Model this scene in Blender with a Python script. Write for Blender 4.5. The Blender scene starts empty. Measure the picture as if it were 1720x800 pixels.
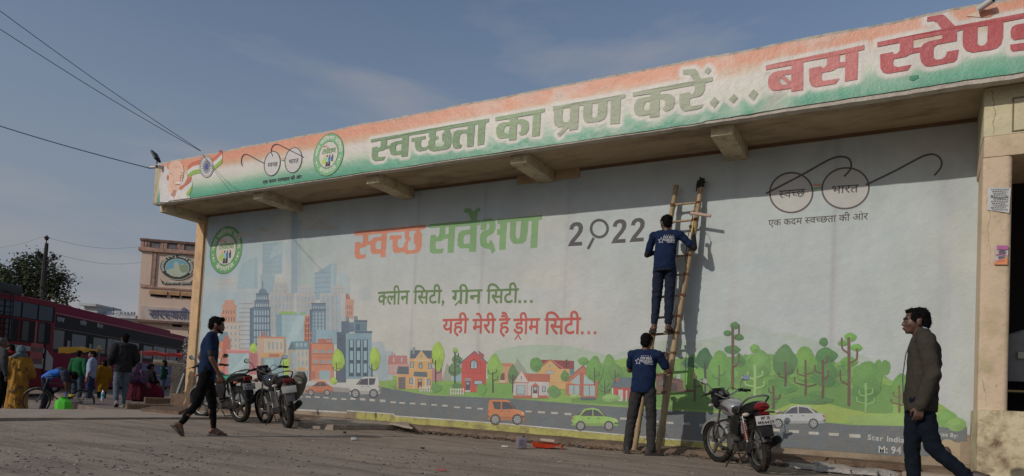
import bpy, bmesh, math, random
import numpy as np
from mathutils import Vector, Matrix, noise, geometry
from mathutils.bvhtree import BVHTree
random.seed(7)
R = math.radians
SC = bpy.context.scene
COL = SC.collection
# ---------------------------------------------------------------- camera
FPX, CX, CY, CAMH = 1163.0, 860.0, 611.0, 0.76
YAW, PITCH, ROLL = 2.0906, .04386, .05297
_F = Vector((math.cos(YAW)*math.cos(PITCH), math.sin(YAW)*math.cos(PITCH), math.sin(PITCH)))
_R0 = Vector((math.sin(YAW), -math.cos(YAW), 0)); _U0 = _R0.cross(_F)
_R = _R0*math.cos(ROLL)+_U0*math.sin(ROLL); _U = -_R0*math.sin(ROLL)+_U0*math.cos(ROLL)
CAM = Vector((0, 0, CAMH))
cam = bpy.data.cameras.new('camera'); co = bpy.data.objects.new('camera', cam); COL.objects.link(co)
co.matrix_world = Matrix(((_R.x,_U.x,-_F.x,0),(_R.y,_U.y,-_F.y,0),(_R.z,_U.z,-_F.z,CAMH),(0,0,0,1)))
cam.sensor_width = 36; cam.lens = FPX/1720*36; cam.shift_y = (CY-400)/1720
cam.clip_end = 3000; cam.clip_start = .05
SC.camera = co
# ---------------------------------------------------------------- sun and sky
LD = Vector((.42, 1.0, -.585)).normalized()          # way the light travels
sl = bpy.data.lights.new('sun', 'SUN'); sl.energy = 3.9; sl.angle = R(.55); sl.color = (1, .93, .84)
so = bpy.data.objects.new('sun', sl); COL.objects.link(so); so.location = (-20, -40, 30)
so.rotation_euler = LD.to_track_quat('-Z', 'Y').to_euler()
SC.view_settings.view_transform = 'Standard'; SC.view_settings.look = 'None'
SC.view_settings.gamma = 1; SC.view_settings.exposure = -1.02
wd = bpy.data.worlds.new('World'); SC.world = wd; wd.use_nodes = True
nt = wd.node_tree; bg = nt.nodes['Background']
sky = nt.nodes.new('ShaderNodeTexSky'); sky.sky_type = 'NISHITA'; sky.sun_disc = False
sky.sun_elevation = math.asin(-LD.z); sky.sun_rotation = math.atan2(-LD.x, -LD.y)
sky.altitude = 100; sky.air_density = 1.0; sky.dust_density = 1.0; sky.ozone_density = 1.2
tc = nt.nodes.new('ShaderNodeTexCoord')
def wn(t, **k):
    n_ = nt.nodes.new(t)
    for a_, v_ in k.items(): n_.inputs[a_].default_value = v_
    return n_
L = nt.links.new
mp = wn('ShaderNodeMapping', Scale=(1.0, 1.0, 3.6), Location=(5.1, 2.4, .3))
ns = wn('ShaderNodeTexNoise', Scale=1.7, Detail=8, Roughness=.55, Distortion=.35)
rp = nt.nodes.new('ShaderNodeValToRGB'); rp.color_ramp.elements[0].position = .46; rp.color_ramp.elements[1].position = .66
rp.color_ramp.elements[1].color = (.68, .68, .68, 1)
hz = wn('ShaderNodeHueSaturation', Saturation=.92, Value=1.95)
sp = nt.nodes.new('ShaderNodeSeparateXYZ'); mr = nt.nodes.new('ShaderNodeMapRange'); mr.interpolation_type = 'SMOOTHERSTEP'
for i_, v_ in ((1, -.05), (2, .62), (3, .92), (4, 0)): mr.inputs[i_].default_value = v_
hm = nt.nodes.new('ShaderNodeMix'); hm.data_type = 'RGBA'; hm.inputs['B'].default_value = (4.6, 5.05, 5.9, 1)
mx = nt.nodes.new('ShaderNodeMix'); mx.data_type = 'RGBA'; mx.inputs['B'].default_value = (7.2, 7.0, 7.2, 1)
L(tc.outputs['Generated'], mp.inputs['Vector']); L(mp.outputs[0], ns.inputs['Vector']); L(ns.outputs['Fac'], rp.inputs['Fac'])
L(tc.outputs['Generated'], sp.inputs[0]); L(sp.outputs['Z'], mr.inputs[0])
L(sky.outputs[0], hz.inputs['Color']); L(hz.outputs[0], hm.inputs['A']); L(mr.outputs[0], hm.inputs['Factor'])
L(hm.outputs['Result'], mx.inputs['A']); L(rp.outputs[0], mx.inputs['Factor']); L(mx.outputs['Result'], bg.inputs['Color'])
bg.inputs['Strength'].default_value = .10

# ---------------------------------------------------------------- projection of photograph points onto planes of the place
def ray(x, y): return _F+_R*((x-CX)/FPX)-_U*((y-CY)/FPX)
def atY(x, y, Y): d = ray(x, y); return CAM+d*(Y/d.y)
def atZ(x, y, Z=0.0): d = ray(x, y); return CAM+d*((Z-CAMH)/d.z)
def atX(x, y, X): d = ray(x, y); return CAM+d*(X/d.x)
def atD(x, y, dist): return CAM+ray(x, y)*dist      # depth along the view axis

# ---------------------------------------------------------------- colours and materials
def lin(c): c /= 255.; return c/12.92 if c <= .04045 else ((c+.055)/1.055)**2.4
def S(r, g, b, k=.60):
    """surface colour from the tone a sunlit surface shows in the photograph"""
    c = [min(.85, lin(v)/k) for v in (r, g, b)]; m_ = sum(c)/3
    return tuple(m_+(v-m_)*.93 for v in c)+(1,)
_mats = {}
def mat(name, col, rough=.7, metal=0, var=.15, vs=6, bump=0, bs=40, dirt=None, da=.5, ds=3, spec=.5, coord='Object', stretch=None, coat=0, trans=0):
    if name in _mats: return _mats[name]
    m = bpy.data.materials.new(name); _mats[name] = m; m.use_nodes = True
    n = m.node_tree; b = n.nodes['Principled BSDF']; K = n.links.new
    b.inputs['Roughness'].default_value = rough; b.inputs['Metallic'].default_value = metal
    b.inputs['Specular IOR Level'].default_value = spec
    if coat: b.inputs['Coat Weight'].default_value = coat; b.inputs['Coat Roughness'].default_value = .12
    if trans: b.inputs['Transmission Weight'].default_value = trans
    col = tuple(col)[:3]+(1,)
    t = n.nodes.new('ShaderNodeTexCoord'); vec = t.outputs[coord]
    if stretch:
        mpn = n.nodes.new('ShaderNodeMapping'); mpn.inputs['Scale'].default_value = stretch; K(vec, mpn.inputs[0]); vec = mpn.outputs[0]
    def nz(sc, det=5, ro=.6):
        q = n.nodes.new('ShaderNodeTexNoise'); q.inputs['Scale'].default_value = sc; q.inputs['Detail'].default_value = det; q.inputs['Roughness'].default_value = ro; K(vec, q.inputs['Vector']); return q
    cur = None
    if var:
        q = nz(vs); r = n.nodes.new('ShaderNodeMapRange'); r.inputs[1].default_value = .25; r.inputs[2].default_value = .75
        r.inputs[3].default_value = 1-var; r.inputs[4].default_value = 1+var; K(q.outputs['Fac'], r.inputs[0])
        v = n.nodes.new('ShaderNodeVectorMath'); v.operation = 'SCALE'; v.inputs[0].default_value = col[:3]; K(r.outputs[0], v.inputs['Scale']); cur = v.outputs[0]
    if dirt:
        q = nz(ds, 8, .65); r = n.nodes.new('ShaderNodeMapRange'); r.inputs[1].default_value = .48; r.inputs[2].default_value = .68
        r.inputs[4].default_value = da; K(q.outputs['Fac'], r.inputs[0])
        x = n.nodes.new('ShaderNodeMix'); x.data_type = 'RGBA'; x.inputs['A'].default_value = col; x.inputs['B'].default_value = tuple(dirt)[:3]+(1,)
        if cur: K(cur, x.inputs['A'])
        K(r.outputs[0], x.inputs['Factor']); cur = x.outputs['Result']
        q = nz(ds*7.3, 6, .7); r = n.nodes.new('ShaderNodeMapRange'); r.inputs[1].default_value = .60; r.inputs[2].default_value = .70
        r.inputs[4].default_value = da*.75; K(q.outputs['Fac'], r.inputs[0])
        x = n.nodes.new('ShaderNodeMix'); x.data_type = 'RGBA'; x.inputs['B'].default_value = tuple(v*.8 for v in tuple(dirt)[:3])+(1,)
        K(cur, x.inputs['A']); K(r.outputs[0], x.inputs['Factor']); cur = x.outputs['Result']
    if cur: K(cur, b.inputs['Base Color'])
    else: b.inputs['Base Color'].default_value = col
    if bump:
        q = nz(bs, 6, .6); u = n.nodes.new('ShaderNodeBump'); u.inputs['Strength'].default_value = bump; u.inputs['Distance'].default_value = .02
        K(q.outputs['Fac'], u.inputs['Height']); K(u.outputs[0], b.inputs['Normal'])
    return m
def print_mat(name, rough=.55, fade=.10, bump=.16, wear=.25, splash=False, gain=1.0):
    """printed vinyl / paint: colour from the print's own attribute, slightly bleached and rippled"""
    m = bpy.data.materials.new(name); m.use_nodes = True; n = m.node_tree; b = n.nodes['Principled BSDF']; K = n.links.new
    b.inputs['Roughness'].default_value = rough; b.inputs['Specular IOR Level'].default_value = .35
    a = n.nodes.new('ShaderNodeVertexColor'); a.layer_name = 'Col'
    g = n.nodes.new('ShaderNodeNewGeometry')
    def nz(sc, det, ro, st=(1, 1, 1)):
        mpn = n.nodes.new('ShaderNodeMapping'); mpn.inputs['Scale'].default_value = st; K(g.outputs['Position'], mpn.inputs[0])
        q = n.nodes.new('ShaderNodeTexNoise'); q.inputs['Scale'].default_value = sc; q.inputs['Detail'].default_value = det; q.inputs['Roughness'].default_value = ro; K(mpn.outputs[0], q.inputs['Vector']); return q.outputs['Fac']
    def rng(s, a0, a1, b0, b1):
        r = n.nodes.new('ShaderNodeMapRange'); r.inputs[1].default_value = a0; r.inputs[2].default_value = a1; r.inputs[3].default_value = b0; r.inputs[4].default_value = b1; K(s, r.inputs[0]); return r.outputs[0]
    v = n.nodes.new('ShaderNodeVectorMath'); v.operation = 'SCALE'; K(a.outputs['Color'], v.inputs[0])
    K(rng(nz(1.6, 6, .65, (1, 1, .6)), .3, .7, (1-fade)*gain, (1+fade)*gain), v.inputs['Scale'])
    x = n.nodes.new('ShaderNodeMix'); x.data_type = 'RGBA'; x.inputs['B'].default_value = (.62, .60, .55, 1)
    K(v.outputs[0], x.inputs['A']); K(rng(nz(55, 4, .7), .60, .76, 0, wear), x.inputs['Factor'])
    y = n.nodes.new('ShaderNodeMix'); y.data_type = 'RGBA'; y.inputs['B'].default_value = (.16, .13, .10, 1)
    K(x.outputs['Result'], y.inputs['A']); K(rng(nz(9, 8, .75), .66, .80, 0, .45), y.inputs['Factor'])
    if splash:      # mud splashed up from the ground, a hand's breadth to knee high
        sx_ = n.nodes.new('ShaderNodeSeparateXYZ'); K(g.outputs['Position'], sx_.inputs[0]); pw = n.nodes.new('ShaderNodeMath'); pw.operation = 'MULTIPLY'
        K(rng(sx_.outputs['Z'], .15, .95, .75, 0), pw.inputs[0]); K(rng(nz(5, 9, .75, (1, 1, .5)), .42, .72, 0, 1), pw.inputs[1])
        w = n.nodes.new('ShaderNodeMix'); w.data_type = 'RGBA'; w.inputs['B'].default_value = (.24, .19, .14, 1); K(y.outputs['Result'], w.inputs['A']); K(pw.outputs[0], w.inputs['Factor']); y = w
    K(y.outputs['Result'], b.inputs['Base Color'])
    u = n.nodes.new('ShaderNodeBump'); u.inputs['Strength'].default_value = bump; u.inputs['Distance'].default_value = .03; K(nz(7, 7, .6), u.inputs['Height'])
    u2 = n.nodes.new('ShaderNodeBump'); u2.inputs['Strength'].default_value = bump*.7; u2.inputs['Distance'].default_value = .01; K(nz(60, 3, .6), u2.inputs['Height'])
    K(u.outputs[0], u2.inputs['Normal']); K(u2.outputs[0], b.inputs['Normal'])
    return m
PM = print_mat('mural_print', splash=True, gain=.83, bump=.35); PTW = print_mat('tower_print', bump=0, wear=0, fade=.06); PF = print_mat('fascia_print', .38, .07, .5, .3, gain=.95)

# ---------------------------------------------------------------- scene tree helpers
def tag(o, label=None, cat=None, group=None, kind=None):
    if label: o['label'] = label
    if cat: o['category'] = cat
    if group: o['group'] = group
    if kind: o['kind'] = kind
    return o
def thing(name, label, cat, loc=(0, 0, 0), rz=0, group=None):
    o = bpy.data.objects.new(name, None); o.empty_display_size = .1; COL.objects.link(o)
    o.location = loc; o.rotation_euler = (0, 0, rz)
    return tag(o, label, cat, group)
class MB:
    """collects shapes and links them as ONE mesh object"""
    def __init__(s): s.v = []; s.f = []; s.m = []
    def add(s, vs, fs, mi=0):
        k = len(s.v); s.v += [tuple(p) for p in vs]; s.f += [tuple(i+k for i in f) for f in fs]; s.m += [mi]*len(fs); return s
    def box(s, a, b, mi=0, M=None):
        x0, y0, z0 = a; x1, y1, z1 = b
        vs = [Vector(p) for p in ((x0,y0,z0),(x1,y0,z0),(x1,y1,z0),(x0,y1,z0),(x0,y0,z1),(x1,y0,z1),(x1,y1,z1),(x0,y1,z1))]
        if M: vs = [M@p for p in vs]
        return s.add(vs, [(0,3,2,1),(4,5,6,7),(0,1,5,4),(1,2,6,5),(2,3,7,6),(3,0,4,7)], mi)
    def cbox(s, c, d, mi=0, M=None):
        return s.box([c[i]-d[i]/2 for i in range(3)], [c[i]+d[i]/2 for i in range(3)], mi, M)
    def loft(s, rings, cap=True, mi=0, closed=True):
        n = len(rings[0]); vs = [p for r in rings for p in r]; fs = []
        for i in range(len(rings)-1):
            for j in range(n if closed else n-1):
                a = i*n+j; b = i*n+(j+1) % n; fs.append((a, b, b+n, a+n))
        if cap: fs.append(tuple(range(n-1, -1, -1))); fs.append(tuple(range((len(rings)-1)*n, len(rings)*n)))
        return s.add(vs, fs, mi)
    def tube(s, path, r, n=8, mi=0, cap=True, flat=1.0, up=None):
        path = [Vector(p) for p in path]; rings = []
        rr = r if isinstance(r, (list, tuple)) else [r]*len(path)
        prev = None
        for i, p in enumerate(path):
            t = (path[min(i+1, len(path)-1)]-path[max(i-1, 0)]).normalized()
            if prev is None:
                a = Vector(up) if up else (Vector((0, 0, 1)) if abs(t.z) < .9 else Vector((1, 0, 0)))
            else: a = prev
            x = (a-t*a.dot(t)).normalized(); prev = x; y = t.cross(x)
            rings.append([p+(x*math.cos(2*math.pi*k/n)*flat+y*math.sin(2*math.pi*k/n))*rr[i] for k in range(n)])
        return s.loft(rings, cap, mi)
    def ell(s, c, r, n=12, m=8, mi=0, M=None):
        if not isinstance(r, (list, tuple)): r = (r, r, r)
        vs = [(0, 0, 1)]; fs = []
        for i in range(1, m):
            th = math.pi*i/m
            for j in range(n): ph = 2*math.pi*j/n; vs.append((math.sin(th)*math.cos(ph), math.sin(th)*math.sin(ph), math.cos(th)))
        vs.append((0, 0, -1)); e = len(vs)-1
        for j in range(n):
            fs.append((0, 1+j, 1+(j+1) % n)); fs.append((e, e-n+(j+1) % n, e-n+j))
            for i in range(m-2): a = 1+i*n+j; b = 1+i*n+(j+1) % n; fs.append((a, a+n, b+n, b))
        c = Vector(c)
        vs = [Vector((p[0]*r[0], p[1]*r[1], p[2]*r[2])) for p in vs]
        if M: vs = [M@p for p in vs]
        return s.add([c+p for p in vs], fs, mi)
    def ring(s, c, Rr, r, axis='y', n=28, k=8, mi=0, w=1.0):
        """torus round an axis; w squashes along the axis"""
        rings = []
        for i in range(n+1):
            a = 2*math.pi*i/n
            u = Vector((math.cos(a), 0, math.sin(a))) if axis == 'y' else (Vector((math.cos(a), math.sin(a), 0)) if axis == 'z' else Vector((0, math.cos(a), math.sin(a))))
            ax = Vector((0,1,0)) if axis == 'y' else (Vector((0,0,1)) if axis == 'z' else Vector((1,0,0)))
            rings.append([Vector(c)+u*(Rr+r*math.cos(2*math.pi*j/k))+ax*(r*w*math.sin(2*math.pi*j/k)) for j in range(k)])
        return s.loft(rings, False, mi)
    def prism(s, pts, axis, a, b, mi=0):
        """polygon in the plane across an axis, extruded a..b"""
        f = {'x': lambda p, t: (t, p[0], p[1]), 'y': lambda p, t: (p[0], t, p[1]), 'z': lambda p, t: (p[0], p[1], t)}[axis]
        n = len(pts); vs = [f(p, a) for p in pts]+[f(p, b) for p in pts]
        fs = [tuple(range(n)), tuple(range(2*n-1, n-1, -1))]+[(i, i+n, (i+1) % n+n, (i+1) % n) for i in range(n)]
        return s.add(vs, fs, mi)
    def mesh(s, name):
        me = bpy.data.meshes.new(name); me.from_pydata(s.v, [], s.f); me.polygons.foreach_set('material_index', s.m); return me
    def build(s, name, mats, parent=None, smooth=40, bevel=0, fix=True, label=None, sub=0):
        me = s.mesh(name)
        for m in (mats if isinstance(mats, (list, tuple)) else [mats]): me.materials.append(m)
        if fix or bevel:
            bm = bmesh.new(); bm.from_mesh(me); bmesh.ops.recalc_face_normals(bm, faces=bm.faces)
            if bevel:
                bmesh.ops.remove_doubles(bm, verts=bm.verts, dist=1e-5)
                ed = [e for e in bm.edges if len(e.link_faces) == 2 and e.calc_face_angle(0) > .6]
                bmesh.ops.bevel(bm, geom=ed, offset=bevel, segments=2, affect='EDGES', profile=.6, clamp_overlap=True)
            bm.to_mesh(me); bm.free()
        if smooth: me.shade_smooth() if hasattr(me, 'shade_smooth') else None; me.set_sharp_from_angle(angle=R(smooth))
        o = bpy.data.objects.new(name, me); COL.objects.link(o)
        if parent: o.parent = parent
        if label: o['label'] = label
        return o
def arcpts(c, r, a0, a1, n, f=lambda x, y: (x, y)):
    return [f(c[0]+r*math.cos(R(a0+(a1-a0)*i/n)), c[1]+r*math.sin(R(a0+(a1-a0)*i/n))) for i in range(n+1)]
def spline(pts, n=6):
    """Catmull-Rom through points"""
    P = [Vector(p) for p in pts]; out = []
    for i in range(len(P)-1):
        a, b, c, d = P[max(i-1, 0)], P[i], P[i+1], P[min(i+2, len(P)-1)]
        for k in range(n):
            t = k/n; out.append(.5*((2*b)+(c-a)*t+(2*a-5*b+4*c-d)*t*t+(3*b-a-3*c+d)*t**3))
    return out+[P[-1]]
def copy_tree(o, parent=None):
    c = o.copy(); COL.objects.link(c); c.parent = parent
    for ch in [q for q in bpy.data.objects if q.parent == o]: copy_tree(ch, c)
    return c
# ================================================================ GROUND
D = 10.6                 # the painted wall's plane
FY = 9.35                # fascia front
SOF, FTOP, FBOT = 4.667, 5.57, 4.625
XL, XR = -14.93, 4.2
def ground_mat():
    m = bpy.data.materials.new('dusty_road'); m.use_nodes = True; n = m.node_tree; b = n.nodes['Principled BSDF']; K = n.links.new
    b.inputs['Roughness'].default_value = .95; b.inputs['Specular IOR Level'].default_value = .15; t = n.nodes.new('ShaderNodeTexCoord')
    def nz(sc, det, ro, st=(1, 1, 1), rot=0):
        q = n.nodes.new('ShaderNodeMapping'); q.inputs['Scale'].default_value = st; q.inputs['Rotation'].default_value = (0, 0, rot); K(t.outputs['Object'], q.inputs[0])
        k = n.nodes.new('ShaderNodeTexNoise'); k.inputs['Scale'].default_value = sc; k.inputs['Detail'].default_value = det; k.inputs['Roughness'].default_value = ro; K(q.outputs[0], k.inputs['Vector']); return k.outputs['Fac']
    def rg(s_, a, c, d, e): r = n.nodes.new('ShaderNodeMapRange'); [setattr(r.inputs[i_+1], 'default_value', v) for i_, v in enumerate((a, c, d, e))]; K(s_, r.inputs[0]); return r.outputs[0]
    def mixc(a, c, f): x = n.nodes.new('ShaderNodeMix'); x.data_type = 'RGBA'; x.inputs['B'].default_value = c; (K(a, x.inputs['A']) if not isinstance(a, tuple) else setattr(x.inputs['A'], 'default_value', a)); K(f, x.inputs['Factor']); return x.outputs['Result']
    c = mixc((.37, .30, .24, 1), (.275, .225, .18, 1), rg(nz(.7, 6, .6), .35, .65, 0, 1))
    c = mixc(c, (.185, .15, .12, 1), rg(nz(1.1, 9, .72, (.4, 2.8, 1), -.5), .47, .62, 0, .8))      # wheel-worn streaks along the road
    c = mixc(c, (.10, .09, .08, 1), rg(nz(26, 8, .75, (.6, 1.3, 1), -.5), .60, .70, 0, .8))
    c = mixc(c, (.42, .34, .27, 1), rg(nz(60, 4, .7), .60, .72, 0, .5)); K(c, b.inputs['Base Color'])
    u = n.nodes.new('ShaderNodeBump'); u.inputs['Strength'].default_value = 1; u.inputs['Distance'].default_value = .025; K(nz(20, 9, .7), u.inputs['Height'])
    u2 = n.nodes.new('ShaderNodeBump'); u2.inputs['Strength'].default_value = .8; u2.inputs['Distance'].default_value = .03; K(nz(3, 6, .6, (.5, 2, 1), -.5), u2.inputs['Height']); K(u.outputs[0], u2.inputs['Normal']); K(u2.outputs[0], b.inputs['Normal'])
    return m
GM = ground_mat()
b = MB(); random.seed(3)
xs = [-900, -300, -80]+[-40+i*1.5 for i in range(14)]+[-19+i*.16 for i in range(126)]+[1.2+i*.5 for i in range(20)]+[30, 90, 300, 900]
ys = [-300, -60, -15, 0]+[1.5+i*.16 for i in range(56)]+[10.45+i*1.5 for i in range(30)]+[70, 130, 400, 1200]
nx, ny = len(xs), len(ys)
def gz(x, y):
    if x < -13.7: return -.27
    if x > 3 or y > 10.5 or y < 1: return 0
    z = noise.noise(Vector((x*.5, y*.5, 0)))*.022+noise.noise(Vector((x*1.6, y*1.1, 3)))*.010+noise.noise(Vector((x*5, y*3, 7)))*.006
    return z-.012
b.add([(x, y, gz(x, y)) for y in ys for x in xs], [(j*nx+i, j*nx+i+1, (j+1)*nx+i+1, (j+1)*nx+i) for j in range(ny-1) for i in range(nx-1)])
tag(b.build('road', GM, smooth=180, fix=False), kind='structure')
# pebbles and clods on the road
b = MB(); random.seed(11)
def rock(bb, x, y, z, r, mi=0, sq=.6):
    n = 5; rings = []
    for k, (h, q) in enumerate(((-.6, .7), (.1, 1), (.75, .55))):
        rings.append([(x+r*q*math.cos(2*math.pi*j/n+k)*random.uniform(.75, 1.2), y+r*q*math.sin(2*math.pi*j/n+k)*random.uniform(.75, 1.2), z+h*r*sq) for j in range(n)])
    bb.loft(rings, True, mi)
for i in range(2600):
    t = random.random()
    if t < .72:
        px, py = random.uniform(-20, 1740), random.uniform(712, 815)
        if random.random() < .6: py = random.gauss(765+8*math.sin(px*.01), 14)
        if py < 700: continue
        p = atZ(px, py)
    else: p = Vector((random.uniform(-13, 1), random.uniform(9.6, 10.4), 0))
    if p.y > 10.3 or p.y < 1: continue
    rock(b, p.x, p.y, gz(p.x, p.y)+.001, random.choice((.005, .007, .009, .013, .017)), random.choice((0, 0, 1, 2)))
tag(b.build('road_pebbles', [mat('pebble_dark', (.10, .085, .075), .9), mat('pebble_mid', (.22, .18, .15), .9), mat('pebble_pale', (.34, .28, .23), .9)], smooth=0, fix=False), kind='stuff')
# concrete strip at the left, its far edge hides the feet beyond
CONC = mat('dusty_concrete', (.36, .30, .245), .95, var=.14, vs=2, dirt=(.22, .17, .13), da=.6, ds=4, bump=.8, bs=25, spec=.2)
BRN = mat('brown_rubble_plaster', (.17, .115, .08), .95, var=.25, vs=5, dirt=(.07, .05, .038), da=.7, ds=6, bump=1, bs=30, spec=.15)
b = MB(); n = 90; A = []
for i in range(n):
    y = 2.0+7.7*i/(n-1)
    e = -11.30+noise.noise(Vector((y*2.2, 0, 5)))*.10+noise.noise(Vector((y*9, 0, 1)))*.04
    e2 = -13.55+noise.noise(Vector((y*1.2, 4, 5)))*.12-max(0, y-8.6)*.25
    A.append((y, e, e2))
for k in range(n-1):
    (y0, e0, f0), (y1, e1, f1) = A[k], A[k+1]
    b.add([(e0, y0, -.03), (e1, y1, -.03), (e1+.0, y1, .030), (e0, y0, .030), (f0, y0, .042), (f1, y1, .042), (f1-.04, y1, -.3), (f0-.04, y0, -.3)], [(0, 1, 2, 3), (3, 2, 5, 4), (4, 5, 6, 7)])
tag(b.build('pavement', CONC, smooth=30), kind='structure')
b = MB(); b.prism([(-13.62, 8.15), (-13.9, 9.6), (-14.3, 10.7), (-14.98, 10.75), (-14.98, 24), (-45, 45), (-45, 24), (-24, 12.2), (-16.6, 8.9)], 'z', -.3, .0); tag(b.build('platform', mat('brown_platform', (.20, .15, .12), .95, dirt=(.10, .075, .06), da=.7, ds=2, bump=.7, bs=12), smooth=0, bevel=.02), kind='structure')
# broken slabs and rubble by the corner
def slab(name, poly, z0, z1, m, label=None, cat=None, kind=None, jig=.02, group=None):
    bb = MB(); pts = []
    for i in range(len(poly)):
        a = Vector(poly[i]); c = Vector(poly[(i+1) % len(poly)]); k = max(1, int((c-a).length/.12))
        for j in range(k): q = a.lerp(c, j/k); pts.append((q.x+random.uniform(-jig, jig), q.y+random.uniform(-jig, jig)))
    bb.prism(pts, 'z', z0, z1)
    o = bb.build(name, m, smooth=0, bevel=.006)
    return tag(o, label, cat, group, kind)
def g2(x, y, z=0): p = atZ(x, y, z); return (p.x, p.y)
slab('concrete_slab', [g2(236, 694), g2(300, 700), g2(318, 690), g2(268, 686)], .0, .09, BRN, 'jagged broken concrete slab lying below the leaning pipe', 'slab')
slab('concrete_slab', [g2(500, 718), g2(560, 723), g2(690, 722), g2(672, 710), (-8.2, 10.5), (-10.4, 10.5)], .0, .09, CONC, 'flat broken slab on the ledge under the painted skyline', 'slab')
slab('concrete_slab', [g2(655, 722), g2(690, 722, .08), g2(684, 711, .1), g2(660, 716, .05)], .09, .125, CONC, 'tilted dark edged chip of slab beside the yellow strip', 'slab')
# ledge along the foot of the wall
LED = mat('crumbled_ledge', (.20, .145, .105), .95, var=.22, vs=3, dirt=(.085, .062, .048), da=.8, ds=5, bump=1.2, bs=22, spec=.15)
b = MB(); n = 260; rows = []
for i in range(n):
    x = -14.7+18.9*i/(n-1)
    a = 10.17+noise.noise(Vector((x*1.1, 1, 0)))*.14+noise.noise(Vector((x*6, 2, 0)))*.05
    h = .075+noise.noise(Vector((x*2.3, 8, 0)))*.02
    if x > -1.6: h += .03; a -= .10
    rows.append([(x, a-.10, -.04), (x, a-.05, h*.35+noise.noise(Vector((x*12, 3, 0)))*.02), (x, a, h*.75+noise.noise(Vector((x*14, 3, 4)))*.02), (x, a+.04, h), (x, a+.2, h+noise.noise(Vector((x*8, 3, 0)))*.015), (x, 10.59, h+.02)])
b.loft(rows, False, closed=False)
tag(b.build('ledge', LED, smooth=25), kind='structure')
b = MB(); random.seed(5)
for i in range(900):
    x = random.uniform(-11, 1.2); y = 10.08-abs(random.gauss(0, .12)); rock(b, x, y, .0, random.choice((.012, .018, .028, .045)), random.choice((0, 0, 1)), .8)
tag(b.build('rubble', [BRN, mat('rubble_dark', (.05, .04, .033), .95)], smooth=0), kind='stuff')
b = MB(); random.seed(77)
for i in range(150):
    x = random.uniform(-12, .8); y = 10.0-abs(random.gauss(0, .35)) if i % 3 else random.uniform(5, 9.5); r_ = random.uniform(.008, .03); a = random.random()*6; z = max(0, gz(x, y))+.006
    b.add([(x+r_*math.cos(a+t)*random.uniform(.5, 1), y+r_*math.sin(a+t)*random.uniform(.5, 1), z+random.uniform(0, .012)) for t in (0, 1.4, 3, 4.6)], [(0, 1, 2, 3)], random.choice((0, 0, 1, 1, 2, 3)))
tag(b.build('ground_litter', [mat('dry_leaf', (.20, .12, .06), .9), mat('dark_scrap', (.05, .045, .04), .9), mat('pale_scrap', (.45, .43, .40), .8), mat('dull_wrapper', (.22, .06, .05), .6)], smooth=0, fix=False), kind='stuff')
PAN = mat('crumpled_plastic', (.36, .33, .30), .4, var=.3, vs=9, dirt=(.16, .12, .09), da=.6, ds=5, bump=1.3, bs=14)
def lump(name, c, d, m, label, cat, seed=0, kind=None):
    bb = MB(); bb.ell((0, 0, 0), (d[0]/2, d[1]/2, d[2]), 40, 12)
    bb.v = [tuple(Vector((v[0], v[1], max(v[2], -.01)))*(1+.55*noise.noise(Vector(v)*5+Vector((seed, 0, 0))))) for v in bb.v]
    o = bb.build(name, m, smooth=30); o.location = c; return tag(o, label, cat, kind=kind)
p = atZ(1405, 795, 0); q = atZ(1490, 805, 0)
lump('plastic_sheet', (-.78, 9.83, .0), (1.25, .42, .085), PAN, 'crumpled dusty grey plastic sheet on the ground along the ledge', 'sheet', 3)
# kerb stones at the right, below the torn mural
random.seed(8)
slab('kerb_stone', [(-1.7, 10.06), (-.9, 10.05), (-.9, 10.5), (-1.7, 10.5)], .06, .125, BRN, 'long brown kerb stone behind the red lamp motorcycle', 'stone')
slab('kerb_stone', [(-.8, 9.98), (.15, 9.99), (.15, 10.45), (-.8, 10.5)], .06, .135, BRN, 'brown kerb stone under the white print credit', 'stone')
slab('concrete_slab', [(-.02, 9.70), (.52, 9.72), (.5, 10.0), (0, 9.98)], .0, .07, CONC, 'small pale slab at the walking man\'s rear shoe', 'slab')

# ================================================================ BUS STAND BUILDING
BS = thing('bus_stand_building', 'long low bus stand building with painted side wall and cantilevered canopy', 'building', (0, 0, 0))
WALLM = mat('wall_plaster', (.36, .31, .24), .9, var=.1, vs=2, dirt=(.18, .13, .09), da=.5, ds=2.5, bump=.5, bs=12)
YEL = mat('yellow_wash', (.42, .40, .13), .9, var=.2, vs=8, dirt=(.2, .14, .09), da=.85, ds=5, bump=.6, bs=20)
SOFM = mat('soffit_plaster', (.42, .325, .205), .93, var=.14, vs=1.3, dirt=(.15, .10, .058), da=.75, ds=1.6, bump=.35, bs=9, stretch=(.6, 1.6, 1))
BRKM = mat('bracket_cream', (.54, .46, .31), .9, var=.12, vs=4, dirt=(.15, .11, .07), da=.6, ds=9, bump=.4, bs=18)
ORG = mat('orange_column_wash', (.60, .40, .22), .9, var=.14, vs=3, dirt=(.24, .15, .09), da=.45, ds=4, bump=.4, bs=14)
CRM = mat('cream_end_wash', (.50, .44, .31), .9, var=.12, vs=4, dirt=(.14, .12, .09), da=.7, ds=6, bump=.4, bs=14, stretch=(3, 3, .7))
b = MB(); b.box((-14.98, D, -.1), (.80, D+.25, SOF+.02)); b.build('wall', WALLM, BS)
b = MB(); b.box((-9.6, D-.004, .05), (-1.7, D+.002, .26)); b.build('wall_footing', YEL, BS)
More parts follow.
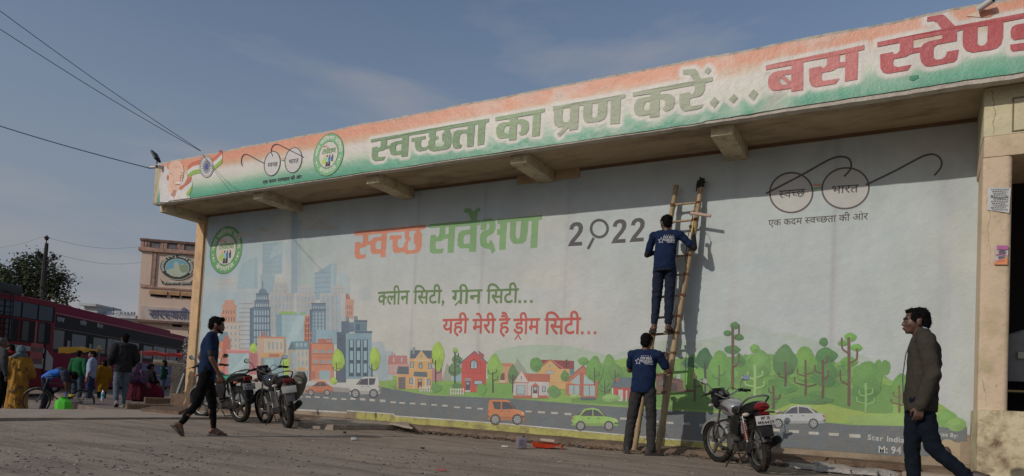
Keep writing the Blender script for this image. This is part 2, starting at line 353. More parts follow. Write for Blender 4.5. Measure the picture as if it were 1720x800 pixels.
b = MB(); b.box((-14.98, D-.003, .05), (-9.6, D+.002, .30)); b.build('wall_footing', mat('bare_foot_plaster', (.33, .26, .18), .92, dirt=(.16, .11, .075), da=.8, ds=3, bump=.8, bs=14), BS); b = MB(); b.box((-1.7, D-.003, .05), (.79, D+.002, .55)); b.build('wall_footing', mat('bare_foot_plaster', (.33, .26, .18), .92, dirt=(.16, .11, .075), da=.8, ds=3, bump=.8, bs=14), BS)
b = MB(); b.box((-15.03, D-.05, -.05), (-14.74, D+.27, SOF-.01)); b.build('corner_column', ORG, BS, bevel=.012)
b = MB(); b.box((-14.95, D+.252, -.1), (4.2, D+9, SOF+.0)); b.build('rear_block', WALLM, BS)
# beam under the slab at the wall, seen between the brackets
b = MB(); b.box((atY(869, 315, D).x, D-.03, SOF-.165), (atY(974, 300, D).x, D+.001, SOF-.001)); b.build('lintel_beam', SOFM, BS, bevel=.008)
b = MB(); b.box((XL, FY+.10, SOF), (XR, D+9, SOF+.10)); b.build('canopy_slab', SOFM, BS)
b = MB(); b.box((-14.86, D-.012, SOF-.05), (.72, D+.003, SOF-.002)); b.build('cornice', mat('cornice_brown', (.19, .12, .07), .9, dirt=(.08, .05, .03)), BS)
# brackets, their front 0.1 m behind the fascia
for i, xr in enumerate((-14.72, -11.53, -8.47, -5.40, -2.17)):
    w = .30 if i else .26
    b = MB(); y0 = FY+.20
    b.add([(xr-w, y0, SOF), (xr, y0, SOF), (xr, y0, SOF-.175), (xr-w, y0, SOF-.175), (xr-w, D+.02, SOF), (xr, D+.02, SOF), (xr, D+.02, SOF-.19), (xr-w, D+.02, SOF-.19)],
          [(0, 1, 2, 3), (3, 2, 6, 7), (1, 5, 6, 2), (0, 3, 7, 4), (4, 7, 6, 5), (0, 4, 5, 1)])
    b.build('bracket', BRKM, BS, bevel=.008)
# fascia upstand: body with uneven top
WHT = mat('fascia_plaster', (.52, .47, .40), .9, var=.15, vs=6, dirt=(.2, .14, .10), da=.5, ds=9, bump=.8, bs=30)
def ftop(x): return FTOP-.02+.018*noise.noise(Vector((x*1.3, 0, 0)))+.010*noise.noise(Vector((x*7, 1, 0)))
def fbot(x): return FBOT+.010*noise.noise(Vector((x*1.1, 5, 0)))+(.0 if x < -4 else .010*noise.noise(Vector((x*5, 9, 0))))
def fy(x, z):  # plaster face swells and dips
    k = min(1, max(0, (x+9)/5))
    return FY+.010*noise.noise(Vector((x*.8, z*1.5, 0)))+k*.005*noise.noise(Vector((x*3, z*4, 2)))
b = MB(); rows = []; n = 420
for i in range(n+1):
    x = XL+(XR-XL)*i/n; zt, zb = ftop(x)+.012, fbot(x)-.015
    rows.append([(x, FY+.012, zb), (x, FY+.008, zt-.01), (x, FY+.03, zt), (x, FY+.15, zt), (x, FY+.16, zb+.01)])
b.loft(rows, True)
b.build('fascia', WHT, BS, smooth=30)
b = MB(); b.box((XL-.004, FY+.005, FBOT-.012), (XL+.0, FY+.158, FTOP-.02)); b.build('fascia_end', CRM, BS)
b = MB(); b.box((XL+.002, FY+.162, SOF-.02), (-14.5, FY+.30, SOF+.14)); b.build('fascia_stub', CRM, BS)
# right-hand pillar, upper band, sill and dark room
PX0 = .80
PEA = mat('peach_wash', (.62, .48, .34), .9, var=.12, vs=2.4, dirt=(.38, .31, .18), da=.8, ds=2.4, bump=.5, bs=13)
CRE = mat('cream_flaking_wash', (.60, .54, .36), .9, var=.12, vs=3, dirt=(.40, .45, .43), da=.7, ds=1.5, bump=.7, bs=16)
PLI = mat('plinth_stained_wash', (.56, .48, .31), .92, var=.12, vs=2, dirt=(.19, .125, .075), da=.95, ds=4.2, bump=.9, bs=16)
PY = 9.66
pz = lambda y, x=1690: atY(x, y, PY).z
pxx = lambda x, y: atY(x, y, PY).x
zc, zp, zs = pz(226), pz(262), pz(690)
x_l = pxx(1648, 400); x_j = pxx(1699, 400)
print('pillar', zc, zp, zs, x_l, x_j)
b = MB(); b.box((x_l, PY, zc), (4.2, D+.3, SOF-.002)); b.build('upper_band', CRE, BS, bevel=.01)
b = MB(); b.box((x_l+.004, PY-.012, zp), (4.2, D+.28, zc-.001)); b.build('lintel', PEA, BS, bevel=.02)
pts = [(x_j-.0, D+.1), (x_l+.03, D+.1)]+arcpts((x_l+.03, PY+.03), .03, 180, 270, 4)+arcpts((x_j-.06, PY+.06), .06, 270, 360, 6)
b = MB(); b.prism(pts, 'z', zs-.02, zp-.001); b.build('pillar', PEA, BS, smooth=50)
b = MB(); b.box((x_l-.0, PY-.06, -.05), (4.2, D+.3, zs)); b.build('plinth', PLI, BS, bevel=.03)
# flaked rectangle outline on the upper band
b = MB(); za, zb_ = pz(168), pz(221); xa = pxx(1700, 200)
b.box((xa, PY-.012, zb_), (xa+.012, PY-.003, za)); b.box((xa, PY-.012, zb_-.012), (xa+1, PY-.003, zb_)); b.box((xa, PY-.012, za), (xa+1, PY-.003, za+.012))
b.build('flaked_outline', mat('flake_brown', (.2, .15, .1), .9), BS)
# dark room behind the opening
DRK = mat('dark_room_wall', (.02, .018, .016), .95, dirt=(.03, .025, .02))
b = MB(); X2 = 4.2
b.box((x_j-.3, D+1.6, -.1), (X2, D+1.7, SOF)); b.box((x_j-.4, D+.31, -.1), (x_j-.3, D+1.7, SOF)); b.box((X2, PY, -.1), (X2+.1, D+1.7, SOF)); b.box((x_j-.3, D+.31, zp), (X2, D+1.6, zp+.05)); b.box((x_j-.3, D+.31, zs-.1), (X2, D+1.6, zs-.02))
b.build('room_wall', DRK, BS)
random.seed(31); CK = mat('crack_dark', (.07, .05, .035), .95, var=0)
for (px, py), (qx, qy), n_, wd_ in (((1668, 150), (1670, 224), 10, .003), ((1671, 190), (1664, 200), 4, .002), ((1690, 740), (1650, 755), 12, .0035), ((1660, 330), (1664, 450), 14, .0014), ((1652, 640), (1658, 684), 8, .0016)):
    yy = PY-.003 if py < 700 else PY-.063; yy = PY-.002 if 240 < py < 700 else yy
    a_, c_ = atY(px, py, yy), atY(qx, qy, yy); b = MB(); L_, R_2 = [], []
    for i in range(n_+1):
        p = a_.lerp(c_, i/n_)+Vector((random.uniform(-.018, .018), 0, random.uniform(-.018, .018))); w_ = wd_*(1-.7*i/n_)*random.uniform(.6, 1.3); L_.append(p-Vector((w_, 0, w_*.4))); R_2.append(p+Vector((w_, 0, w_*.4)))
    b.add(L_+R_2, [(i, i+1, i+1+n_+1, i+n_+1) for i in range(n_)]); b.build('crack', CK, BS, smooth=0, fix=False)
# big structure extents: replace rear block so that it does not fill the room
rb = [o for o in bpy.data.objects if o.name == 'rear_block'][0]; bpy.data.objects.remove(rb)
b = MB(); b.box((-14.95, D+.252, -.1), (x_j-.41, D+9, SOF-.001)); b.box((x_j-.40, D+1.71, -.1), (4.2, D+9, SOF-.003)); b.build('rear_block', WALLM, BS)
# things in the dark room
t = thing('wall_shelf', 'dim shelf with a long brass edge inside the dark doorway', 'shelf', (x_j+.3, D+1.1, 0))
z1 = atY(1712, 655, D+1.2).z
b = MB(); b.box((-.5, 0, z1-.05), (2.4, .3, z1)); b.build('board', mat('shelf_wood', (.05, .04, .03), .6), t)
b = MB(); b.box((-.5, -.012, z1-.035), (2.4, -.001, z1-.012)); b.build('edge_strip', mat('brass_edge', (.35, .25, .1), .4, metal=.8), t)
def hanging_shirt(px, py, m, label):
    p = atY(px, py, D+1.0); bb = MB()
    rr = []
    for z, w, d in ((0, .05, .03), (-.06, .20, .05), (-.18, .23, .06), (-.7, .21, .05)):
        rr.append([(w*math.cos(a*math.pi/8), d*math.sin(a*math.pi/8), z) for a in range(16)])
    bb.loft(rr); o = bb.build('hanging_shirt', m, smooth=60); o.location = p; return tag(o, label, 'shirt')
hanging_shirt(1722, 555, mat('grey_shirt', (.3, .3, .3), .9), 'pale grey shirt hanging inside the dark doorway')
p = atY(1714, 600, D+.9)
b = MB(); b.box((-.03, 0, -.02), (.04, .05, .07)); o = b.build('switch_box', mat('pale_plastic', (.6, .58, .45), .5), bevel=.006); o.location = p; tag(o, 'small pale switch box in the dark doorway', 'switch')
# ================================================================ PRINT TOOLS (flat lettering and pictures on the wall and fascia)
class Print:
    """flat printed shapes on an upright plane y = Y; every layer 0.3 mm proud of the last"""
    def __init__(s, Y, T=(0, 0, 1), base=0.004, flat=False):
        s.Y = Y; s.T = T; s.base = base; s.v = []; s.f = []; s.c = []; s.l = 0; s.flat = flat; s.q = .38 if Y == D else 1.0
    def P(s, u, v):   # crop coordinates of a photograph region -> wall plane (x, z)
        x, y = s.T[0]+u/s.T[2], s.T[1]+v/s.T[2]; p = atY(x, y, s.Y); return (p.x, p.z)
    def raw(s, loops, col, l=None):
        """loops in plane coordinates; the first is the outline, the others holes"""
        if l is None: s.l += .25; l = s.l
        V = [[Vector((x, z, 0)) for x, z in lp] for lp in loops if len(lp) > 2]
        tris = geometry.tessellate_polygon(V); k = len(s.v); y = s.Y-s.base*s.q-l*.00028*s.q
        s.v += [(p.x, y, p.y) for lp in V for p in lp]
        pts = [p for lp in V for p in lp]
        for t in tris:
            a, b, c = (pts[i] for i in t)
            ar = (b.x-a.x)*(c.y-a.y)-(b.y-a.y)*(c.x-a.x)
            if abs(ar) < 1e-12: continue
            if ar < 0: t = (t[0], t[2], t[1])      # faces look towards -y
            s.f.append(tuple(i+k for i in t)); s.c.append(col)
    def poly(s, pts, col, holes=(), l=None): s.raw([[s.P(*p) for p in pts]]+[[s.P(*p) for p in h] for h in holes], col, l)
    def rect(s, x0, y0, x1, y1, col, l=None, dy=0):
        """dy: drop of the right end, as the wall's lines fall away"""
        s.poly([(x0, y0), (x1, y0+dy), (x1, y1+dy), (x0, y1)], col, l=l)
    def ellipse(s, cx, cy, rx, ry, col, inner=None, tilt=0, n=40, l=None):
        def e(a, b): return [(cx+a*math.cos(t)*math.cos(tilt)-b*math.sin(t)*math.sin(tilt), cy+a*math.cos(t)*math.sin(tilt)+b*math.sin(t)*math.cos(tilt)) for t in [2*math.pi*i/n for i in range(n)]]
        s.poly(e(rx, ry), col, [e(rx-inner, ry-inner)] if inner else (), l)
    def stroke(s, pts, w, col, smooth=True, l=None, cap=True):
        """pen stroke of width w along points (crop units)"""
        if smooth and len(pts) > 2: pts = [(p.x, p.y) for p in spline([(a, b, 0) for a, b in pts], 6)]
        Lf, Rg = [], []
        for i, (x, y) in enumerate(pts):
            x0, y0 = pts[max(i-1, 0)]; x1, y1 = pts[min(i+1, len(pts)-1)]; dx, dy = x1-x0, y1-y0; q = math.hypot(dx, dy) or 1
            nx_, ny_ = -dy/q*w/2, dx/q*w/2; Lf.append((x+nx_, y+ny_)); Rg.append((x-nx_, y-ny_))
        if l is None: s.l += .25; l = s.l
        for i in range(len(pts)-1): s.poly([Lf[i], Lf[i+1], Rg[i+1], Rg[i]], col, l=l+.002*i)
        if cap:
            for c in (pts[0], pts[-1]): s.ellipse(c[0], c[1], w/2, w/2, col, n=10, l=l+.1)
    def windows(s, quad, nx_, ny_, fw, fh, col, l=None):
        """grid of small windows in a quad (tl, tr, br, bl)"""
        a, b, c, d = [Vector((p[0], p[1], 0)) for p in quad]
        if l is None: s.l += .25; l = s.l
        f = lambda u, v: (a.lerp(b, u)).lerp(d.lerp(c, u), v)
        for i in range(nx_):
            for j in range(ny_):
                u0 = (i+.5-fw/2)/nx_; u1 = (i+.5+fw/2)/nx_; v0 = (j+.5-fh/2)/ny_; v1 = (j+.5+fh/2)/ny_
                s.poly([tuple(f(u, v))[:2] for u, v in ((u0, v0), (u1, v0), (u1, v1), (u0, v1))], col, l=l)
    def mesh_obj(s, name, m, parent=None, label=None, thick=0):
        if m is PM:      # the vinyl has faded towards its pale blue ground
            w_ = .03 if any(k_ in name for k_ in ('word', 'letter', 'digit', 'mark', 'zero', 'emblem', 'dots')) else (.22 if 'far' in name or 'pale' in name else .12); h_ = S(142,156,160)
            s.c = [tuple(a*(1-w_)+b_*w_ for a, b_ in zip(c[:3], h_[:3]))+(1,) for c in s.c]
        me = bpy.data.meshes.new(name); me.from_pydata(s.v, [], s.f); me.materials.append(m)
        at = me.color_attributes.new('Col', 'FLOAT_COLOR', 'CORNER')
        buf = np.empty((len(me.loops), 4), np.float32); i = 0
        for f, c in zip(s.f, s.c):
            for _ in f: buf[i] = c; i += 1
        at.data.foreach_set('color', buf.ravel())
        o = bpy.data.objects.new(name, me); COL.objects.link(o)
        if parent: o.parent = parent
        if label: o['label'] = label
        return o

# ---- lettering: glyph outlines from Blender's own font, half letters cut at the stem
_gc = {}
def glyph(ch, cut=None, bold=0.0):
    key = (ch, cut, bold)
    if key in _gc: return _gc[key]
    c = bpy.data.curves.new('g', 'FONT'); c.body = ch; c.resolution_u = 3; c.fill_mode = 'FRONT'; c.offset = bold
    o = bpy.data.objects.new('g', c); me = o.to_mesh()
    bm = bmesh.new(); bm.from_mesh(me)
    if cut is not None: bmesh.ops.bisect_plane(bm, geom=bm.verts[:]+bm.edges[:]+bm.faces[:], plane_co=(cut, 0, 0), plane_no=(1, 0, 0), clear_outer=True)
    bmesh.ops.triangulate(bm, faces=bm.faces); bm.verts.index_update()
    vs = [(v.co.x, v.co.y) for v in bm.verts]; fs = [tuple(v.index for v in f.verts) for f in bm.faces]
    bm.free(); o.to_mesh_clear(); bpy.data.objects.remove(o); bpy.data.curves.remove(c)
    _gc[key] = (vs, fs); return _gc[key]
ADV = dict(zip('सवचछतकपरणबटडएदमलनयहगषज', (.676, .556, .634, .701, .570, .762, .568, .409, .723, .571, .504, .577, .553, .520, .598, .678, .555, .580, .531, .563, .578, .742)))
ADV.update({'भ': .703, 'अ': .764, 'श': .68, 'ओ': 1.023, 'ा': .259, 'ी': .259, 'ि': .259, 'ो': .259, 'े': 0, 'ै': 0, 'ं': 0, '् ': 0, ' ': .26})
def layout(txt, bold=0.0):
    """returns [(verts, faces)], width. '~' after a letter = half form, '/' = stroke of the joined r, '^' = r below"""
    out = []; x = 0; i = 0
    while i < len(txt):
        ch = txt[i]; nxt = txt[i+1] if i+1 < len(txt) else ''
        if ch == ' ': x += .28; i += 1; continue
        if ch in '/^':
            if ch == '/': q = [(x-.42, -.06), (x-.36, -.10), (x-.10, .17), (x-.14, .24)]; out.append((q, [(0, 1, 2), (0, 2, 3)]))
            else:
                q = [(x-.50, -.26), (x-.42, -.26), (x-.29, -.10), (x-.29, .0), (x-.16, -.26), (x-.08, -.26)]; out.append((q, [(0, 1, 2), (0, 2, 3), (2, 5, 3), (2, 4, 5)]))
            i += 1; continue
        if nxt == '~':
            cut = {'क': .60, 'र': .3}.get(ch, ADV.get(ch, .6)-.165); vs, fs = glyph(ch, cut, bold); w = cut
            i += 1
        else:
            vs, fs = glyph(ch, None, bold); w = ADV.get(ch)
            if w is None: w = (max(v[0] for v in vs) if vs else .2)+.07
        out.append(([(v[0]+x, v[1]) for v in vs], fs)); x += w; i += 1
    return out, x
def put_text(pr, txt, f, col, bold=0.0, l=None):
    """f maps (u 0..1 along the line, v in ems above the baseline) to plane coordinates"""
    out, w = layout(txt, bold)
    if l is None: pr.l += 1; l = pr.l
    for gi, (vs, fs) in enumerate(out):
        k = len(pr.v); y = pr.Y-pr.base*pr.q-l*.0003*pr.q-gi*.00002
        P2 = [f(a/w, b_) for a, b_ in vs]; pr.v += [(a, y, c) for a, c in P2]
        for t in fs:
            a, b_, c = (P2[j] for j in t); ar = (b_[0]-a[0])*(c[1]-a[1])-(b_[1]-a[1])*(c[0]-a[0])
            if ar < 0: t = (t[0], t[2], t[1])
            pr.f.append(tuple(j+k for j in t)); pr.c.append(col)
def line_text(pr, txt, bl, br, top_l, col, bold=0.0, em=.622, l=None):
    """text between two baseline points; em is the font height that top_l marks (headline .622, capital .653)"""
    A = Vector(pr.P(*bl)); B = Vector(pr.P(*br)); H = (Vector(pr.P(*top_l))-A).length; up = Vector((0, 1)) if True else None
    d = B-A; up = Vector((-d.y, d.x)).normalized()
    put_text(pr, txt, lambda u, v: tuple(A+d*u+up*(v/em*H)), col, bold, l)
def arc_text(pr, txt, c, r, a0, a1, h, col, inward=False, bold=0.0, sx=1.0):
    """on a circle (plane coordinates); angles in degrees, clockwise from the top; sx squeezes x"""
    def f(u, v):
        a = R(a0+(a1-a0)*u); rr = r+(v/.622*h if not inward else -v/.622*h)
        return (c[0]+sx*rr*math.sin(a), c[1]+rr*math.cos(a))
    put_text(pr, txt, f, col, bold)

# ---- headline outlines (photograph crop: origin, scale, outline + holes)
HEAD = [
 ('green', (610, 190, 7.818), [[(102,348),(1657,73),(1655,118),(1610,132),(1590,412),(1503,430),(1517,147),(1472,155),(1450,438),(1364,452),(1370,268),(1320,266),(1285,278),(1268,320),(1264,385),(1280,415),(1303,418),(1285,455),(1265,466),(1215,470),(1185,450),(1172,390),(1178,320),(1200,250),(1240,228),(1375,217),(1378,172),(1142,208),(1140,235),(1160,270),(1163,300),(1160,400),(1140,455),(1105,478),(925,507),(880,495),(862,468),(820,490),(740,508),(700,490),(685,440),(683,372),(640,380),(640,335),(825,303),(822,345),(775,352),(762,380),(765,430),(780,452),(820,450),(865,425),(858,390),(865,365),(888,345),(868,315),(865,290),(880,258),(605,300),(590,568),(503,578),(502,543),(400,557),(365,545),(350,500),(348,462),(300,468),(270,490),(200,505),(190,530),(192,565),(205,580),(295,572),(268,620),(160,634),(125,615),(112,570),(118,455),(192,440),(196,462),(215,458),(232,430),(235,360),(105,388)],
   [(315,352),(517,320),(517,360),(430,372),(375,395),(355,425),(312,428)], [(510,405),(450,412),(430,440),(428,485),(445,503),(505,497)],
   [(965,235),(1072,218),(1070,245),(1042,280),(1040,330),(1045,370),(1070,382),(1065,420),(1045,440),(975,447),(950,440),(945,410),(948,360),(960,348),(990,342),(992,310),(958,305),(955,265)]]),
 ('green2', (820, 160, 7.167), [[(88,268),(687,160),(684,204),(638,213),(622,492),(530,500),(545,237),(357,268),(357,298),(400,293),(450,297),(485,320),(495,360),(490,420),(465,470),(420,488),(385,485),(368,450),(385,455),(400,435),(402,375),(385,350),(350,347),(343,540),(252,550),(252,515),(160,528),(120,515),(100,460),(103,400),(130,350),(180,332),(262,325),(262,288),(90,315)], [(262,370),(215,378),(195,405),(192,440),(210,468),(255,465)]]),
 ('green3', (820, 160, 7.167), [[(782,140),(1650,-8),(1650,33),(1600,45),(1582,342),(1470,353),(1483,67),(1437,73),(1430,230),(1400,290),(1340,320),(1190,337),(1155,310),(1145,260),(1152,125),(1098,132),(1080,410),(975,428),(978,398),(960,400),(862,503),(828,470),(925,380),(840,390),(805,365),(795,310),(797,185),(782,188)], [(905,165),(992,152),(985,300),(960,328),(925,332),(900,310),(893,280)], [(1255,103),(1327,97),(1320,235),(1300,270),(1270,278),(1250,255)]]),
 ('green3', (1050, 100, 7.167), [[(93,400),(830,262),(790,200),(765,182),(695,180),(698,130),(840,115),(870,140),(880,170),(915,235),(1055,213),(1055,262),(965,287),(960,370),(935,425),(900,448),(800,470),(778,485),(780,545),(795,562),(945,545),(920,585),(870,605),(720,630),(680,610),(658,560),(655,480),(660,420),(780,400),(785,425),(820,415),(840,370),(838,312),(423,388),(423,425),(500,415),(560,425),(595,460),(600,520),(580,590),(530,620),(480,628),(445,590),(460,595),(480,570),(485,500),(460,480),(420,480),(412,690),(297,706),(297,668),(170,685),(125,665),(108,610),(110,550),(145,485),(200,462),(305,450),(305,417),(95,448)], [(303,508),(250,515),(225,560),(228,610),(255,615),(300,605)]]),
 ('green3', (1050, 100, 7.167), [[(1000,92),(1040,130),(1000,185),(957,150)]]), ('green3', (1050, 100, 7.167), [[(1080,452),(1135,512),(1075,588),(1017,530)]]),
 ('green3', (1050, 100, 7.167), [[(1310,415),(1363,465),(1305,530),(1250,487)]]), ('green3', (1050, 100, 7.167), [[(1547,362),(1605,412),(1547,500),(1483,440)]]),
 ('red1', (1280, 50, 7.273), [[(47,442),(1250,187),(1248,243),(1175,262),(1165,608),(1012,637),(1015,455),(920,470),(860,505),(740,527),(725,550),(728,600),(750,628),(945,597),(900,662),(650,705),(600,685),(577,630),(575,480),(725,447),(728,472),(760,468),(790,430),(800,345),(505,400),(500,738),(357,762),(355,722),(165,750),(110,740),(78,700),(73,620),(90,570),(130,530),(200,508),(360,488),(362,440),(45,497)], [(948,310),(1018,297),(1018,392),(948,402)], [(265,560),(357,545),(357,638)], [(215,598),(240,600),(325,670),(250,675),(218,650)]]),
 ('red2', (1470, 10, 6.668), [[(22,410),(745,265),(690,190),(650,172),(580,180),(583,130),(740,100),(775,110),(895,232),(1980,22),(1975,80),(1435,185),(1432,350),(1410,430),(1360,475),(1300,493),(1090,525),(1020,505),(985,460),(978,400),(982,270),(915,290),(915,395),(700,435),(660,460),(652,500),(655,580),(680,605),(740,600),(785,570),(800,540),(800,518),(937,490),(915,600),(880,630),(620,680),(560,675),(515,630),(500,570),(500,520),(400,540),(340,572),(210,597),(200,640),(210,675),(250,687),(405,660),(365,722),(140,762),(85,745),(58,700),(55,545),(200,515),(205,543),(250,532),(275,500),(275,415),(25,462)], [(427,385),(752,322),(752,368),(600,400),(540,430),(515,465),(425,475)], [(1145,240),(1262,220),(1255,400),(1220,445),(1180,450),(1145,430)]]),
 ('red2', (1470, 10, 6.668), [[(1700,133),(1850,103),(1850,165),(1570,215),(1530,240),(1515,290),(1520,350),(1550,385),(1770,352),(1840,330),(1850,165),(1900,155),(1895,380),(1850,440),(1780,480),(1540,512),(1515,490),(1510,437),(1770,395),(1770,352),(1700,180)]]),
]
HEAD[-1] = ('red2', (1470, 10, 6.668), [[(1850,165),(1570,215),(1530,240),(1515,290),(1520,350),(1550,385),(1770,352),(1800,395),(1510,437),(1515,490),(1540,512),(1780,480),(1860,440),(1895,380),(1900,155)]])
MUR = [
 ('or', [[(53,250),(658,190),(655,225),(612,232),(612,248),(627,275),(625,370),(610,415),(580,432),(495,442),(470,420),(440,430),(395,430),(378,410),(375,318),(350,320),(353,285),(455,277),(452,310),(425,315),(418,350),(425,380),(445,390),(470,378),(478,345),(492,325),(480,300),(482,248),(330,260),(318,465),(275,468),(275,437),(210,442),(190,420),(187,362),(155,365),(145,380),(100,390),(98,430),(110,447),(155,443),(142,477),(85,485),(60,470),(53,430),(60,340),(103,335),(105,352),(118,350),(125,325),(125,280),(52,284)], [(172,278),(284,264),(282,293),(215,300),(190,330),(170,330)], [(280,327),(245,330),(232,355),(233,390),(245,400),(278,397)], [(520,245),(575,240),(572,258),(558,275),(557,350),(575,362),(570,395),(555,405),(512,408),(505,390),(508,345),(515,330),(530,328),(530,295),(515,290)]]),
 ('gr', [[(690,187),(1045,155),(1020,95),(985,85),(988,55),(1030,50),(1050,60),(1065,82),(1080,60),(1105,48),(1123,45),(1120,75),(1100,85),(1093,155),(1122,155),(1120,192),(1095,195),(1085,420),(1028,422),(1027,390),(955,393),(930,370),(927,330),(935,270),(960,240),(1035,230),(1037,200),(910,210),(897,428),(843,430),(848,308),(810,315),(790,330),(745,333),(742,380),(755,398),(815,393),(800,432),(715,437),(693,420),(692,355),(700,280),(742,275),(745,295),(765,292),(775,270),(778,213),(690,222)], [(827,212),(855,210),(853,270),(825,273)], [(1037,273),(995,278),(980,305),(980,345),(990,355),(1033,350)]]),
 ('gr', [[(1125,165),(1165,140),(1225,137),(1250,155),(1253,225),(1235,260),(1195,285),(1178,300),(1178,345),(1195,350),(1200,325),(1222,325),(1253,410),(1222,440),(1210,400),(1150,388),(1125,370),(1117,320),(1125,270),(1145,245),(1190,230),(1200,210),(1198,180),(1180,178),(1170,232),(1125,236)]]),
 ('gr', [[(1268,145),(1650,107),(1647,147),(1618,152),(1605,388),(1547,390),(1560,158),(1533,160),(1525,260),(1510,330),(1480,352),(1410,355),(1385,335),(1372,300),(1377,170),(1350,173),(1337,402),(1282,407),(1287,280),(1262,275),(1265,230),(1290,225),(1290,185),(1267,185)], [(1428,163),(1470,160),(1458,295),(1445,313),(1430,305),(1422,280)]]),
]
TM = (585, 340, 5.059)
def grid_print(name, m, parent, Y, x0, x1, z0, z1, nx_, nz, colf, yf=None, topf=None, botf=None):
    """dense sheet with the print's smooth tints stored on its vertices"""
    X = np.linspace(x0, x1, nx_+1); V = []; T = []
    for j in range(nz+1):
        for i in range(nx_+1):
            x = X[i]; a = botf(x) if botf else z0; c = topf(x) if topf else z1
            z = a+(c-a)*j/nz; V.append((x, (yf(x, z) if yf else Y), z)); T.append(j/nz)
    Fc = [(j*(nx_+1)+i, j*(nx_+1)+i+1, (j+1)*(nx_+1)+i+1, (j+1)*(nx_+1)+i) for j in range(nz) for i in range(nx_)]
    me = bpy.data.meshes.new(name); me.from_pydata(V, [], Fc); me.materials.append(m); me.shade_smooth()
    cols = colf(np.array(V), np.array(T)).astype(np.float32)
    at = me.color_attributes.new('Col', 'FLOAT_COLOR', 'POINT'); at.data.foreach_set('color', cols.ravel())
    o = bpy.data.objects.new(name, me); COL.objects.link(o); o.parent = parent; return o
def seg_dist(P, loops):
    d = np.full(len(P), 1e9)
    for lp in loops:
        A = np.array(lp); B = np.roll(A, -1, 0)
        for a, b_ in zip(A, B):
            m_ = (P[:, 0] > min(a[0], b_[0])-.3) & (P[:, 0] < max(a[0], b_[0])+.3)
            if not m_.any(): continue
            Q = P[m_]; ab = b_-a; t = np.clip(((Q-a)@ab)/max(ab@ab, 1e-9), 0, 1)[:, None]
            d[m_] = np.minimum(d[m_], np.hypot(*(Q-(a+t*ab)).T))
    return d
def vnoise(V, sc, seed=0): return np.array([noise.noise(Vector((p[0]*sc[0], seed, p[2]*sc[1]))) for p in V])
# ================================================================ FASCIA BANNER
FB = thing('fascia_banner', 'long saffron white and green banner with Hindi lettering on the roof edge', 'banner', (0, 0, 0))
def y_f(x, z): return fy(x, z)-.002
hl = Print(FY, flat=True); loops = []
for c, T, lp in HEAD:
    hl.T = T; loops.append([[hl.P(*p) for p in q] for q in lp])
C = {k: np.array(v) for k, v in dict(or_=S(182,124,98), sand=S(172,140,112), white=S(176,170,163), pale=S(160,168,150), gr=S(78,138,112), grd=S(62,124,100)).items()}
def ramp(t, st):
    xs_ = [a for a, _ in st]; return np.stack([np.interp(t, xs_, [c[k] for _, c in st]) for k in range(4)], 1)
def fcol(V, t):
    t2 = t+vnoise(V, (1.2, 2.5), 3)*.035
    col = ramp(t2, [(0, C['grd']), (.10, C['gr']), (.22, C['gr']*.75+C['pale']*.25), (.36, C['pale']), (.50, C['white']), (.60, C['white']), (.72, C['sand']), (.83, C['or_']), (1, C['or_']*.96)])
    P2 = V[:, [0, 2]]; d = seg_dist(P2, [q for L_ in loops for q in L_[:1]])
    w = np.clip(1-(d-.03)/.055, 0, 1)[:, None]; w = w*w*(3-2*w)
    col = col*(1-w)+C['white'][None]*w
    # sun-bleached and scuffed right half
    nn = vnoise(V, (2.2, 3.2), 9)+.5*vnoise(V, (7, 9), 4)+.3*vnoise(V, (19, 22), 2)
    x = V[:, 0]; k = np.clip((x+8.5)/3.5, 0, 1)*np.clip((.2-x)/1.5, .35, 1)
    w = np.clip(.22+.55*nn, 0, .6)*k; w = w[:, None]
    col = col*(1-w)+(C['white']*np.array([.96, .99, .95, 1]))[None]*w
    w = np.clip((nn-.6)*2, 0, .3)*k; col = col*(1-w[:, None])+np.array(S(120,110,96))[None]*w[:, None]
    col[:, 3] = 1; return col
XB = atY(266, 335, FY).x     # left end of the vinyl
grid_print('banner_sheet', PF, FB, FY, XL+.17, XR, 0, 0, 620, 56, fcol, y_f, lambda x: ftop(x)-.035-.012*noise.noise(Vector((x*3, 7, 0))), lambda x: fbot(x)+(.006 if x < -2.5 else .02+.02*min(1, (x+2.5)/2)))
b = MB(); b.box((XL+.0, FY-.002, FBOT+.0), (XL+.168, FY+.004, FTOP-.06)); b.build('bare_end', CRM, FB)
class PrintF(Print):
    def mesh_obj(s, *a, **k):
        out = []
        for x, y, z in s.v: out.append((x, y_f(x, z)+(y-(FY-s.base))-.007, z))
        s.v = out; return super().mesh_obj(*a, **k)
def dense(lp, step=.06):
    out = []
    for i in range(len(lp)):
        a, b_ = Vector(lp[i]), Vector(lp[(i+1) % len(lp)]); k = max(1, int((b_-a).length/step)); out += [tuple(a.lerp(b_, j/k)) for j in range(k)]
    return out
HC = dict(green=S(98,122,88), green2=S(112,130,96), green3=S(128,134,112), red1=S(164,92,88), red2=S(152,68,70))
for (c, T, _), lp in zip(HEAD, loops):
    pr = PrintF(FY); pr.raw([dense(q) for q in lp], HC[c], 2)
    edge = tuple(v*.62 for v in HC[c][:3])+(1,)
    o = pr.mesh_obj('headline_lettering', PF, FB)
